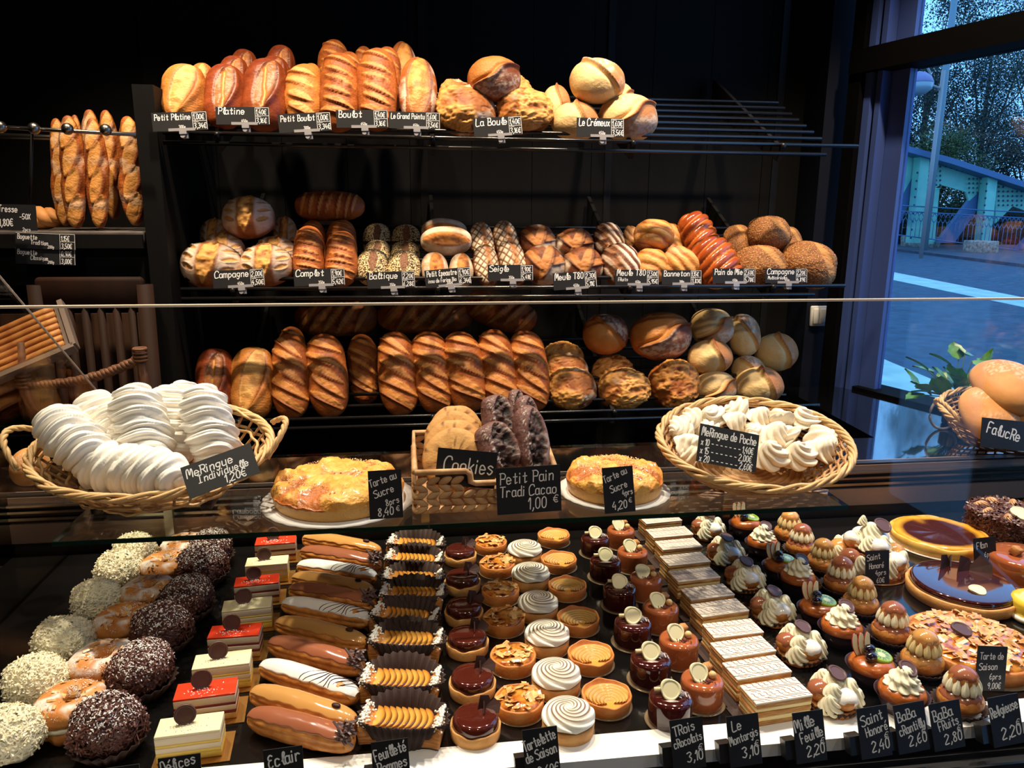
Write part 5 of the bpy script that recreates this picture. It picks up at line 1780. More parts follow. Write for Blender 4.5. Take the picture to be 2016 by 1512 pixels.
def choux_ring(seed):
    t = thing('choux_ring', '', 'pastry')
    n, m = 48, 14
    a = np.linspace(0, 2 * math.pi, n, endpoint=False)

    def torus(Rm, r, z, sq):
        P = np.stack([Rm * np.cos(a), Rm * np.sin(a), 0 * a + z], 1)
        V, Fc = tube(P, r, m, True)
        V = V.copy()
        V[:, 2] = z + (V[:, 2] - z) * sq
        return V + ((fbm(V * 70, seed, 3) - 0.5) * 0.008)[:, None] * np.array([1, 1, 1.0]), Fc
    part('base', torus(0.0255, 0.0165, 0.013, 0.75), CHOUX, t)
    part('cream', torus(0.0255, 0.0155, 0.024, 0.6), CREAM, t)
    lid = torus(0.0255, 0.0165, 0.036, 0.8)
    pw = sst(0.45, 0.6, fbm(lid[0] * 75, seed + 6, 3)) * sst(0.036, 0.045, lid[0][:, 2]) * (0.55 + 0.45 * vnoise(lid[0] * 900, seed))
    part('lid', lid, amat('sugared_choux', (196, 122, 56), (220, 150, 76), (130, 66, 26), (246, 242, 236), None, 0.5, 55, 0.5, 110), t, True, np.stack([0 * pw, pw * 0.95, 0 * pw], 1))

    def sp(rng, k):
        th = rng.uniform(0, 2 * math.pi, k)
        ph = rng.uniform(0.1, math.pi - 0.1, k)
        N = np.stack([np.cos(ph) * np.cos(th), np.cos(ph) * np.sin(th), np.sin(ph)], 1)
        return np.stack([0.0255 * np.cos(th), 0.0255 * np.sin(th), 0 * th + 0.037], 1) + N * np.array([0.017, 0.017, 0.0135]), N
    def sps(rng, k):
        P, N = sp(rng, k * 3)
        keep = np.argsort(fbm(P * 70, seed, 2) + rng.uniform(0, 0.12, k * 3))[-k:]
        return P[keep], N[keep]
    part('almond_flakes', flakes(26, np.random.default_rng(seed), sp, 0.0055, 1.6, 0.12), ALM, t, False)['kind'] = 'stuff'
    part('icing_sugar', flakes(700, np.random.default_rng(seed + 3), sps, 0.0008, 1.4, 0.2), SUGAR, t, False)['kind'] = 'stuff'
    return t


cr = [choux_ring(s) for s in (21, 22)]
place(cr, [(140, 1392), (202, 1308), (244, 1228), (290, 1168), (326, 1117), (362, 1078)], 0.034,
      lambda i, n: 'choux ring dusted with sugar, ' + fo(i, 'one of its column', n), 'choux rings', sc=1.12)


# ---- layered cream slices
def slice_cake(kind):
    t = thing('cream_slice', '', 'cake')
    W, D = 0.083, 0.040
    red = kind == 'red'
    SP = mat('sponge', (226, 186, 120), 0.8, var=(206, 160, 92), vscale=80, bump=0.4) if red else mat('sponge_yellow', (238, 200, 96), 0.8, var=(228, 186, 80), vscale=80, bump=0.4)
    MID = mat('berry_layer', (128, 34, 40), 0.35) if red else mat('lemon_layer', (240, 206, 96), 0.4)
    CR_ = mat('slice_cream', (238, 220, 190), 0.5)
    TOP = mat('red_jelly', (232, 66, 38), 0.12, coat=0.4) if red else mat('cream_top', (244, 232, 186), 0.3)
    z = 0.002
    for nm, h, m in (('sponge', 0.009, SP), ('filling', 0.005, MID), ('sponge', 0.008, CR_), ('filling', 0.004, MID), ('cream', 0.011, CR_), ('top', 0.0035, TOP)):
        part(nm, bbox(W, D, h, 0.0012, (0, 0, z + h / 2)), m, t)
        z += h
    part('gold_card', box(W + 0.016, D + 0.022, 0.0012, (0.003, 0, 0.0008)), GOLD, t, False)
    part('chocolate_disc', xf(seal(0.0145, 0.0042, 0.0), (-0.006, 0.006, z + 0.012), (R(78), 0, R(8))), SEALM, t)
    part('crumbs', flakes(45, np.random.default_rng(5), lambda r, k: (np.stack([r.normal(0.0, 0.014, k), r.normal(-0.006, 0.006, k), np.full(k, z + 0.0006)], 1), np.tile([0, 0, 1.0], (k, 1))), 0.0012, 1.5, 0.5), SUGAR, t, False)['kind'] = 'stuff'
    return t


sw, srd = slice_cake('white'), slice_cake('red')
place([sw, srd], [(374, 1428), (406, 1358), (438, 1300), (463, 1242), (487, 1190), (506, 1142), (526, 1104), (543, 1064)], 0.041,
      lambda i, n: ('cream-topped layered slice with chocolate disc, ' if i % 2 == 0 else 'red-topped layered slice with chocolate disc, ') + fo(i, 'slice of its column', n), 'layered cream slices', rz=R(4), jit=3)


# ---- eclairs
def eclair(kind, seed):
    t = thing('eclair', '', 'eclair')
    L, W, H = 0.148, 0.042, 0.040
    V, N, Fc, up = body(W, H, L, 3.2, 40, 56, 1.0)
    V = V[:, [2, 0, 1]] * np.array([1, 1, -1.0])      # length on x, up on z
    Nn = N[:, [2, 0, 1]] * np.array([1, 1, -1.0])
    dv = (fbm(V * np.array([40, 80, 80]), seed, 3) - 0.5) * 0.006
    bend = 0.006 * (1 - (V[:, 0] / (L / 2)) ** 2)
    B = V + Nn * dv[:, None]
    rg = np.exp(-((V[:, 2] - 0.002) / 0.003) ** 2) * (np.abs(V[:, 1]) > W * 0.3)
    B = B - Nn * (rg * 0.0025)[:, None]
    B[:, 2] += H / 2
    B[:, 2] = np.maximum(B[:, 2], 0.001)
    part('choux', (B, Fc), CHOUX, t)
    # icing: the upper half of the same form, a little larger
    nu, nv = 26, 48
    s = np.linspace(-0.985, 0.985, nv)
    th = np.linspace(-0.95, 0.95, nu)
    Vi = []
    for a in s:
        r = (1 - abs(a) ** 3.2) ** (1 / 3.2)
        e = 1 + 0.05 * math.sin(a * 11 + seed) + 0.04 * math.sin(a * 23)
        for j, b in enumerate(th):
            k = 1.085 if 0 < j < nu - 1 else 0.97
            Vi.append((a * L / 2 * 1.01, W / 2 * r * k * math.sin(b * e), H / 2 + H / 2 * r * k * math.cos(b * e)))
    Vi = np.array(Vi)
    Vi[:, 2] += (fbm(Vi * 45, seed + 3, 2) - 0.5) * 0.003
    part('icing', (Vi, [q[::-1] for q in grid_faces(nu, nv, False)]), {'coffee': COFFEE, 'cocoa': MILKI, 'white': WICE}[kind], t)
    rng = np.random.default_rng(seed)
    if kind == 'coffee':
        part('coffee_bean', xf(blob(0.006, 0.0045, 0.003, 0.05, 40, 2, 14, 10), (0.048, 0.0, H + 0.0018)), CHOC, t)
    elif kind == 'cocoa':
        fl = [box(0.0026, 0.012 * rng.uniform(0.6, 1.2), 0.0026, (0.064 + rng.normal() * 0.0055, rng.normal() * 0.010, H * 0.86 + rng.normal() * 0.006), tuple(rng.uniform(-1.5, 1.5, 3))) for _ in range(54)]
        part('chocolate_curls', join(*fl), mat('curl', (104, 82, 80), 0.4), t, False)
    else:
        ln = []
        for k in range(8):
            x0 = 0.008 + k * 0.0075
            bb = np.linspace(-0.85, 0.85, 9)
            ln.append(tube([(x0 + 0.011 * math.sin(b) + 0.004 * math.sin(3 * b + k), W / 2 * 1.075 * math.sin(b) * (1 - (x0 / 0.085) ** 4), H / 2 + H / 2 * 1.075 * math.cos(b) * (1 - (x0 / 0.085) ** 4 * 0.4)) for b in bb], 0.0007, 5))
        part('chocolate_lines', join(*ln), CHOC, t)
    return t


EK = ['cocoa', 'coffee', 'white']
EL = {'cocoa': 'cocoa-iced eclair with chocolate curls, ', 'coffee': 'coffee-iced eclair, ', 'white': 'white-iced eclair with dark lines, '}
eps = {k: eclair(k, 50 + i) for i, k in enumerate(EK)}
ends = [((490, 1408), (697, 1462)), ((496, 1362), (702, 1424)), ((514, 1310), (706, 1372)), ((530, 1265), (716, 1315)), ((544, 1226), (722, 1268)), ((556, 1188), (732, 1222)),
        ((570, 1160), (740, 1190)), ((576, 1138), (736, 1166)), ((586, 1114), (742, 1137)), ((592, 1086), (750, 1112)), ((597, 1060), (750, 1086))]
seen = set()
for i, (a, b) in enumerate(ends):
    k = EK[i % 3]
    pa, pb = onZ(*a, ZD + 0.022), onZ(*b, ZD + 0.022)
    c = (pa + pb) / 2
    c.z = ZD
    rot = (0, 0, math.atan2((pb - pa).y, (pb - pa).x))
    s = (pb - pa).length / 0.150
    lb = EL[k] + fo(i, 'eclair of the row', 11)
    if k in seen:
        dup(eps[k], c, rot, (s, min(s, 1.0), min(s, 1.0)), lb, 'eclairs')
    else:
        o = eps[k]
        o.location, o.rotation_euler, o.scale = c, rot, (s, min(s, 1.0), min(s, 1.0))
        o['label'], o['group'] = lb, 'eclairs'
        seen.add(k)


# ---- apple puff pastries
def apple_puff(seed):
    t = thing('apple_puff_pastry', '', 'pastry')
    L, W = 0.112, 0.05
    PUF = mat('puff_pastry', (214, 146, 72), 0.4, var=(168, 96, 40), vscale=40, bump=0.6, stretch=(1, 1, 8))
    nx, ny = 34, 13
    gx, gy = np.meshgrid(np.linspace(-1, 1, nx), np.linspace(-1, 1, ny))
    ex = 1 - np.maximum(np.abs(gx) ** 14, np.abs(gy) ** 10)
    zt = 0.013 + 0.011 * ex + 0.013 * sst(0.66, 0.97, np.abs(gx)) + (fbm(np.stack([gx.ravel() * 7, gy.ravel() * 4, 0 * gx.ravel()], 1), seed, 3).reshape(gx.shape) - 0.5) * 0.006
    top = np.stack([gx * L / 2, gy * W / 2 * (1 + 0.10 * sst(0.7, 1, np.abs(gx))), zt], -1).reshape(-1, 3)
    bot = top * np.array([0.96, 0.94, 0]) + np.array([0, 0, 0.005])
    V = np.concatenate([top, bot])
    Fc = grid_faces(nx, ny, False)
    bd = [i for i in range(nx)] + [j * nx + nx - 1 for j in range(1, ny)] + [(ny - 1) * nx + i for i in range(nx - 2, -1, -1)] + [j * nx for j in range(ny - 2, 0, -1)]
    q_ = nx * ny
    Fc = Fc + [(bd[k], q_ + bd[k], q_ + bd[(k + 1) % len(bd)], bd[(k + 1) % len(bd)]) for k in range(len(bd))]
    part('pastry', (V, Fc), PUF, t)
    AP = amat('apple_slice', (238, 150, 48), (232, 178, 84), (74, 24, 10), (240, 200, 120), None, 0.12, 30, 0.15, 80, coat=0.7)
    for k in range(9):
        x = -0.040 + k * 0.0083
        n = 22
        a = np.linspace(-1.5, 1.5, n)
        Vs, mk = [], []
        for b in a:
            for q, rr in enumerate((0.0, 0.6, 0.93, 1.0)):
                Vs.append((x + 0.0165 * math.cos(b) * rr, 0.0225 * math.sin(b) * (0.85 + 0.15 * rr), 0.0248 + 0.0068 * rr - 0.0035 * (q == 3)))
                mk.append((0, 0.35, 0) if q == 0 else ((0, 0.05, 0) if q == 1 else ((0.75, 0, 0) if q == 2 else (1, 0, 0))))
        part('apple_slice', (np.array(Vs), grid_faces(4, n, False)), AP, t, True, np.array(mk))
    for sgn in (-1, 1):
        rg = np.random.default_rng(seed + sgn)
        pl_ = []
        for _ in range(110):
            x = sgn * (L / 2 - abs(rg.normal()) * 0.007)
            y = rg.uniform(-W / 2, W / 2)
            pl_.append(blob(0.0021, 0.0019, 0.0017, 0.1, 90, 1, 6, 5))
            pl_[-1] = xf(pl_[-1], (x, y, 0.0245 + 0.013 * float(sst(0.66, 0.97, abs(x) / (L / 2))) * (1 - 0.8 * (abs(x) > L * 0.49)) + rg.uniform(-0.002, 0.001)))
        part('pearl_sugar', join(*pl_), PEARL, t)['kind'] = 'stuff'
    V, Fc = cup(0.030, 0.044, 0.038, 34, 0.05)
    V = V * np.array([1.42, 0.98, 1])
    V[:, 2] *= 0.75 + 0.45 * np.abs(V[:, 1]) / 0.042
    part('paper_cup', (V, Fc), PAPERB, t)
    return t


ap = apple_puff(3)
place(ap, [(793, 1418), (790, 1340), (800, 1262), (797, 1214), (812, 1170), (812, 1138), (815, 1102), (818, 1072)], 0.028,
      lambda i, n: 'glazed apple puff pastry in brown paper, ' + fo(i, 'one of its column', n), 'apple puff pastries', rz=R(-14), jit=5, sc=1.04)


# ---- round tarts
def ctart(seed):
    t = thing('chocolate_tart', '', 'tart')
    part('crust', shell(0.035, 0.019, 0.0035, 0.0012, 56, seed), CRUST, t)
    part('ganache', lathe([(0.030, 0.008), (0.0325, 0.016), (0.0325, 0.026), (0.0305, 0.0305), (0.027, 0.032), (0.015, 0.0327), (0.0004, 0.033)], 48), CHOCG, t)
    sh = []
    for k, (x, y, a, b, s) in enumerate(((0.018, 0.010, 60, 20, 1.0), (0.024, 0.004, 35, -40, 0.9), (0.017, 0.004, 75, 70, 0.8))):
        V, Fc = prism([(-0.013 * s, 0), (0.012 * s, 0.001), (0.009 * s, 0.015 * s), (-0.004 * s, 0.019 * s)], 0.0016)
        V = V.copy()
        V[:, 1] += 0.004 * (V[:, 0] / 0.013) ** 2
        part('chocolate_shard', xf((V, Fc), (x, y, 0.033), (R(a - 90), R(8 * k), R(b))), CHOC, t, False)
    return t


c_ = ctart(2)
place(c_, [(936, 1420), (930, 1338), (920, 1258), (913, 1198), (910, 1140), (906, 1086)], 0.022,
      lambda i, n: 'glossy dark chocolate tart with chocolate shards, ' + fo(i, 'one of its column', n), 'chocolate tarts', rz=R(5))


def almond_top(r, z, n, seed, fm):
    rng = np.random.default_rng(seed)

    def sp(q, k):
        a, b = q.uniform(0, 2 * math.pi, k), np.sqrt(q.uniform(0, 1, k)) * r * 0.96
        N = np.stack([q.normal(0, 0.24, k), q.normal(0, 0.24, k), np.ones(k)], 1)
        N /= np.linalg.norm(N, axis=1)[:, None]
        return np.stack([b * np.cos(a), b * np.sin(a), z + 0.003 * (1 - (b / r) ** 2) + q.uniform(0, 0.002, k)], 1), N
    return flakes(n, rng, sp, fm, 1.6, 0.06)


def atart(seed):
    t = thing('almond_fruit_tart', '', 'tart')
    part('crust', shell(0.036, 0.022, 0.004, 0.0006, 48, seed), CRUSTD, t)
    V, Fc = lathe([(0.033, 0.008), (0.0335, 0.019), (0.028, 0.0235), (0.018, 0.0255), (0.008, 0.0265), (0.0005, 0.0268)], 48)
    V = V.copy()
    V[:, 2] += (fbm(V * 140, seed, 3) - 0.5) * 0.008 * (V[:, 2] > 0.015)
    part('filling', (V, Fc), mat('fruit_filling', (230, 158, 60), 0.12, var=(150, 60, 22), vscale=75, bump=0.4, coat=0.7), t)
    part('almond_flakes', almond_top(0.032, 0.0245, 34, seed, 0.0075), ALM, t, False)['kind'] = 'stuff'
    part('cake_disc', lathe([(0.0375, 0.0001), (0.0385, 0.0008), (0.037, 0.0012)], 40), CLEAR, t)
    return t


a_ = [atart(4), atart(9)]
place(a_, [(1022, 1376), (1010, 1290), (992, 1216), (985, 1160), (979, 1108), (966, 1066)], 0.020,
      lambda i, n: 'browned almond fruit tartlet, ' + fo(i, 'one of its column', n), 'almond tartlets')


def mtart(seed):
    t = thing('lemon_meringue_tart', '', 'tart')
    part('crust', shell(0.0365, 0.021, 0.004, 0.0005, 48, seed), CRUST, t)
    part('lemon_cream', disc(0.034, 0.010, 0.0225, 0.002), YOLK, t)
    nr, nt = 76, 150
    V, mk = [], []
    for i in range(nr):
        u = i / (nr - 1)
        r = 0.0375 * u
        for j in range(nt):
            th = 2 * math.pi * j / nt
            ph = th * 6 - 44 * u ** 0.8 + 0.5 * math.sin(3 * th)
            ridge = abs(math.cos(ph / 2))
            z = 0.024 + 0.0155 * math.sqrt(max(0, 1 - u ** 2.4)) + 0.0036 * (ridge - 0.5) * min(1, u * 4)
            rr = r * (1 + 0.035 * ridge * u)
            V.append((rr * math.cos(th), rr * math.sin(th), z))
            tip = float(sst(0.74, 0.92, ridge)) * min(1, u * 4) * (1 - float(sst(0.74, 0.97, u)))
            mk.append((tip * 0.9, 0, 0))
    MT = amat('torched_meringue', (246, 242, 230), (240, 232, 214), (112, 70, 34), (220, 180, 120), None, 0.45, 20, 0.05)
    o = part('meringue', (np.array(V), grid_faces(nt, nr)), MT, t, True, np.array(mk))
    part('cake_disc', lathe([(0.0375, 0.0001), (0.0385, 0.0008), (0.037, 0.0012)], 40), CLEAR, t)
    return t


m_ = mtart(3)
place(m_, [(1119, 1408), (1095, 1328), (1077, 1248), (1059, 1186), (1045, 1128), (1033, 1080)], 0.026,
      lambda i, n: 'lemon meringue tartlet with torched white swirl, ' + fo(i, 'one of its column', n), 'meringue tartlets', jit=40)


def rtart(seed):
    t = thing('apple_tart', '', 'tart')
    part('crust', shell(0.036, 0.021, 0.0032, 0.0012, 56, seed, 1.05), CRUSTD, t)
    part('compote', disc(0.0335, 0.006, 0.015, 0.002), mat('compote', (222, 158, 72), 0.15, coat=0.5), t)
    AP = amat('apple_rose', (228, 164, 74), (238, 184, 98), (130, 62, 22), (244, 214, 150), None, 0.12, 30, 0.12, 90, coat=0.7)
    for k in range(6):
        r = 0.008 + 0.0045 * k
        n = 26
        a = np.linspace(-0.5, math.pi + 0.5, n)
        Vs, mk = [], []
        for q in a:
            for w_, (dr, dz) in enumerate(((-0.004, 0.013), (-0.0012, 0.0185), (0.0006, 0.019), (0.0012, 0.0165))):
                Vs.append(((r + dr) * math.cos(q) * 1.1, -0.017 + (r + dr) * math.sin(q) * 1.05 + 0.0015 * k, dz + 0.0012 * k * 0.4))
                mk.append(((0, 0.4, 0), (0, 0.2, 0), (0.55, 0, 0), (1, 0, 0))[w_])
        Vs = np.array(Vs)
        rad = np.hypot(Vs[:, 0], Vs[:, 1])
        ov = rad > 0.0325
        Vs[ov, :2] *= (0.0325 / rad[ov])[:, None]
        part('apple_slice', (Vs, grid_faces(4, n, False)), AP, t, True, np.array(mk))
    part('cake_disc', lathe([(0.0375, 0.0001), (0.0395, 0.0008), (0.037, 0.0012)], 40), CLEAR, t)
    return t


r_ = rtart(6)
place(r_, [(1194, 1372), (1163, 1292), (1138, 1220), (1117, 1156), (1100, 1104), (1090, 1056)], 0.014,
      lambda i, n: 'glazed apple tartlet with curved slices, ' + fo(i, 'one of its column', n), 'apple tartlets', jit=10)


# ---- glazed round mousse cakes
def mousse(kind):
    dark = kind == 'dark'
    t = thing('dark_mousse_cake' if dark else 'caramel_mousse_cake', '', 'cake')
    r, h = 0.0325, 0.043
    part('glaze', lathe([(r - 0.0005, 0.001), (r, 0.004), (r, h - 0.007), (r - 0.0015, h - 0.003), (r - 0.006, h - 0.0003), (r * 0.5, h), (0.0005, h)], 56), CHOCD if dark else MILK, t)
    part('cake_disc', lathe([(0.0355, 0.0001), (0.0375, 0.0009), (0.0355, 0.0013)], 40), CLEAR, t)
    part('white_seal', xf(seal(0.0155, 0.0036, 0.07, 1), (-0.002 if dark else -0.008, -0.001, h + 0.009), (R(52), 0, R(-6 if dark else 12))), WCHOC, t)
    rng = np.random.default_rng(3)
    if dark:
        part('white_curl', rod((-0.023, 0.008, h + 0.006), (0.014, 0.005, h + 0.005), 0.0032, 10), WCHOC, t)
        fl = [box(0.0011, 0.008, 0.0011, (0.014 + rng.normal() * 0.004, -0.002 + rng.normal() * 0.005, h + 0.002 + rng.uniform(0, 0.003)), tuple(rng.uniform(-1, 1, 3))) for _ in range(22)]
        part('sprinkles', join(*fl), mat('pale_sprinkle', (196, 186, 190), 0.5), t, False)
    else:
        part('hazelnut', blob(0.0062, 0.0062, 0.0062, 0.06, 60, 2, 14, 10), HAZEL, t, loc=(0.014, -0.004, h + 0.005))
        part('biscuit', bbox(0.02, 0.012, 0.016, 0.003, n=2), mat('biscuit', (212, 150, 84), 0.7, var=(180, 112, 52), vscale=80, bump=0.5), t, loc=(0.010, 0.013, h + 0.007), rot=(R(30), R(20), R(40)))
        fl = [box(0.0013, 0.005, 0.0013, (0.003 + rng.normal() * 0.004, -0.014 + rng.normal() * 0.003, h + 0.001 + rng.uniform(0, 0.002)), tuple(rng.uniform(-1, 1, 3))) for _ in range(14)]
        part('sprinkles', join(*fl), mat('dark_sprinkle', (112, 50, 44), 0.5), t, False)
    return t


d_ = mousse('dark')
place(d_, [(1320, 1385), (1281, 1308), (1246, 1236), (1220, 1166), (1192, 1112), (1172, 1066)], 0.028,
      lambda i, n: 'tall glossy dark chocolate cake with white seal, ' + fo(i, 'one of its column', n), 'dark mousse cakes', sc=0.98)
k_ = mousse('caramel')
place(k_, [(1382, 1350), (1336, 1270), (1300, 1205), (1271, 1146), (1245, 1094), (1222, 1050)], 0.028,
      lambda i, n: 'caramel-glazed cake with white seal and hazelnut, ' + fo(i, 'one of its column', n), 'caramel mousse cakes', sc=0.98)


# ---- mille-feuilles
def millefeuille(seed):
    t = thing('mille_feuille', '', 'pastry')
    W, D = 0.094, 0.047
    PF = mat('flaky_pastry', (226, 172, 100), 0.6, var=(184, 118, 58), vscale=40, bump=0.9, bscale=70, stretch=(1, 1, 7))
    CC = mat('pastry_cream', (250, 226, 158), 0.4)
    z = 0.001
    for nm, h, m, s in (('pastry', 0.008, PF, 1.0), ('cream', 0.008, CC, 0.985), ('pastry', 0.007, PF, 1.0), ('cream', 0.008, CC, 0.985), ('pastry', 0.006, PF, 1.0)):
        V, Fc = bbox(W * s, D * s, h, 0.0022, (0, 0, z + h / 2), n=5)
        V = V + ((fbm(V * np.array([60, 60, 60]), seed + int(z * 1e4), 3) - 0.5) * 0.005)[:, None] * np.array([1, 1, 0.3])
        part(nm, (V, Fc), m, t)
        z += h
    part('icing', bbox(W * 1.005, D * 1.005, 0.004, 0.0018, (0, 0, z + 0.0015)), mat('fondant', (246, 230, 216), 0.18, coat=0.4), t)
    zt = z + 0.0037
    ln = []
    rg_ = random.Random(seed)
    for row in range(4):
        y = -D * 0.37 + row * D * 0.245
        for q in range(9):
            x = -W * 0.43 + q * W * 0.105 + rg_.uniform(-0.002, 0.002)
            h_ = rg_.uniform(0.8, 1.25)
            if row in (1, 3):
                pts = [(x - 0.002, y + 0.0045 * h_), (x + 0.001, y + 0.003 * h_), (x + 0.001, y - 0.002 * h_), (x + 0.005, y - 0.0045 * h_)]
            else:
                pts = [(x - 0.008 * h_, y + 0.004), (x, y + 0.001), (x + 0.008 * h_, y - 0.0042)]
            v, f = ribbon(smooth(pts), 0.00105)
            ln.append((np.column_stack([v, np.zeros(len(v))]), f))
    V, Fc = join(*ln)
    part('chocolate_feathering', (V + np.array([0, 0, zt]), Fc), mat('feather_line', (112, 62, 44), 0.3), t, False)
    part('brown_card', box(W + 0.03, D + 0.012, 0.0012, (-0.002, 0, 0.0008)), PAPERB, t, False)
    return t


f_ = [millefeuille(3), millefeuille(8)]
place(f_, [(1528, 1357), (1490, 1312), (1463, 1272), (1443, 1234), (1417, 1194), (1393, 1162), (1367, 1128), (1349, 1098), (1336, 1068), (1318, 1046), (1300, 1018)], 0.042,
      lambda i, n: 'feather-iced mille-feuille, ' + fo(i, 'slice of the slanting row', n), 'mille-feuilles', rz=R(6), jit=1.5, sc=0.98)


# ---- choux with cream
def bun(r, icing, seed, ic=0.45):
    o = [('bun', blob(r, r, r * 0.86, 0.12, 55, seed, 24, 16), CHOUX)]
    V, Fc = sphere(24, 14, r * 1.05, r * 1.05, r * 0.92)
    th = np.arctan2(V[:, 1], V[:, 0])
    lo = r * (ic - 0.30) + r * 0.14 * np.sin(th * 4 + seed)
    m = V[:, 2] < lo
    V[m] = V[m] * 0.9
    o.append(('icing', (V, Fc), icing))
    return o


def saint_honore(seed):
    t = thing('cream_choux_pastry', '', 'pastry')
    V, Fc = disc(0.034, 0.001, 0.012, 0.004)
    part('base', (V + ((fbm(V * 90, seed, 2) - 0.5) * 0.003)[:, None], Fc), CRUSTD, t)
    part('paper_cup', cup(0.031, 0.039, 0.013, 26, 0.05), PAPERB, t)
    for k, (a, ic) in enumerate(((-78, WICE), (165, MILKI), (48, COFFEE))):
        x, y = 0.021 * math.cos(R(a)), 0.021 * math.sin(R(a))
        b = bun(0.0175, ic, seed + k)
        bo = part('choux_bun', xf(b[0][1], sc=(1, 1, 1)), CHOUX, t, loc=(x, y, 0.025))
        part('icing', b[1][1], ic, bo)
    for a in (-130, -28, 105):
        x, y = 0.025 * math.cos(R(a)), 0.025 * math.sin(R(a))
        part('cream_rosette', rosette(0.0165, 0.026, 7, 2.0, 0.2), CREAM, t, loc=(x, y, 0.012), rot=(R(-18 * math.sin(R(a))), R(18 * math.cos(R(a))), 0))
        part('cream_rosette', rosette(0.014, 0.020, 7, 2.0, 0.2, 16, 42), CREAM, t, loc=(x * 0.75, y * 0.75, 0.030), rot=(R(-10), R(10), R(a)))
    part('cream_swirl', rosette(0.020, 0.026, 8, 2.0, 0.18), CREAM, t, loc=(0, 0.004, 0.028))
    part('chocolate_seal', xf(seal(0.0138, 0.0035, 0.05, seed), (0.002, 0.001, 0.0525), (R(20), R(8), R(10))), SEALM, t)
    return t


s_ = [saint_honore(2), saint_honore(7)]
place(s_, [(1643, 1356), (1576, 1262), (1520, 1190), (1466, 1128), (1428, 1080), (1394, 1032)], 0.030,
      lambda i, n: 'cream-topped choux pastry with dark seal, ' + fo(i, 'one of its slanting column', n), 'cream choux pastries', sc=1.02, jit=6)

BABA = mat('rum_sponge', (186, 100, 36), 0.22, var=(150, 72, 24), vscale=40, bump=0.25, bscale=130, coat=0.5)


def baba_base(t, seed):
    V, Fc = lathe([(0.024, 0.002), (0.029, 0.014), (0.034, 0.026), (0.0345, 0.033), (0.031, 0.039), (0.022, 0.043), (0.010, 0.044), (0.0005, 0.044)], 44)
    part('cake', (V + ((fbm(V * 60, seed, 2) - 0.5) * 0.004)[:, None], Fc), BABA, t)
    part('plastic_cup', lathe([(0.026, 0.0005), (0.032, 0.016), (0.0385, 0.029), (0.0395, 0.0295), (0.038, 0.0285), (0.0315, 0.016), (0.0255, 0.0015)], 40), mat('cup_brown', (70, 52, 58), 0.12, 0.6), t)


def baba_cream():
    t = thing('cream_baba', '', 'cake')
    baba_base(t, 3)
    part('cream_swirl', rosette(0.027, 0.032, 9, 1.6, 0.15, 26, 72, lambda z: np.sqrt(np.clip(1 - z ** 1.8, 0, 1)) * (1 - 0.35 * z) * (0.9 + 0.1 * np.cos(z * 14))), CREAM, t, loc=(0, 0, 0.041))
    part('chocolate_seal', xf(seal(0.0145, 0.0035, 0.04), (0.006, 0.002, 0.067), (R(26), R(10), 0)), SEALM, t)
    return t


def baba_fruit():
    t = thing('fruit_baba', '', 'cake')
    baba_base(t, 8)
    KW = amat('kiwi_flesh', (136, 168, 44), (160, 186, 62), (34, 30, 14), (214, 216, 150), None, 0.1, 60, 0.1, 90, coat=0.8)
    V, Fc = lathe([(0.0185, 0.0), (0.0185, 0.005), (0.016, 0.006), (0.011, 0.006), (0.0075, 0.006), (0.005, 0.0062), (0.0005, 0.0062)], 40)
    rr = np.hypot(V[:, 0], V[:, 1])
    th = np.arctan2(V[:, 1], V[:, 0])
    mk = np.stack([((rr > 0.006) & (rr < 0.012) & (np.abs(np.sin(th * 8)) > 0.8)) * 0.9, (rr < 0.0055) * 0.9, 0 * rr], 1)
    part('kiwi_slice', (V * np.array([1.05, 0.8, 1]), Fc), KW, t, True, mk, (0.010, -0.004, 0.044), (R(16), R(12), 0))
    for i, (x, y, z) in enumerate(((-0.010, -0.010, 0.050), (-0.006, 0.001, 0.056))):
        part('dark_grape', sphere(18, 12, 0.0105, 0.0085, 0.0085), mat('grape', (26, 14, 26), 0.06, coat=0.8), t, loc=(x, y, z), rot=(0, R(10), R(20)))
    APW, APR = mat('apple_flesh', (246, 228, 184), 0.25), mat('apple_skin', (176, 40, 32), 0.25)
    for k in range(3):
        n = 16
        a = np.linspace(0, math.pi, n)
        out = [(-0.0085 * math.sin(q) * 1.0, 0.019 - 0.019 * math.cos(q)) for q in a] + [(0.0035, 0.035), (0.0035, 0.003)]
        V, Fc = prism(out, 0.0022)
        sl_ = part('apple_slice', (V, Fc), APW, t, False, None, (-0.016 + k * 0.0075, 0.010 - 0.001 * k, 0.040), (R(-14), R(-10 + 7 * k), R(15)))
        part('skin', tube([(x * 1.02, 0, z) for x, z in out[:n]], 0.0008, 5), APR, sl_)
    return t


bc, bf = baba_cream(), baba_fruit()
bl = [(1776, 1362), (1716, 1308), (1657, 1234), (1612, 1196), (1571, 1136), (1537, 1112), (1501, 1066), (1468, 1030)]
place([bc, bf], bl, 0.030, lambda i, n: ('rum sponge with cream swirl, ' if i % 2 == 0 else 'rum sponge topped with kiwi and grapes, ') + fo(i, 'in its column', n), 'babas', jit=4, sc=0.98)


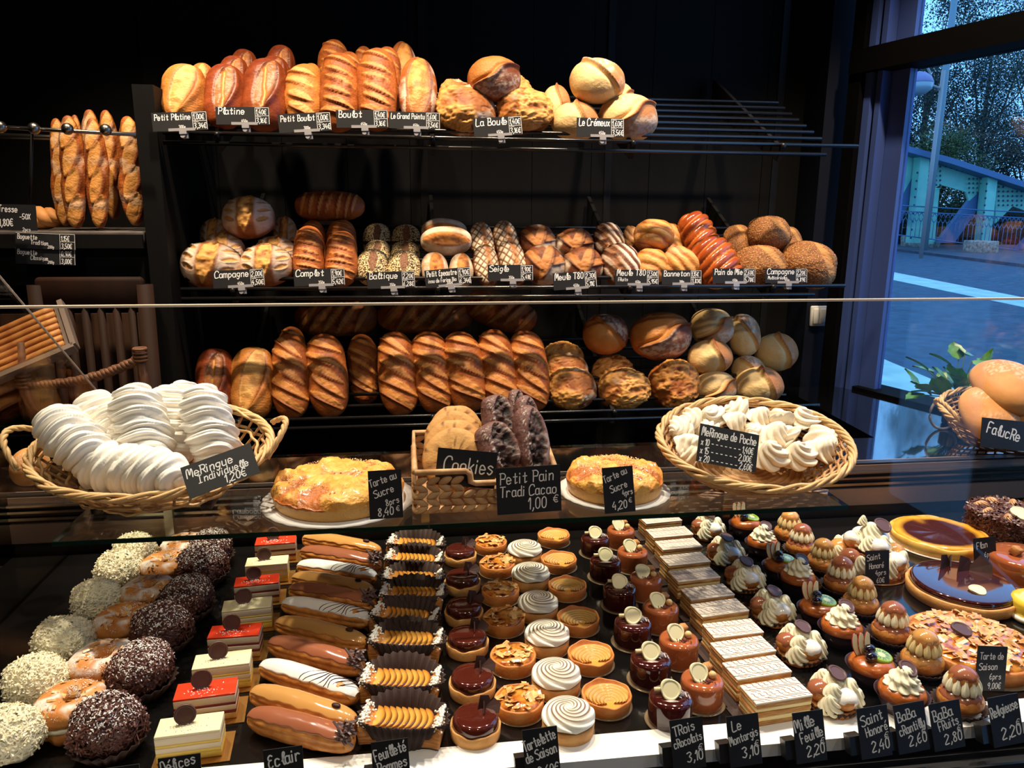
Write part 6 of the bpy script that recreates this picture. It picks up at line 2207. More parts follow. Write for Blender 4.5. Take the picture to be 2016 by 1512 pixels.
def religieuse(kind, seed):
    ic = MILKI if kind == 'cocoa' else COFFEE
    t = thing('double_choux_pastry', '', 'pastry')
    part('lower_bun', xf(blob(0.031, 0.031, 0.019, 0.09, 45, seed, 30, 18, -0.016), (0, 0, 0.018)), CHOUX, t)
    V, Fc = sphere(30, 16, 0.030, 0.030, 0.0195)
    th = np.arctan2(V[:, 1], V[:, 0])
    m = V[:, 2] < 0.004 + 0.003 * np.sin(th * 5 + seed)
    V[m] *= 0.92
    part('collar_icing', xf((V, Fc), (0, 0, 0.0195)), ic, t)
    part('upper_bun', xf(blob(0.0195, 0.0195, 0.0175, 0.08, 55, seed + 4, 26, 16), (0, 0, 0.050)), CHOUX, t)
    V, Fc = sphere(26, 14, 0.0205, 0.0205, 0.0188)
    th = np.arctan2(V[:, 1], V[:, 0])
    m = V[:, 2] < 0.0055 + 0.002 * np.sin(th * 6 + seed)
    V[m] *= 0.9
    part('icing', xf((V, Fc), (0, 0, 0.0505)), ic, t)
    dr = mesh('cream_drop', *drop(0.0060, 0.027), CREAM if kind == 'cocoa' else mat('coffee_cream', (232, 208, 150), 0.5))
    for k in range(12):
        a = 2 * math.pi * k / 12
        obj('cream_drop', dr, t, (0.0212 * math.cos(a), 0.0212 * math.sin(a), 0.034), (0, R(-13), a))
    part('paper_cup', cup(0.028, 0.037, 0.012, 26, 0.05), PAPERB, t)
    return t


rc, rk = religieuse('cocoa', 2), religieuse('coffee', 5)
place([rc, rk], [(1893, 1358), (1818, 1284), (1756, 1226), (1696, 1172), (1656, 1132), (1620, 1092), (1578, 1062), (1554, 1036)], 0.034,
      lambda i, n: ('cocoa-glazed' if i % 2 == 0 else 'coffee-glazed') + ' double choux bun with cream drops, ' + fo(i, 'one of its slanting column', n), 'double choux buns', jit=10, sc=1.04)

# ================================================================ large cakes on the right of the deck
def at(px, py, H=0.0, z=ZD):
    p = onZ(px, py, z + H)
    p.z = z
    return p


# cream crown
t = thing('cream_crown_cake', 'large cream crown cake with choux buns at the back right', 'cake', at(1708, 1100, 0.02))
t.scale = (1.08, 1.08, 1.15)
V, Fc = disc(0.068, 0.001, 0.012, 0.004)
part('base', (V + ((fbm(V * 90, 4, 2) - 0.5) * 0.004)[:, None], Fc), CRUSTD, t)
part('cake_board', lathe([(0.076, 0.0002), (0.078, 0.001), (0.075, 0.0014)], 48), GOLD, t)
rg = np.random.default_rng(8)
part('crumbs', flakes(300, rg, lambda q, n: ((lambda a, b: (np.stack([b * np.cos(a), b * np.sin(a), q.uniform(0.006, 0.015, n)], 1), np.stack([np.cos(a), np.sin(a), 0 * a + 0.5], 1)))(q.uniform(0, 6.28, n), q.uniform(0.062, 0.071, n))), 0.003, 1.6, 0.5), mat('praline', (214, 160, 110), 0.6, var=(150, 86, 50), vscale=200), t, False)['kind'] = 'stuff'
for k in range(7):
    a = 2 * math.pi * k / 7 - 1.9
    ic = (MILKI, WICE, COFFEE)[k % 3]
    b = bun(0.020, ic, 30 + k)
    bo = part('choux_bun', b[0][1], CHOUX, t, loc=(0.052 * math.cos(a), 0.052 * math.sin(a), 0.029))
    part('icing', b[1][1], ic, bo)
    a2 = a + math.pi / 7
    part('cream_rosette', rosette(0.017, 0.034, 7, 2.4, 0.2), CREAM, t, loc=(0.055 * math.cos(a2), 0.055 * math.sin(a2), 0.012), rot=(R(-14 * math.sin(a2)), R(14 * math.cos(a2)), 0))
for k, (x, y) in enumerate(((0.0, -0.030), (0.028, 0.012), (-0.028, 0.012), (0.0, 0.03))):
    b = bun(0.018, WICE, 40 + k)
    bo = part('choux_bun', b[0][1], CHOUX, t, loc=(x, y, 0.052))
    part('icing', b[1][1], WICE, bo)
for k in range(5):
    a = 2 * math.pi * k / 5 + 0.3
    part('cream_rosette', rosette(0.016, 0.028, 7, 2.4, 0.2), CREAM, t, loc=(0.026 * math.cos(a), 0.026 * math.sin(a), 0.044))
part('cream_swirl', rosette(0.026, 0.042, 8, 2.4, 0.18), CREAM, t, loc=(0, 0, 0.048))
part('cream_rosette', rosette(0.009, 0.018, 7, 2.4, 0.2), CREAM, t, loc=(-0.012, 0.010, 0.082))
part('chocolate_seal', xf(seal(0.017, 0.004, 0.04), (0.022, -0.002, 0.082), (R(28), R(8), 0)), SEALM, t)

# flan
t = thing('custard_flan', 'large custard tart with dark caramelised top, against the case back', 'tart', at(1848, 1056, 0.014))
t.scale = (0.9, 0.9, 0.95)
part('crust', shell(0.112, 0.026, 0.007, 0.0016, 64, 2, 1.02), mat('flan_crust', (240, 196, 96), 0.4, var=(216, 142, 48), vscale=30), t)
V, Fc = lathe([(0.107, 0.012), (0.108, 0.024), (0.104, 0.028), (0.095, 0.027), (0.08, 0.0255), (0.05, 0.025), (0.02, 0.0247), (0.0005, 0.0247)], 64)
V = V.copy()
V[:, 2] += (fbm(V * 30, 3, 3) - 0.5) * 0.008 * (V[:, 2] > 0.02)
rr = np.hypot(V[:, 0], V[:, 1])
mk = np.stack([sst(0.092, 0.083, rr + 0.02 * (fbm(V * 25, 6, 2) - 0.5)), 0 * rr, 0 * rr], 1)
part('custard', (V, Fc), amat('burnt_custard', (238, 176, 62), (228, 150, 40), (70, 30, 26), (240, 200, 120), None, 0.1, 30, 0.1, 60, coat=0.7), t, True, mk)
part('plate', lathe([(0.118, 0.0002), (0.121, 0.0012), (0.116, 0.0016)], 56), mat('white_board', (232, 226, 216), 0.5), t)

# chocolate shaving cake
t = thing('shaving_cake', 'large cake coated in chocolate shavings in the back right corner', 'cake', at(1986, 1032, 0.03))
part('cake', disc(0.085, 0.001, 0.062, 0.01), CHOC, t)


def sp(q, n):
    a = q.uniform(0, 2 * math.pi, n)
    top = q.uniform(0, 1, n) < 0.5
    b = np.where(top, np.sqrt(q.uniform(0, 1, n)) * 0.085, 0.086)
    z = np.where(top, 0.063, q.uniform(0.002, 0.062, n))
    N = np.where(top[:, None], np.array([[0, 0, 1.0]]), np.stack([np.cos(a), np.sin(a), 0 * a], 1))
    return np.stack([b * np.cos(a), b * np.sin(a), z], 1), N + q.normal(0, 0.15, (n, 3))


part('shavings', flakes(2600, np.random.default_rng(4), sp, 0.0048, 3.6, 0.3), FLD, t, False)['kind'] = 'stuff'
PRAL = mat('praline_cream', (206, 156, 112), 0.5)
for k in range(8):
    a = 2 * math.pi * k / 8
    part('cream_shell', xf(rosette(0.010, 0.012, 7, 2, 0.2, 12, 36), sc=(1.7, 0.9, 0.9)), PRAL, t, loc=(0.058 * math.cos(a), 0.058 * math.sin(a), 0.064), rot=(0, 0, a + 0.3))
part('white_seal', xf(seal(0.02, 0.004, 0.06), (-0.012, -0.038, 0.072), (R(28), 0, 0)), WCHOC, t)

# large chocolate tart
t = thing('large_chocolate_tart', 'large glossy chocolate tart reflecting the blue window', 'tart', at(1893, 1158, 0.016))
part('crust', shell(0.098, 0.023, 0.006, 0.0006, 64, 1, 1.02), CRUST, t)
part('ganache', lathe([(0.09, 0.01), (0.0925, 0.018), (0.0925, 0.029), (0.0905, 0.0325), (0.087, 0.0335), (0.05, 0.0337), (0.0005, 0.0337)], 64), mat('mirror_glaze', (62, 22, 18), 0.03, 0.7, coat=0.9), t)
for k, (x, y, a, b, s) in enumerate(((0.006, 0.050, 70, 30, 1.5), (0.035, 0.030, 60, 10, 1.6), (0.055, 0.022, 48, -35, 1.8), (0.022, 0.058, 80, 60, 1.1))):
    V, Fc = prism([(-0.014 * s, 0), (0.013 * s, 0.001), (0.010 * s, 0.015 * s), (-0.003 * s, 0.021 * s)], 0.0022)
    V = V.copy()
    V[:, 1] += 0.006 * (V[:, 0] / (0.014 * s)) ** 2
    part('chocolate_shard', xf((V, Fc), (x, y, 0.034), (R(a - 90), R(10 * k - 12), R(b))), CHOC, t, False)
part('white_seal', xf(seal(0.0155, 0.0035, 0.06), (-0.004, -0.045, 0.0345), (R(10), 0, 0)), WCHOC, t)

# caramel cake at the right edge
t = thing('caramel_cake', 'tall caramel-glazed cake cut by the right edge of the photo', 'cake', at(2012, 1118, 0.018))
part('glaze', lathe([(0.066, 0.001), (0.067, 0.006), (0.067, 0.040), (0.065, 0.046), (0.058, 0.049), (0.03, 0.0495), (0.0005, 0.0495)], 56), MILK, t)
part('cake_board', lathe([(0.072, 0.0002), (0.074, 0.0011), (0.071, 0.0015)], 48), GOLD, t)
part('biscuit', bbox(0.026, 0.018, 0.018, 0.003, n=2), mat('biscuit', (212, 150, 84), 0.7), t, loc=(-0.02, 0.0, 0.057), rot=(R(25), R(15), R(30)))

# almond seasonal tart
t = thing('large_almond_tart', 'large almond-flaked tart with dark seal in front on the right', 'tart', at(1912, 1266, 0.02))
part('crust', shell(0.100, 0.026, 0.007, 0.0012, 64, 3, 1.02), CRUSTD, t)
V, Fc = lathe([(0.094, 0.012), (0.096, 0.025), (0.085, 0.029), (0.06, 0.0305), (0.03, 0.031), (0.0005, 0.031)], 72)
V = V.copy()
V[:, 2] += (fbm(V * 70, 5, 3) - 0.5) * 0.008 * (V[:, 2] > 0.02)
part('filling', (V, Fc), mat('fruit_filling', (230, 158, 60), 0.12), t)
part('almond_flakes', almond_top(0.094, 0.0295, 230, 12, 0.0095), ALM, t, False)['kind'] = 'stuff'
part('chocolate_seal', xf(seal(0.017, 0.005, 0.05), (-0.012, 0.012, 0.0375), (R(14), R(5), 0)), SEALM, t)
part('plate', lathe([(0.106, 0.0002), (0.108, 0.0012), (0.104, 0.0016)], 56), CLEAR, t)

t = thing('lemon_cake', 'yellow cake with white rim, only its edge in the photo, far right', 'cake', at(2046, 1196, 0.02))
part('glaze', disc(0.048, 0.004, 0.038, 0.008), mat('lemon_glaze', (244, 208, 70), 0.1, coat=0.6), t)
part('cream_rim', lathe([(0.050, 0.0005), (0.054, 0.006), (0.050, 0.012), (0.046, 0.008)], 40, lambda th, a, z, k: (a * (1 + 0.03 * np.abs(np.sin(14 * th))), z)), CREAMW, t)

# ================================================================ things on the glass shelf
WICK = mat('willow', (214, 178, 122), 0.55, var=(190, 146, 90), vscale=30, bump=0.2, bscale=60)
WICKD = mat('willow_weave', (196, 152, 98), 0.6, var=(160, 112, 66), vscale=30, bump=0.2)


def wicker(name, label, c, a, b, h, tilt, rz=0.0, base=0.55, handles=False, gap=1.0, group=None, loose=False, rr=0.0036):
    t = thing(name, label, 'basket', c, (tilt, 0, rz), group)
    n = 96
    th = np.linspace(0, 2 * math.pi, n, endpoint=False)

    def ring(u, off=0.0, dz=0.0):          # u 0 bottom .. 1 rim
        k = base + (1 - base) * u ** 0.75
        return np.stack([(a * k + off) * np.cos(th), (b * k + off) * np.sin(th), -h + h * u + dz + 0 * th], 1)
    wv = []
    rows = int(h / 0.0075 / gap)
    for i in range(rows):
        u = i / max(rows - 1, 1) * 0.93
        off = 0.0028 * np.sin(th * 20 + (math.pi if i % 2 else 0))
        if loose:
            off = off + 0.003 * np.sin(th * 3 + i * 1.7)
            P = ring(u, off, 0.009 * np.sin(th * 4 + i * 2.1))
        else:
            P = ring(u, off)
        wv.append(tube(P, 0.0030, 5, True))
    part('weave', join(*wv), WICKD if not loose else WICK, t)
    st = []
    for k in range(40):
        q = 2 * math.pi * k / 40
        pts = []
        for u in (0, 0.25, 0.5, 0.75, 1.0):
            kk = base + (1 - base) * u ** 0.75
            pts.append(((a * kk) * math.cos(q), (b * kk) * math.sin(q), -h + h * u))
        st.append(tube(pts, 0.0024, 5))
    part('stakes', join(*st), WICKD, t)
    bs = []
    for k in range(9):
        s = 1 - k / 9
        bs.append(tube(np.stack([a * base * s * np.cos(th[::2]), b * base * s * np.sin(th[::2]), 0 * th[::2] - h], 1), 0.0042, 5, True))
    fl = lathe([(1, -0.002), (1, 0.002)], 40)
    bs.append((fl[0] * np.array([a * base, b * base, 1]) + np.array([0, 0, -h]), fl[1]))
    part('bottom', join(*bs), WICKD, t)
    rm = []
    for s in range(5):
        ph = 2 * math.pi * s / 5
        w_ = 9 + (s % 2)
        off = 0.0052 * np.cos(th * w_ + ph)
        P = ring(1.0, off, 0.0052 * np.sin(th * w_ + ph))
        rm.append(tube(P, rr, 6, True))
    part('rim', join(*rm), WICK, t)
    if handles:
        for sg in (-1, 1):
            q = np.linspace(-1, 1, 24)
            hp = []
            for s in (0, 1, 2):
                ph = q * 9 + 2.1 * s
                hp.append(tube(np.stack([sg * (a + 0.030 * (1 - q ** 2) + 0.003 * np.cos(ph)), 0.055 * q, 0.006 + 0.034 * (1 - q ** 2) + 0.003 * np.sin(ph)], 1), 0.0034, 6))
            part('handle', join(*hp), WICK, t)
    return t


# left basket with long meringues
LC = onY(302, 880, 1.35)
bl_ = wicker('wicker_basket', 'large loose wicker basket full of long white meringues, on the left', LC, 0.197, 0.138, 0.066, R(19), R(2), 0.66, True, 1.35, loose=True)
BM_ = Matrix.Translation(LC) @ Euler((R(19), 0, R(2))).to_matrix().to_4x4()


def long_meringue(L, r, seed):
    n, m = 130, 64
    s = np.linspace(-1, 1, n)
    th = np.linspace(0, 2 * math.pi, m, endpoint=False)
    V = []
    for q in s:
        R0 = r * (1 - abs(q) ** 3.0) ** 0.5 * (1 + 0.05 * math.sin(q * 17 + seed)) + 0.001
        ph = (th + q * 7.6) * 1.5 + 0.4 * np.sin(3 * th + seed)
        g = np.abs(np.cos(ph)) ** 0.65                       # big folds
        g2 = np.abs(np.cos(3 * ph + 0.4)) ** 0.8             # star-nozzle pleats on each fold
        rd = R0 * (0.76 + 0.27 * g + 0.10 * g2)
        V.append(np.stack([q * L / 2 + 0.22 * (rd - R0 * 0.8) * np.sign(q + 0.01), rd * np.cos(th), np.maximum(rd * np.sin(th), -r * 0.62)], 1))
    V = np.concatenate(V)
    Fc = grid_faces(m, n)
    Fc.append(tuple(range(m - 1, -1, -1)))
    Fc.append(tuple((n - 1) * m + i for i in range(m)))
    return mesh('long_meringue', V, Fc, MERW)


LMS = [long_meringue(0.17, 0.040, s) for s in (1, 4)]
for i, (px0, py0, px1, py1, Y, w_, lb) in enumerate((
    (168, 916, 352, 936, 1.29, 1.0, 'long white meringue lying crosswise at the front of the left basket'),
    (100, 826, 192, 908, 1.33, 1.0, 'long white meringue leaning at the left side of the left basket'),
    (172, 796, 262, 880, 1.40, 1.0, 'long white meringue behind the leftmost one in the left basket'),
    (258, 775, 300, 905, 1.36, 1.05, 'large upright meringue with swirled top in the middle of the left basket'),
    (322, 776, 352, 900, 1.42, 0.95, 'upright meringue just right of the middle one, left basket'),
    (392, 775, 432, 905, 1.37, 1.0, 'upright long meringue nearest the empty right side of the left basket'),
    (352, 768, 392, 860, 1.48, 0.9, 'meringue tip at the very back of the left basket'),
    (212, 812, 262, 905, 1.37, 0.85, 'meringue half hidden in the middle of the left basket'))):
    A, B_ = onY(px0, py0, Y + 0.03), onY(px1, py1, Y - 0.03)
    d = B_ - A
    o = obj('long_meringue', LMS[i % 2])
    zax = Vector((0, -0.8, 0.6))
    xa = d.normalized()
    ya = zax.cross(xa).normalized()
    za = xa.cross(ya)
    o.matrix_world = Matrix.LocRotScale((A + B_) / 2, Matrix((xa, ya, za)).transposed().to_quaternion(), Vector(((d.length + 0.03) / 0.17, w_, w_)))
    tag(o, lb, 'meringue', 'long meringues')

# right basket with small meringues
RC = onY(1487, 868, 1.34)
wicker('wicker_basket', 'oval wicker basket of small meringues tilted forward on a stand', RC, 0.187, 0.140, 0.066, R(21), R(-2), 0.58, False, 0.72)


def kiss(seed):
    V, Fc = rosette(0.023, 0.034, 6, 2.6, 0.2, 22, 60, lambda z: np.sqrt(np.clip(1 - z ** 1.5, 0, 1)) * (1 - 0.3 * z))
    V = V + ((fbm(V * 60, seed, 2) - 0.5) * 0.004)[:, None]
    return mesh('small_meringue', V, Fc, mat('meringue_ivory', (242, 228, 204), 0.6))


KS = [kiss(2), kiss(5)]
rg = random.Random(4)
RM = Matrix.Translation(RC) @ Euler((R(21), 0, R(-2))).to_matrix().to_4x4()
kp = [(1335, 845, 1.0), (1362, 828, 1.0), (1405, 826, 1.05), (1458, 812, 1.1), (1362, 862, 1.0), (1395, 850, 1.0), (1440, 838, 0.95), (1490, 830, 0.95), (1536, 838, 1.15), (1588, 838, 1.1),
      (1350, 885, 1.1), (1520, 868, 1.2), (1560, 872, 1.2), (1612, 872, 1.25), (1518, 905, 1.2), (1575, 906, 1.15), (1610, 895, 1.1), (1485, 858, 1.0), (1640, 868, 1.0), (1470, 885, 1.0), (1410, 880, 1.0), (1370, 900, 1.0)]
KL = ['at the left tip of the right basket', 'near the left tip, flat side up, right basket', 'leaning at the back left of the right basket', 'highest one at the back of the right basket', 'left of the price list near the basket edge',
      'directly above the price list corner, right basket', 'behind the top edge of the price list', 'in the middle of the back row, right basket', 'with broad flat side, back right of the right basket', 'swirled one at the back right, right basket',
      'lowest on the left side under the rim, right basket', 'big swirl right beside the price list', 'big swirl in the centre right of the basket', 'large flat one at the right side of the basket', 'front swirl just right of the price list bottom',
      'second front swirl right of the price list', 'tucked between front swirl and right rim', 'peeping over the price list top right corner', 'rightmost one against the basket wall', 'mostly hidden behind the price list, right part',
      'mostly hidden behind the price list, middle', 'mostly hidden behind the price list, lower left']
inv = RM.inverted()
for i, (px, py, s) in enumerate(kp):
    # on a plane a little below the rim
    d = ray(px, py)
    o_, dd = inv @ CAM, inv.to_3x3() @ d
    zpl = -0.032 + 0.012 * ((py < 850) * 1.0)
    p = RM @ (o_ + dd * ((zpl - o_.z) / dd.z))
    o = obj('small_meringue', KS[i % 2], None, p, (R(rg.uniform(-120, 60) if i not in (14, 15, 11, 9) else 25), R(rg.uniform(-60, 60) if i not in (14, 15, 11, 9) else 0), R(rg.uniform(0, 360))), (s * 1.22, s * 1.22, s * 1.12))
    tag(o, 'small ivory meringue, ' + KL[i], 'meringue', 'small meringues')

# stand under the right basket
STW = mat('stand_wood', (150, 120, 98), 0.4)
t = thing('basket_stand', 'crossed wooden stand under the oval wicker basket', 'stand', (RC.x, 1.40, ZS))
for s in (-1, 1):
    part('leg', bbox(0.15, 0.03, 0.005, 0.002, (0, 0, 0), n=2), STW, t, loc=(-0.06 * s - 0.01, -0.10, 0.0032), rot=(0, 0, R(34 * s)))
part('ledge', bbox(0.18, 0.05, 0.01, 0.003, n=2), STW, t, loc=(0, 0.05, 0.0062))
t = thing('basket_stand', 'low dark stand under the large left basket', 'stand', (LC.x, 1.38, ZS))
for s in (-1, 1):
    part('foot', bbox(0.02, 0.14, 0.012, 0.003, n=2), mat('stand_dark', (52, 40, 34), 0.4), t, loc=(0.09 * s, 0, 0.0065))


# sugar tarts on scalloped plates
def sugar_tart(label, plabel, px, py, r, seed):
    c = onZ(px, py, ZS + 0.02)
    pl_ = thing('cake_plate', plabel, 'plate', (c.x, c.y, ZS))
    part('plate', lathe([(r * 0.9, 0.0003), (r * 1.14, 0.0018), (r * 1.15, 0.0026), (r * 0.9, 0.0012)], 96, lambda th, a, z, k: (a * (1 + (0.018 * np.abs(np.sin(14 * th)) if k in (1, 2) else 0)), z)), mat('white_doily', (240, 236, 228), 0.55), pl_)
    t = thing('sugar_tart', label, 'tart', (c.x, c.y, ZS + 0.003))
    V, Fc = lathe([(r * 0.94, 0.0), (r * 0.965, 0.004), (r * 0.99, 0.017), (r, 0.022), (r * 0.985, 0.028), (r * 0.92, 0.036), (r * 0.75, 0.044), (r * 0.5, 0.047), (r * 0.25, 0.047), (0.0005, 0.047)], 110)
    # refine rings
    V = np.array(V).reshape(10, 110, 3)
    W_ = []
    for i in range(9):
        for q in range(4):
            f = q / 4
            W_.append(V[i] * (1 - f) + V[i + 1] * f)
    W_.append(V[9])
    V = np.concatenate(W_)
    Fc = grid_faces(110, 37)
    Fc.append(tuple(range(109, -1, -1)))
    rr = np.hypot(V[:, 0], V[:, 1]) / r
    top = V[:, 2] > 0.020
    lump = fbm(V * 32, seed, 3) - 0.5
    V = V.copy()
    V[:, 2] += top * (lump * 0.034 * (rr < 0.99) + (fbm(V * 120, seed + 2, 3) - 0.5) * 0.011)
    mk = np.stack([top * sst(-0.02, -0.1, lump) * 0.9, (~top) * 0.8, top * sst(0.62, 0.75, fbm(V * 50, seed + 5, 3)) * 0.6], 1)
    part('tart', (V, Fc), amat('sugar_top', (222, 150, 62), (238, 186, 96), (170, 90, 40), (222, 164, 82), (190, 104, 50), 0.38, 45, 0.7, 170, coat=0.25), t, True, mk)
    part('sugar_grains', flakes(900, np.random.default_rng(seed), lambda q, n: ((lambda a, b: (np.stack([b * np.cos(a), b * np.sin(a), 0.047 - 0.01 * (b / r) ** 6 + 0 * a], 1), np.tile([0, 0, 1.0], (n, 1))))(q.uniform(0, 6.28, n), np.sqrt(q.uniform(0, 1, n)) * r * 0.80)), 0.0016, 1.2, 0.8), mat('sugar_grain', (244, 214, 160), 0.15, coat=0.6), t, False)['kind'] = 'stuff'


sugar_tart('large golden sugar tart between the left basket and the cookies', 'white scalloped plate under the larger sugar tart', 667, 963, 0.118, 4)
sugar_tart('smaller golden sugar tart right of the chocolate breads', 'white scalloped plate under the smaller sugar tart', 1209, 946, 0.091, 9)

# plaited rectangular basket
PLA = mat('water_hyacinth', (198, 156, 108), 0.6, var=(164, 118, 74), vscale=40, bump=0.3)
c = onZ(955, 990, ZS)
t = thing('plaited_basket', 'rectangular plaited basket holding cookies and chocolate breads', 'basket', (c.x, 1.335, ZS))
k = mpp((c.x, 1.24, ZS + 0.05))
bw, bd = 285 * k, 0.17


def leaf(l, w_, th_, a):
    V, Fc = sphere(10, 7, l / 2, th_ / 2, w_ / 2)
    V = V.copy()
    V[:, 2] *= (1 - 0.4 * (V[:, 0] / (l / 2)) ** 2)
    return xf((V, Fc), rot=(0, a, 0))


def plait_wall(x0, x1, h0, hfun):
    out = []
    rowh = 0.013
    for i in range(int(0.13 / rowh)):
        z = 0.008 + i * rowh
        n = int((x1 - x0) / 0.020)
        for q in range(n):
            x = x0 + (q + 0.5) * (x1 - x0) / n
            if z > hfun(x) - 0.006:
                continue
            out.append(xf(leaf(0.027, 0.0125, 0.012, R(24 if i % 2 else -24)), (x, 0, z)))
    return join(*out)


hf = lambda x: 0.072 if x < -bw * 0.13 else 0.05
part('front_wall', plait_wall(-bw / 2, bw / 2, 0, hf), PLA, t, loc=(0, -bd / 2, 0))
part('back_wall', plait_wall(-bw / 2, bw / 2, 0, lambda x: 0.095), PLA, t, loc=(0, bd / 2, 0))
for s in (-1, 1):
    part('side_wall', plait_wall(-bd / 2, bd / 2, 0, (lambda x: 0.073 + 0.1 * (x + bd / 2)) if s < 0 else (lambda x: 0.055 + 0.2 * (x + bd / 2))), PLA, t, loc=(s * bw / 2, 0, 0), rot=(0, 0, R(90)))
rim = [(-bw / 2, -bd / 2, 0.076), (-bw * 0.15, -bd / 2, 0.076), (-bw * 0.12, -bd / 2, 0.070), (-bw * 0.115, -bd / 2, 0.056), (-bw * 0.08, -bd / 2, 0.053), (bw / 2, -bd / 2, 0.053)]
part('front_rim', tube(rim, 0.0055, 8), PLA, t)
part('rim', join(tube([(-bw / 2, -bd / 2, 0.076), (-bw / 2, -bd / 2 + 0.01, 0.080), (-bw / 2, bd / 2, 0.098), (bw / 2, bd / 2, 0.098), (bw / 2, -bd / 2 + 0.03, 0.066), (bw / 2, -bd / 2, 0.053)], 0.0055, 8)), PLA, t)
part('bottom', box(bw, bd, 0.006, (0, 0, 0.004)), PLA, t, False)

# cookies leaning in the basket
COOK = amat('cookie', (214, 154, 84), (226, 172, 102), (120, 70, 34), (240, 200, 140), None, 0.65, 24, 0.3, 120)


def cookie(seed):
    V, Fc = lathe([(0.046, 0.0), (0.056, 0.003), (0.058, 0.006), (0.055, 0.0095), (0.045, 0.0115), (0.03, 0.0122), (0.015, 0.0125), (0.0005, 0.0126)], 60)
    V = V + ((fbm(V * 35, seed, 3) - 0.5) * 0.004)[:, None]
    mk = np.stack([sst(0.70, 0.76, vnoise(V * 160, seed)) * 0.9 * (V[:, 2] > 0.008) + 0.5 * sst(0.05, 0.06, np.hypot(V[:, 0], V[:, 1])), 0 * V[:, 0], 0 * V[:, 0]], 1)
    return mesh('cookie', V, Fc, COOK, True, mk)


CK = [cookie(3), cookie(7)]
CL = ['frontmost of the stacked cookies, behind the cookies sign', 'second cookie of the leaning stack', 'third cookie of the leaning stack', 'rearmost and highest cookie of the leaning stack']
for i, (x0, y0, x1, y1, Y) in enumerate(((832, 852, 960, 960, 1.305), (834, 832, 956, 940, 1.330), (836, 812, 952, 920, 1.355), (846, 798, 950, 900, 1.380))):
    p = onY((x0 + x1) / 2, (y0 + y1) / 2, Y)
    s = (x1 - x0) * mpp(p) / 0.116
    o = obj('cookie', CK[i % 2], None, p, (R(62), 0, R(-6 + 3 * i)), (s, s, s))
    tag(o, CL[i], 'cookie', 'stacked cookies')
for i, (x0, y0, x1, y1, Y, rot, lb) in enumerate((
    (936, 832, 1022, 934, 1.305, -22, 'split chocolate bread, front left one, beside the cookies'),
    (1012, 798, 1080, 934, 1.305, -4, 'split chocolate bread, front right one, sugar dusted'),
    (946, 778, 1014, 872, 1.36, -10, 'chocolate bread behind the front left one'),
    (1012, 778, 1062, 880, 1.36, 0, 'chocolate bread behind the front right one'),
    (996, 766, 1034, 850, 1.40, 4, 'rearmost chocolate bread between the others'))):
    me, (W, H, L) = bget('cacao', i % 2)
    c = onY((x0 + x1) / 2, (y0 + y1) / 2, Y)
    k = mpp(c)
    o = obj('chocolate_bread', me, None, c, (Matrix.Rotation(R(-32), 3, 'X') @ Matrix.Rotation(R(rot), 3, 'Y')).to_euler(), ((x1 - x0) * k / W * 0.98, (x1 - x0) * k * 0.8 / H, (y1 - y0) * k * 1.05 / L))
    tag(o, lb, 'bread', 'chocolate breads')

# far right basket with flat breads, plant and planter
FC_ = onY(2010, 812, 1.78)
wicker('wicker_basket', 'wicker basket of flat pale breads on the black worktop, cut by the right edge', FC_, 0.215, 0.15, 0.085, R(14), 0, 0.62, True, 1.2)
for i, (x0, y0, x1, y1, Y, lean, lb) in enumerate((
    (1918, 732, 2060, 796, 1.74, 62, 'flat pale bread crowning the right basket'),
    (1888, 764, 2010, 868, 1.71, 42, 'flat pale bread leaning at the left of the right basket'),
    (1974, 790, 2090, 870, 1.69, 42, 'flat pale bread in front on the right, behind the sign'),
    (1990, 760, 2100, 840, 1.80, 40, 'flat pale bread at the back, cut by the right edge'))):
    me, (W, H, L) = bget('soft', i % 2)
    c = onY((x0 + x1) / 2, (y0 + y1) / 2, Y)
    k = mpp(c)
    w_ = (x1 - x0) * k
    o = obj('flat_bread', me, None, c, (R(-lean), 0, 0), (w_ / W, w_ / W, w_ / W))
    tag(o, lb, 'bread', 'flat breads')

pp = onY(1876, 850, 1.985)
t = thing('potted_plant', 'green leafy plant in a dark wooden pot by the window', 'plant', (pp.x, pp.y, ZT))
part('pot', lathe([(0.03, 0.0), (0.034, 0.004), (0.036, 0.062), (0.033, 0.063), (0.031, 0.05)], 28), mat('pot_wood', (70, 46, 38), 0.6, var=(44, 30, 26), vscale=30, stretch=(1, 1, 0.2)), t)
rg2 = np.random.default_rng(6)
LFM = mat('plant_leaf', (104, 158, 58), 0.35, var=(48, 100, 38), vscale=30)
stv = []
for q in range(44):
    a = rg2.uniform(0, 2 * math.pi)
    el = rg2.uniform(0.15, 1.35)
    d = Vector((math.cos(a) * math.cos(el), math.sin(a) * math.cos(el) * 0.7, math.sin(el)))
    ln = rg2.uniform(0.05, 0.15)
    tip = Vector((0, 0, 0.06)) + d * ln
    stv.append(tube([(0, 0, 0.05), tuple(Vector((0, 0, 0.06)) + d * ln * 0.5 + Vector((0, 0, 0.01))), tuple(tip)], 0.0015, 5))
    u_ = np.linspace(0, 1, 8)
    wd_ = 0.024 * np.sin(math.pi * u_ ** 0.8) * (1 + 0.10 * np.sign(np.sin(u_ * 20)))
    Vv = []
    for z, w_ in zip(u_, wd_):
        Vv += [(-w_, z * 0.07, 0.005), (0, z * 0.07, 0.0), (w_, z * 0.07, 0.005)]
    Vv = np.array(Vv)
    Vv[:, 2] -= 0.012 * (Vv[:, 1] / 0.07) ** 2
    part('leaf', (Vv, grid_faces(3, 8, False)), LFM, t, True, None, tip, (R(rg2.uniform(-10, 65)), R(rg2.uniform(-30, 30)), a - math.pi / 2))
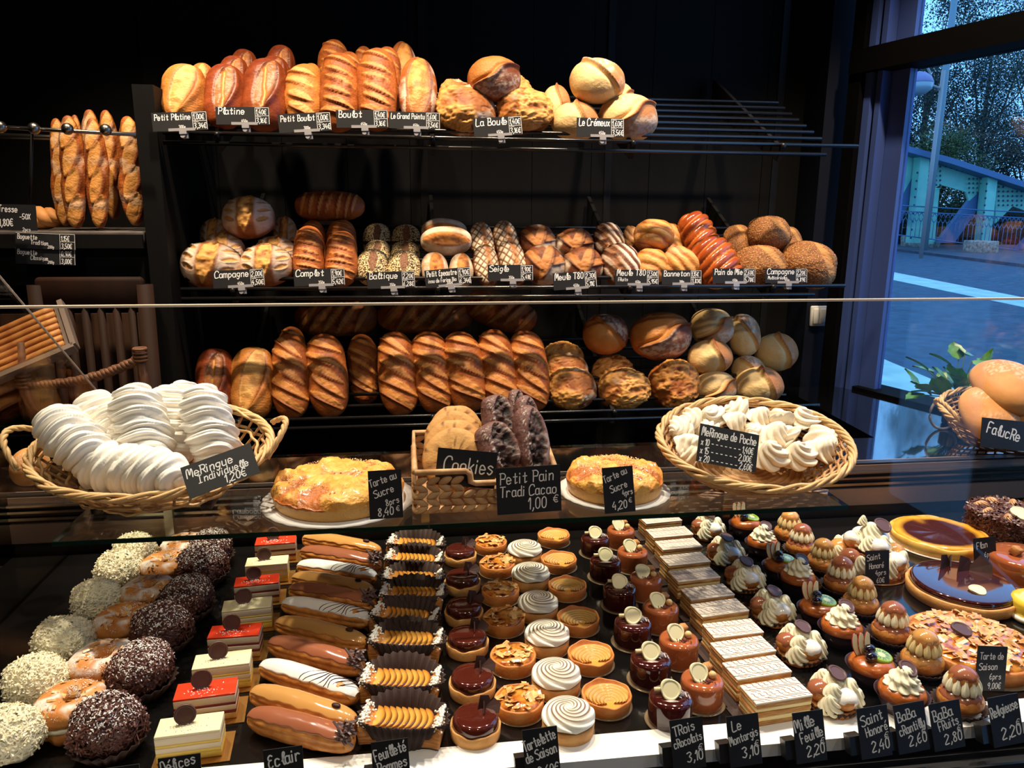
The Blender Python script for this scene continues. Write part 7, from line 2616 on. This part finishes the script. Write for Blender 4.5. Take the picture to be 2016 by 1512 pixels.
part('stems', join(*stv), mat('stem', (50, 74, 34), 0.6), t)
rp = onY(1853, 868, pp.y - 0.05)
th = np.linspace(0, 2 * math.pi, 40, endpoint=False)
o = part('plastic_hoop', tube(np.stack([0.047 * np.cos(th), 0 * th, 0.049 + 0.047 * np.sin(th)], 1), 0.004, 8, True), mat('grey_plastic', (170, 165, 172), 0.4), None, loc=(rp.x, pp.y - 0.05, ZT))
tag(o, 'pale grey plastic hoop standing before the plant pot', 'hoop')

# ================================================================ left side clutter
p = onY(40, 425, 2.3)
t = thing('plaited_loaf', 'pale plaited loaf behind the sign at the left edge', 'bread', (p.x, 2.34, zb))
for s in (0, 1, 2):
    q = np.linspace(-1, 1, 40)
    part('strand', tube(np.stack([0.11 * q - 0.02, 0.02 * np.cos(q * 8 + 2.1 * s), 0.032 + 0.012 * np.sin(q * 8 + 2.1 * s)], 1), 0.022 * (1 - 0.7 * np.abs(q) ** 4), 10), CR['soft'], t)
# dark planked cupboard and handled basket seen through the glass
a, b = onY(104, 680, 2.06), onY(262, 680, 2.06)
x0 = onY(-120, 680, 2.2).x
WOODB = mat('brown_planks', (80, 50, 31), 0.65, var=(54, 34, 22), vscale=9, stretch=(6, 1, 0.4))
zc = onY(200, 618, 2.2).z
t = thing('wooden_cabinet', 'dim brown planked cabinet behind the counter glass at the left', 'cabinet', ((x0 + PX0) / 2, 2.225, 0))
nbp = 7
wdp = (PX0 - x0 - 0.02) / nbp
for i in range(nbp):
    part('plank', box(wdp - 0.004, 0.03, zc, (x0 - (x0 + PX0) / 2 + wdp * (i + 0.5), 0, zc / 2)), WOODB, t, False)
p = onY(182, 735, 1.98)
zb0 = 0.472
t = thing('handled_basket', 'brown wicker basket with rope handle on the dark chair at the left', 'basket', (p.x, 2.01, zb0))
RPE = mat('rope', (116, 72, 40), 0.65, var=(84, 52, 30), vscale=60)
zh = p.z - zb0
th = np.linspace(0, 2 * math.pi, 64, endpoint=False)
bw_ = []
nrow = int((zh - 0.12) / 0.022)
for i in range(nrow):
    k = 0.82 + 0.18 * i / nrow
    bw_.append(tube(np.stack([0.125 * np.cos(th) * k + 0.004 * np.sin(th * 16 + i * 3.14), 0.095 * np.sin(th) * k, 0.012 + i * 0.022 + 0 * th], 1), 0.0115, 6, True))
part('weave', join(*bw_), RPE, t)
part('bottom', lathe([(1, 0.0), (1, 0.012)], 24), RPE, t, sc=(0.1, 0.077, 1))
q = np.linspace(-1, 1, 40)
part('handle', join(*[tube(np.stack([0.135 * q, -0.085 + 0.006 * np.cos(q * 30 + s * 2.1), zh + 0.016 - 0.02 * (1 - q ** 2) + 0.006 * np.sin(q * 30 + s * 2.1) + 0.03 * q], 1), 0.008, 6) for s in (0, 1, 2)]), RPE, t)
for s in (-1, 1):
    part('upright', tube([(0.12 * s, -0.06, zh - 0.14), (0.138 * s, -0.085, zh - 0.02), (0.134 * s, -0.085, zh + 0.03 + 0.03 * s), (0.13 * s, -0.085, zh + 0.07 - 0.02 * s)], [0.013, 0.012, 0.011, 0.008], 8), RPE, t)
    part('wrap', join(*[tube(np.stack([0.136 * s + 0.014 * np.cos(th[::4]), -0.085 + 0.014 * np.sin(th[::4]), zh + 0.012 + 0.03 * s + k * 0.009 + 0 * th[::4]], 1), 0.004, 5, True) for k in range(4)]), RPE, t)
# slanted tray of sticks added to imitate a wicker reflection in the glass
p = onY(-8, 694, 1.96)
t = thing('reflection_tray', 'slanted grey tray and sticks imitating a wicker reflection in the front glass', 'tray', p, (R(40), R(-22), R(14)))
part('tray', join(box(0.34, 0.16, 0.008, (0, 0, -0.012)), box(0.34, 0.014, 0.024, (0, -0.08, -0.004)), box(0.012, 0.16, 0.024, (0.17, 0, -0.004))), mat('tray_grey', (112, 96, 84), 0.5), t, False)
STK = mat('reflection_stick', (196, 136, 68), 0.6, var=(164, 98, 42), vscale=40)
sm = mesh('reflection_stick', *tube(np.stack([np.linspace(-0.15, 0.15, 14), 0.002 * np.sin(np.linspace(0, 9, 14)), 0 * np.linspace(0, 1, 14)], 1), 0.0085, 8), STK)
tw = p.copy()
TM = Matrix.LocRotScale(p, Euler((R(40), R(-22), R(14))), Vector((1, 1, 1)))
for i in range(7):
    o = obj('reflection_stick', sm)
    o.matrix_world = TM @ Matrix.Translation((0, -0.062 + i * 0.021, 0.001))
    tag(o, 'golden stick of the tray imitating a glass reflection, ' + (['lowest one', 'second from the bottom', 'third from the bottom', 'middle one of seven', 'third from the top', 'second from the top', 'topmost one'][i]), 'reflection_stick', 'sticks of the reflection tray')
t = thing('tray_stand', 'dark stand carrying the tray that imitates a glass reflection', 'stand', (p.x - 0.06, 2.07, 0))
part('column', box(0.12, 0.05, p.z - 0.03, (0, 0, (p.z - 0.03) / 2)), BLACK, t, False)
# yellow loaf and dim loaves beyond the side glass
def side_loaf(nm, px0, py0, px1, py1, Y, kind, lb, z=None):
    c = onY((px0 + px1) / 2, (py0 + py1) / 2, Y)
    me, (W, H, L) = bget(kind, 0)
    k = mpp(c)
    o = obj(nm, me, None, c, (Matrix.Rotation(R(-60), 3, 'X') @ Matrix.Rotation(R(90), 3, 'Y')).to_euler(), ((py1 - py0) * k / W, (py1 - py0) * k / H * 0.9, (px1 - px0) * k / L))
    tag(o, lb, 'bread')
    return o


side_loaf('round_loaf', 26, 880, 92, 962, 1.46, 'soft', 'yellow loaf behind the left handle of the large basket')
lx = onY(60, 1150, 1.36)
t = thing('side_ledge', 'dark ledge beyond the side glass at the lower left', 'ledge', (XS - 0.22, 1.33, ZD))
part('top', box(0.40, 0.56, 0.02, (0, 0, -0.011)), BLACK, t, False)
part('block', box(0.36, 0.5, ZD - 0.03, (0, 0, -ZD / 2 - 0.005)), BLACK, t, False)
for i, (u, v, l, yw, lb) in enumerate(((-0.10, 0.16, 0.22, 8, 'dusty dark loaf beyond the side glass, rear one'), (-0.07, 0.02, 0.2, -6, 'dusty dark loaf beyond the side glass, front one'))):
    me, (W, H, L) = bget('campagne', i)
    o = obj('country_loaf', me, None, (XS - 0.22 + u + 0.12, 1.33 + v, ZD + 0.047), (Matrix.Rotation(R(yw), 3, 'Z') @ Matrix.Rotation(R(-90), 3, 'X') @ Matrix.Rotation(R(90), 3, 'Y')).to_euler(), (0.1 / W, 0.085 / H, l / L))
    tag(o, lb, 'bread', 'loaves beyond the side glass')
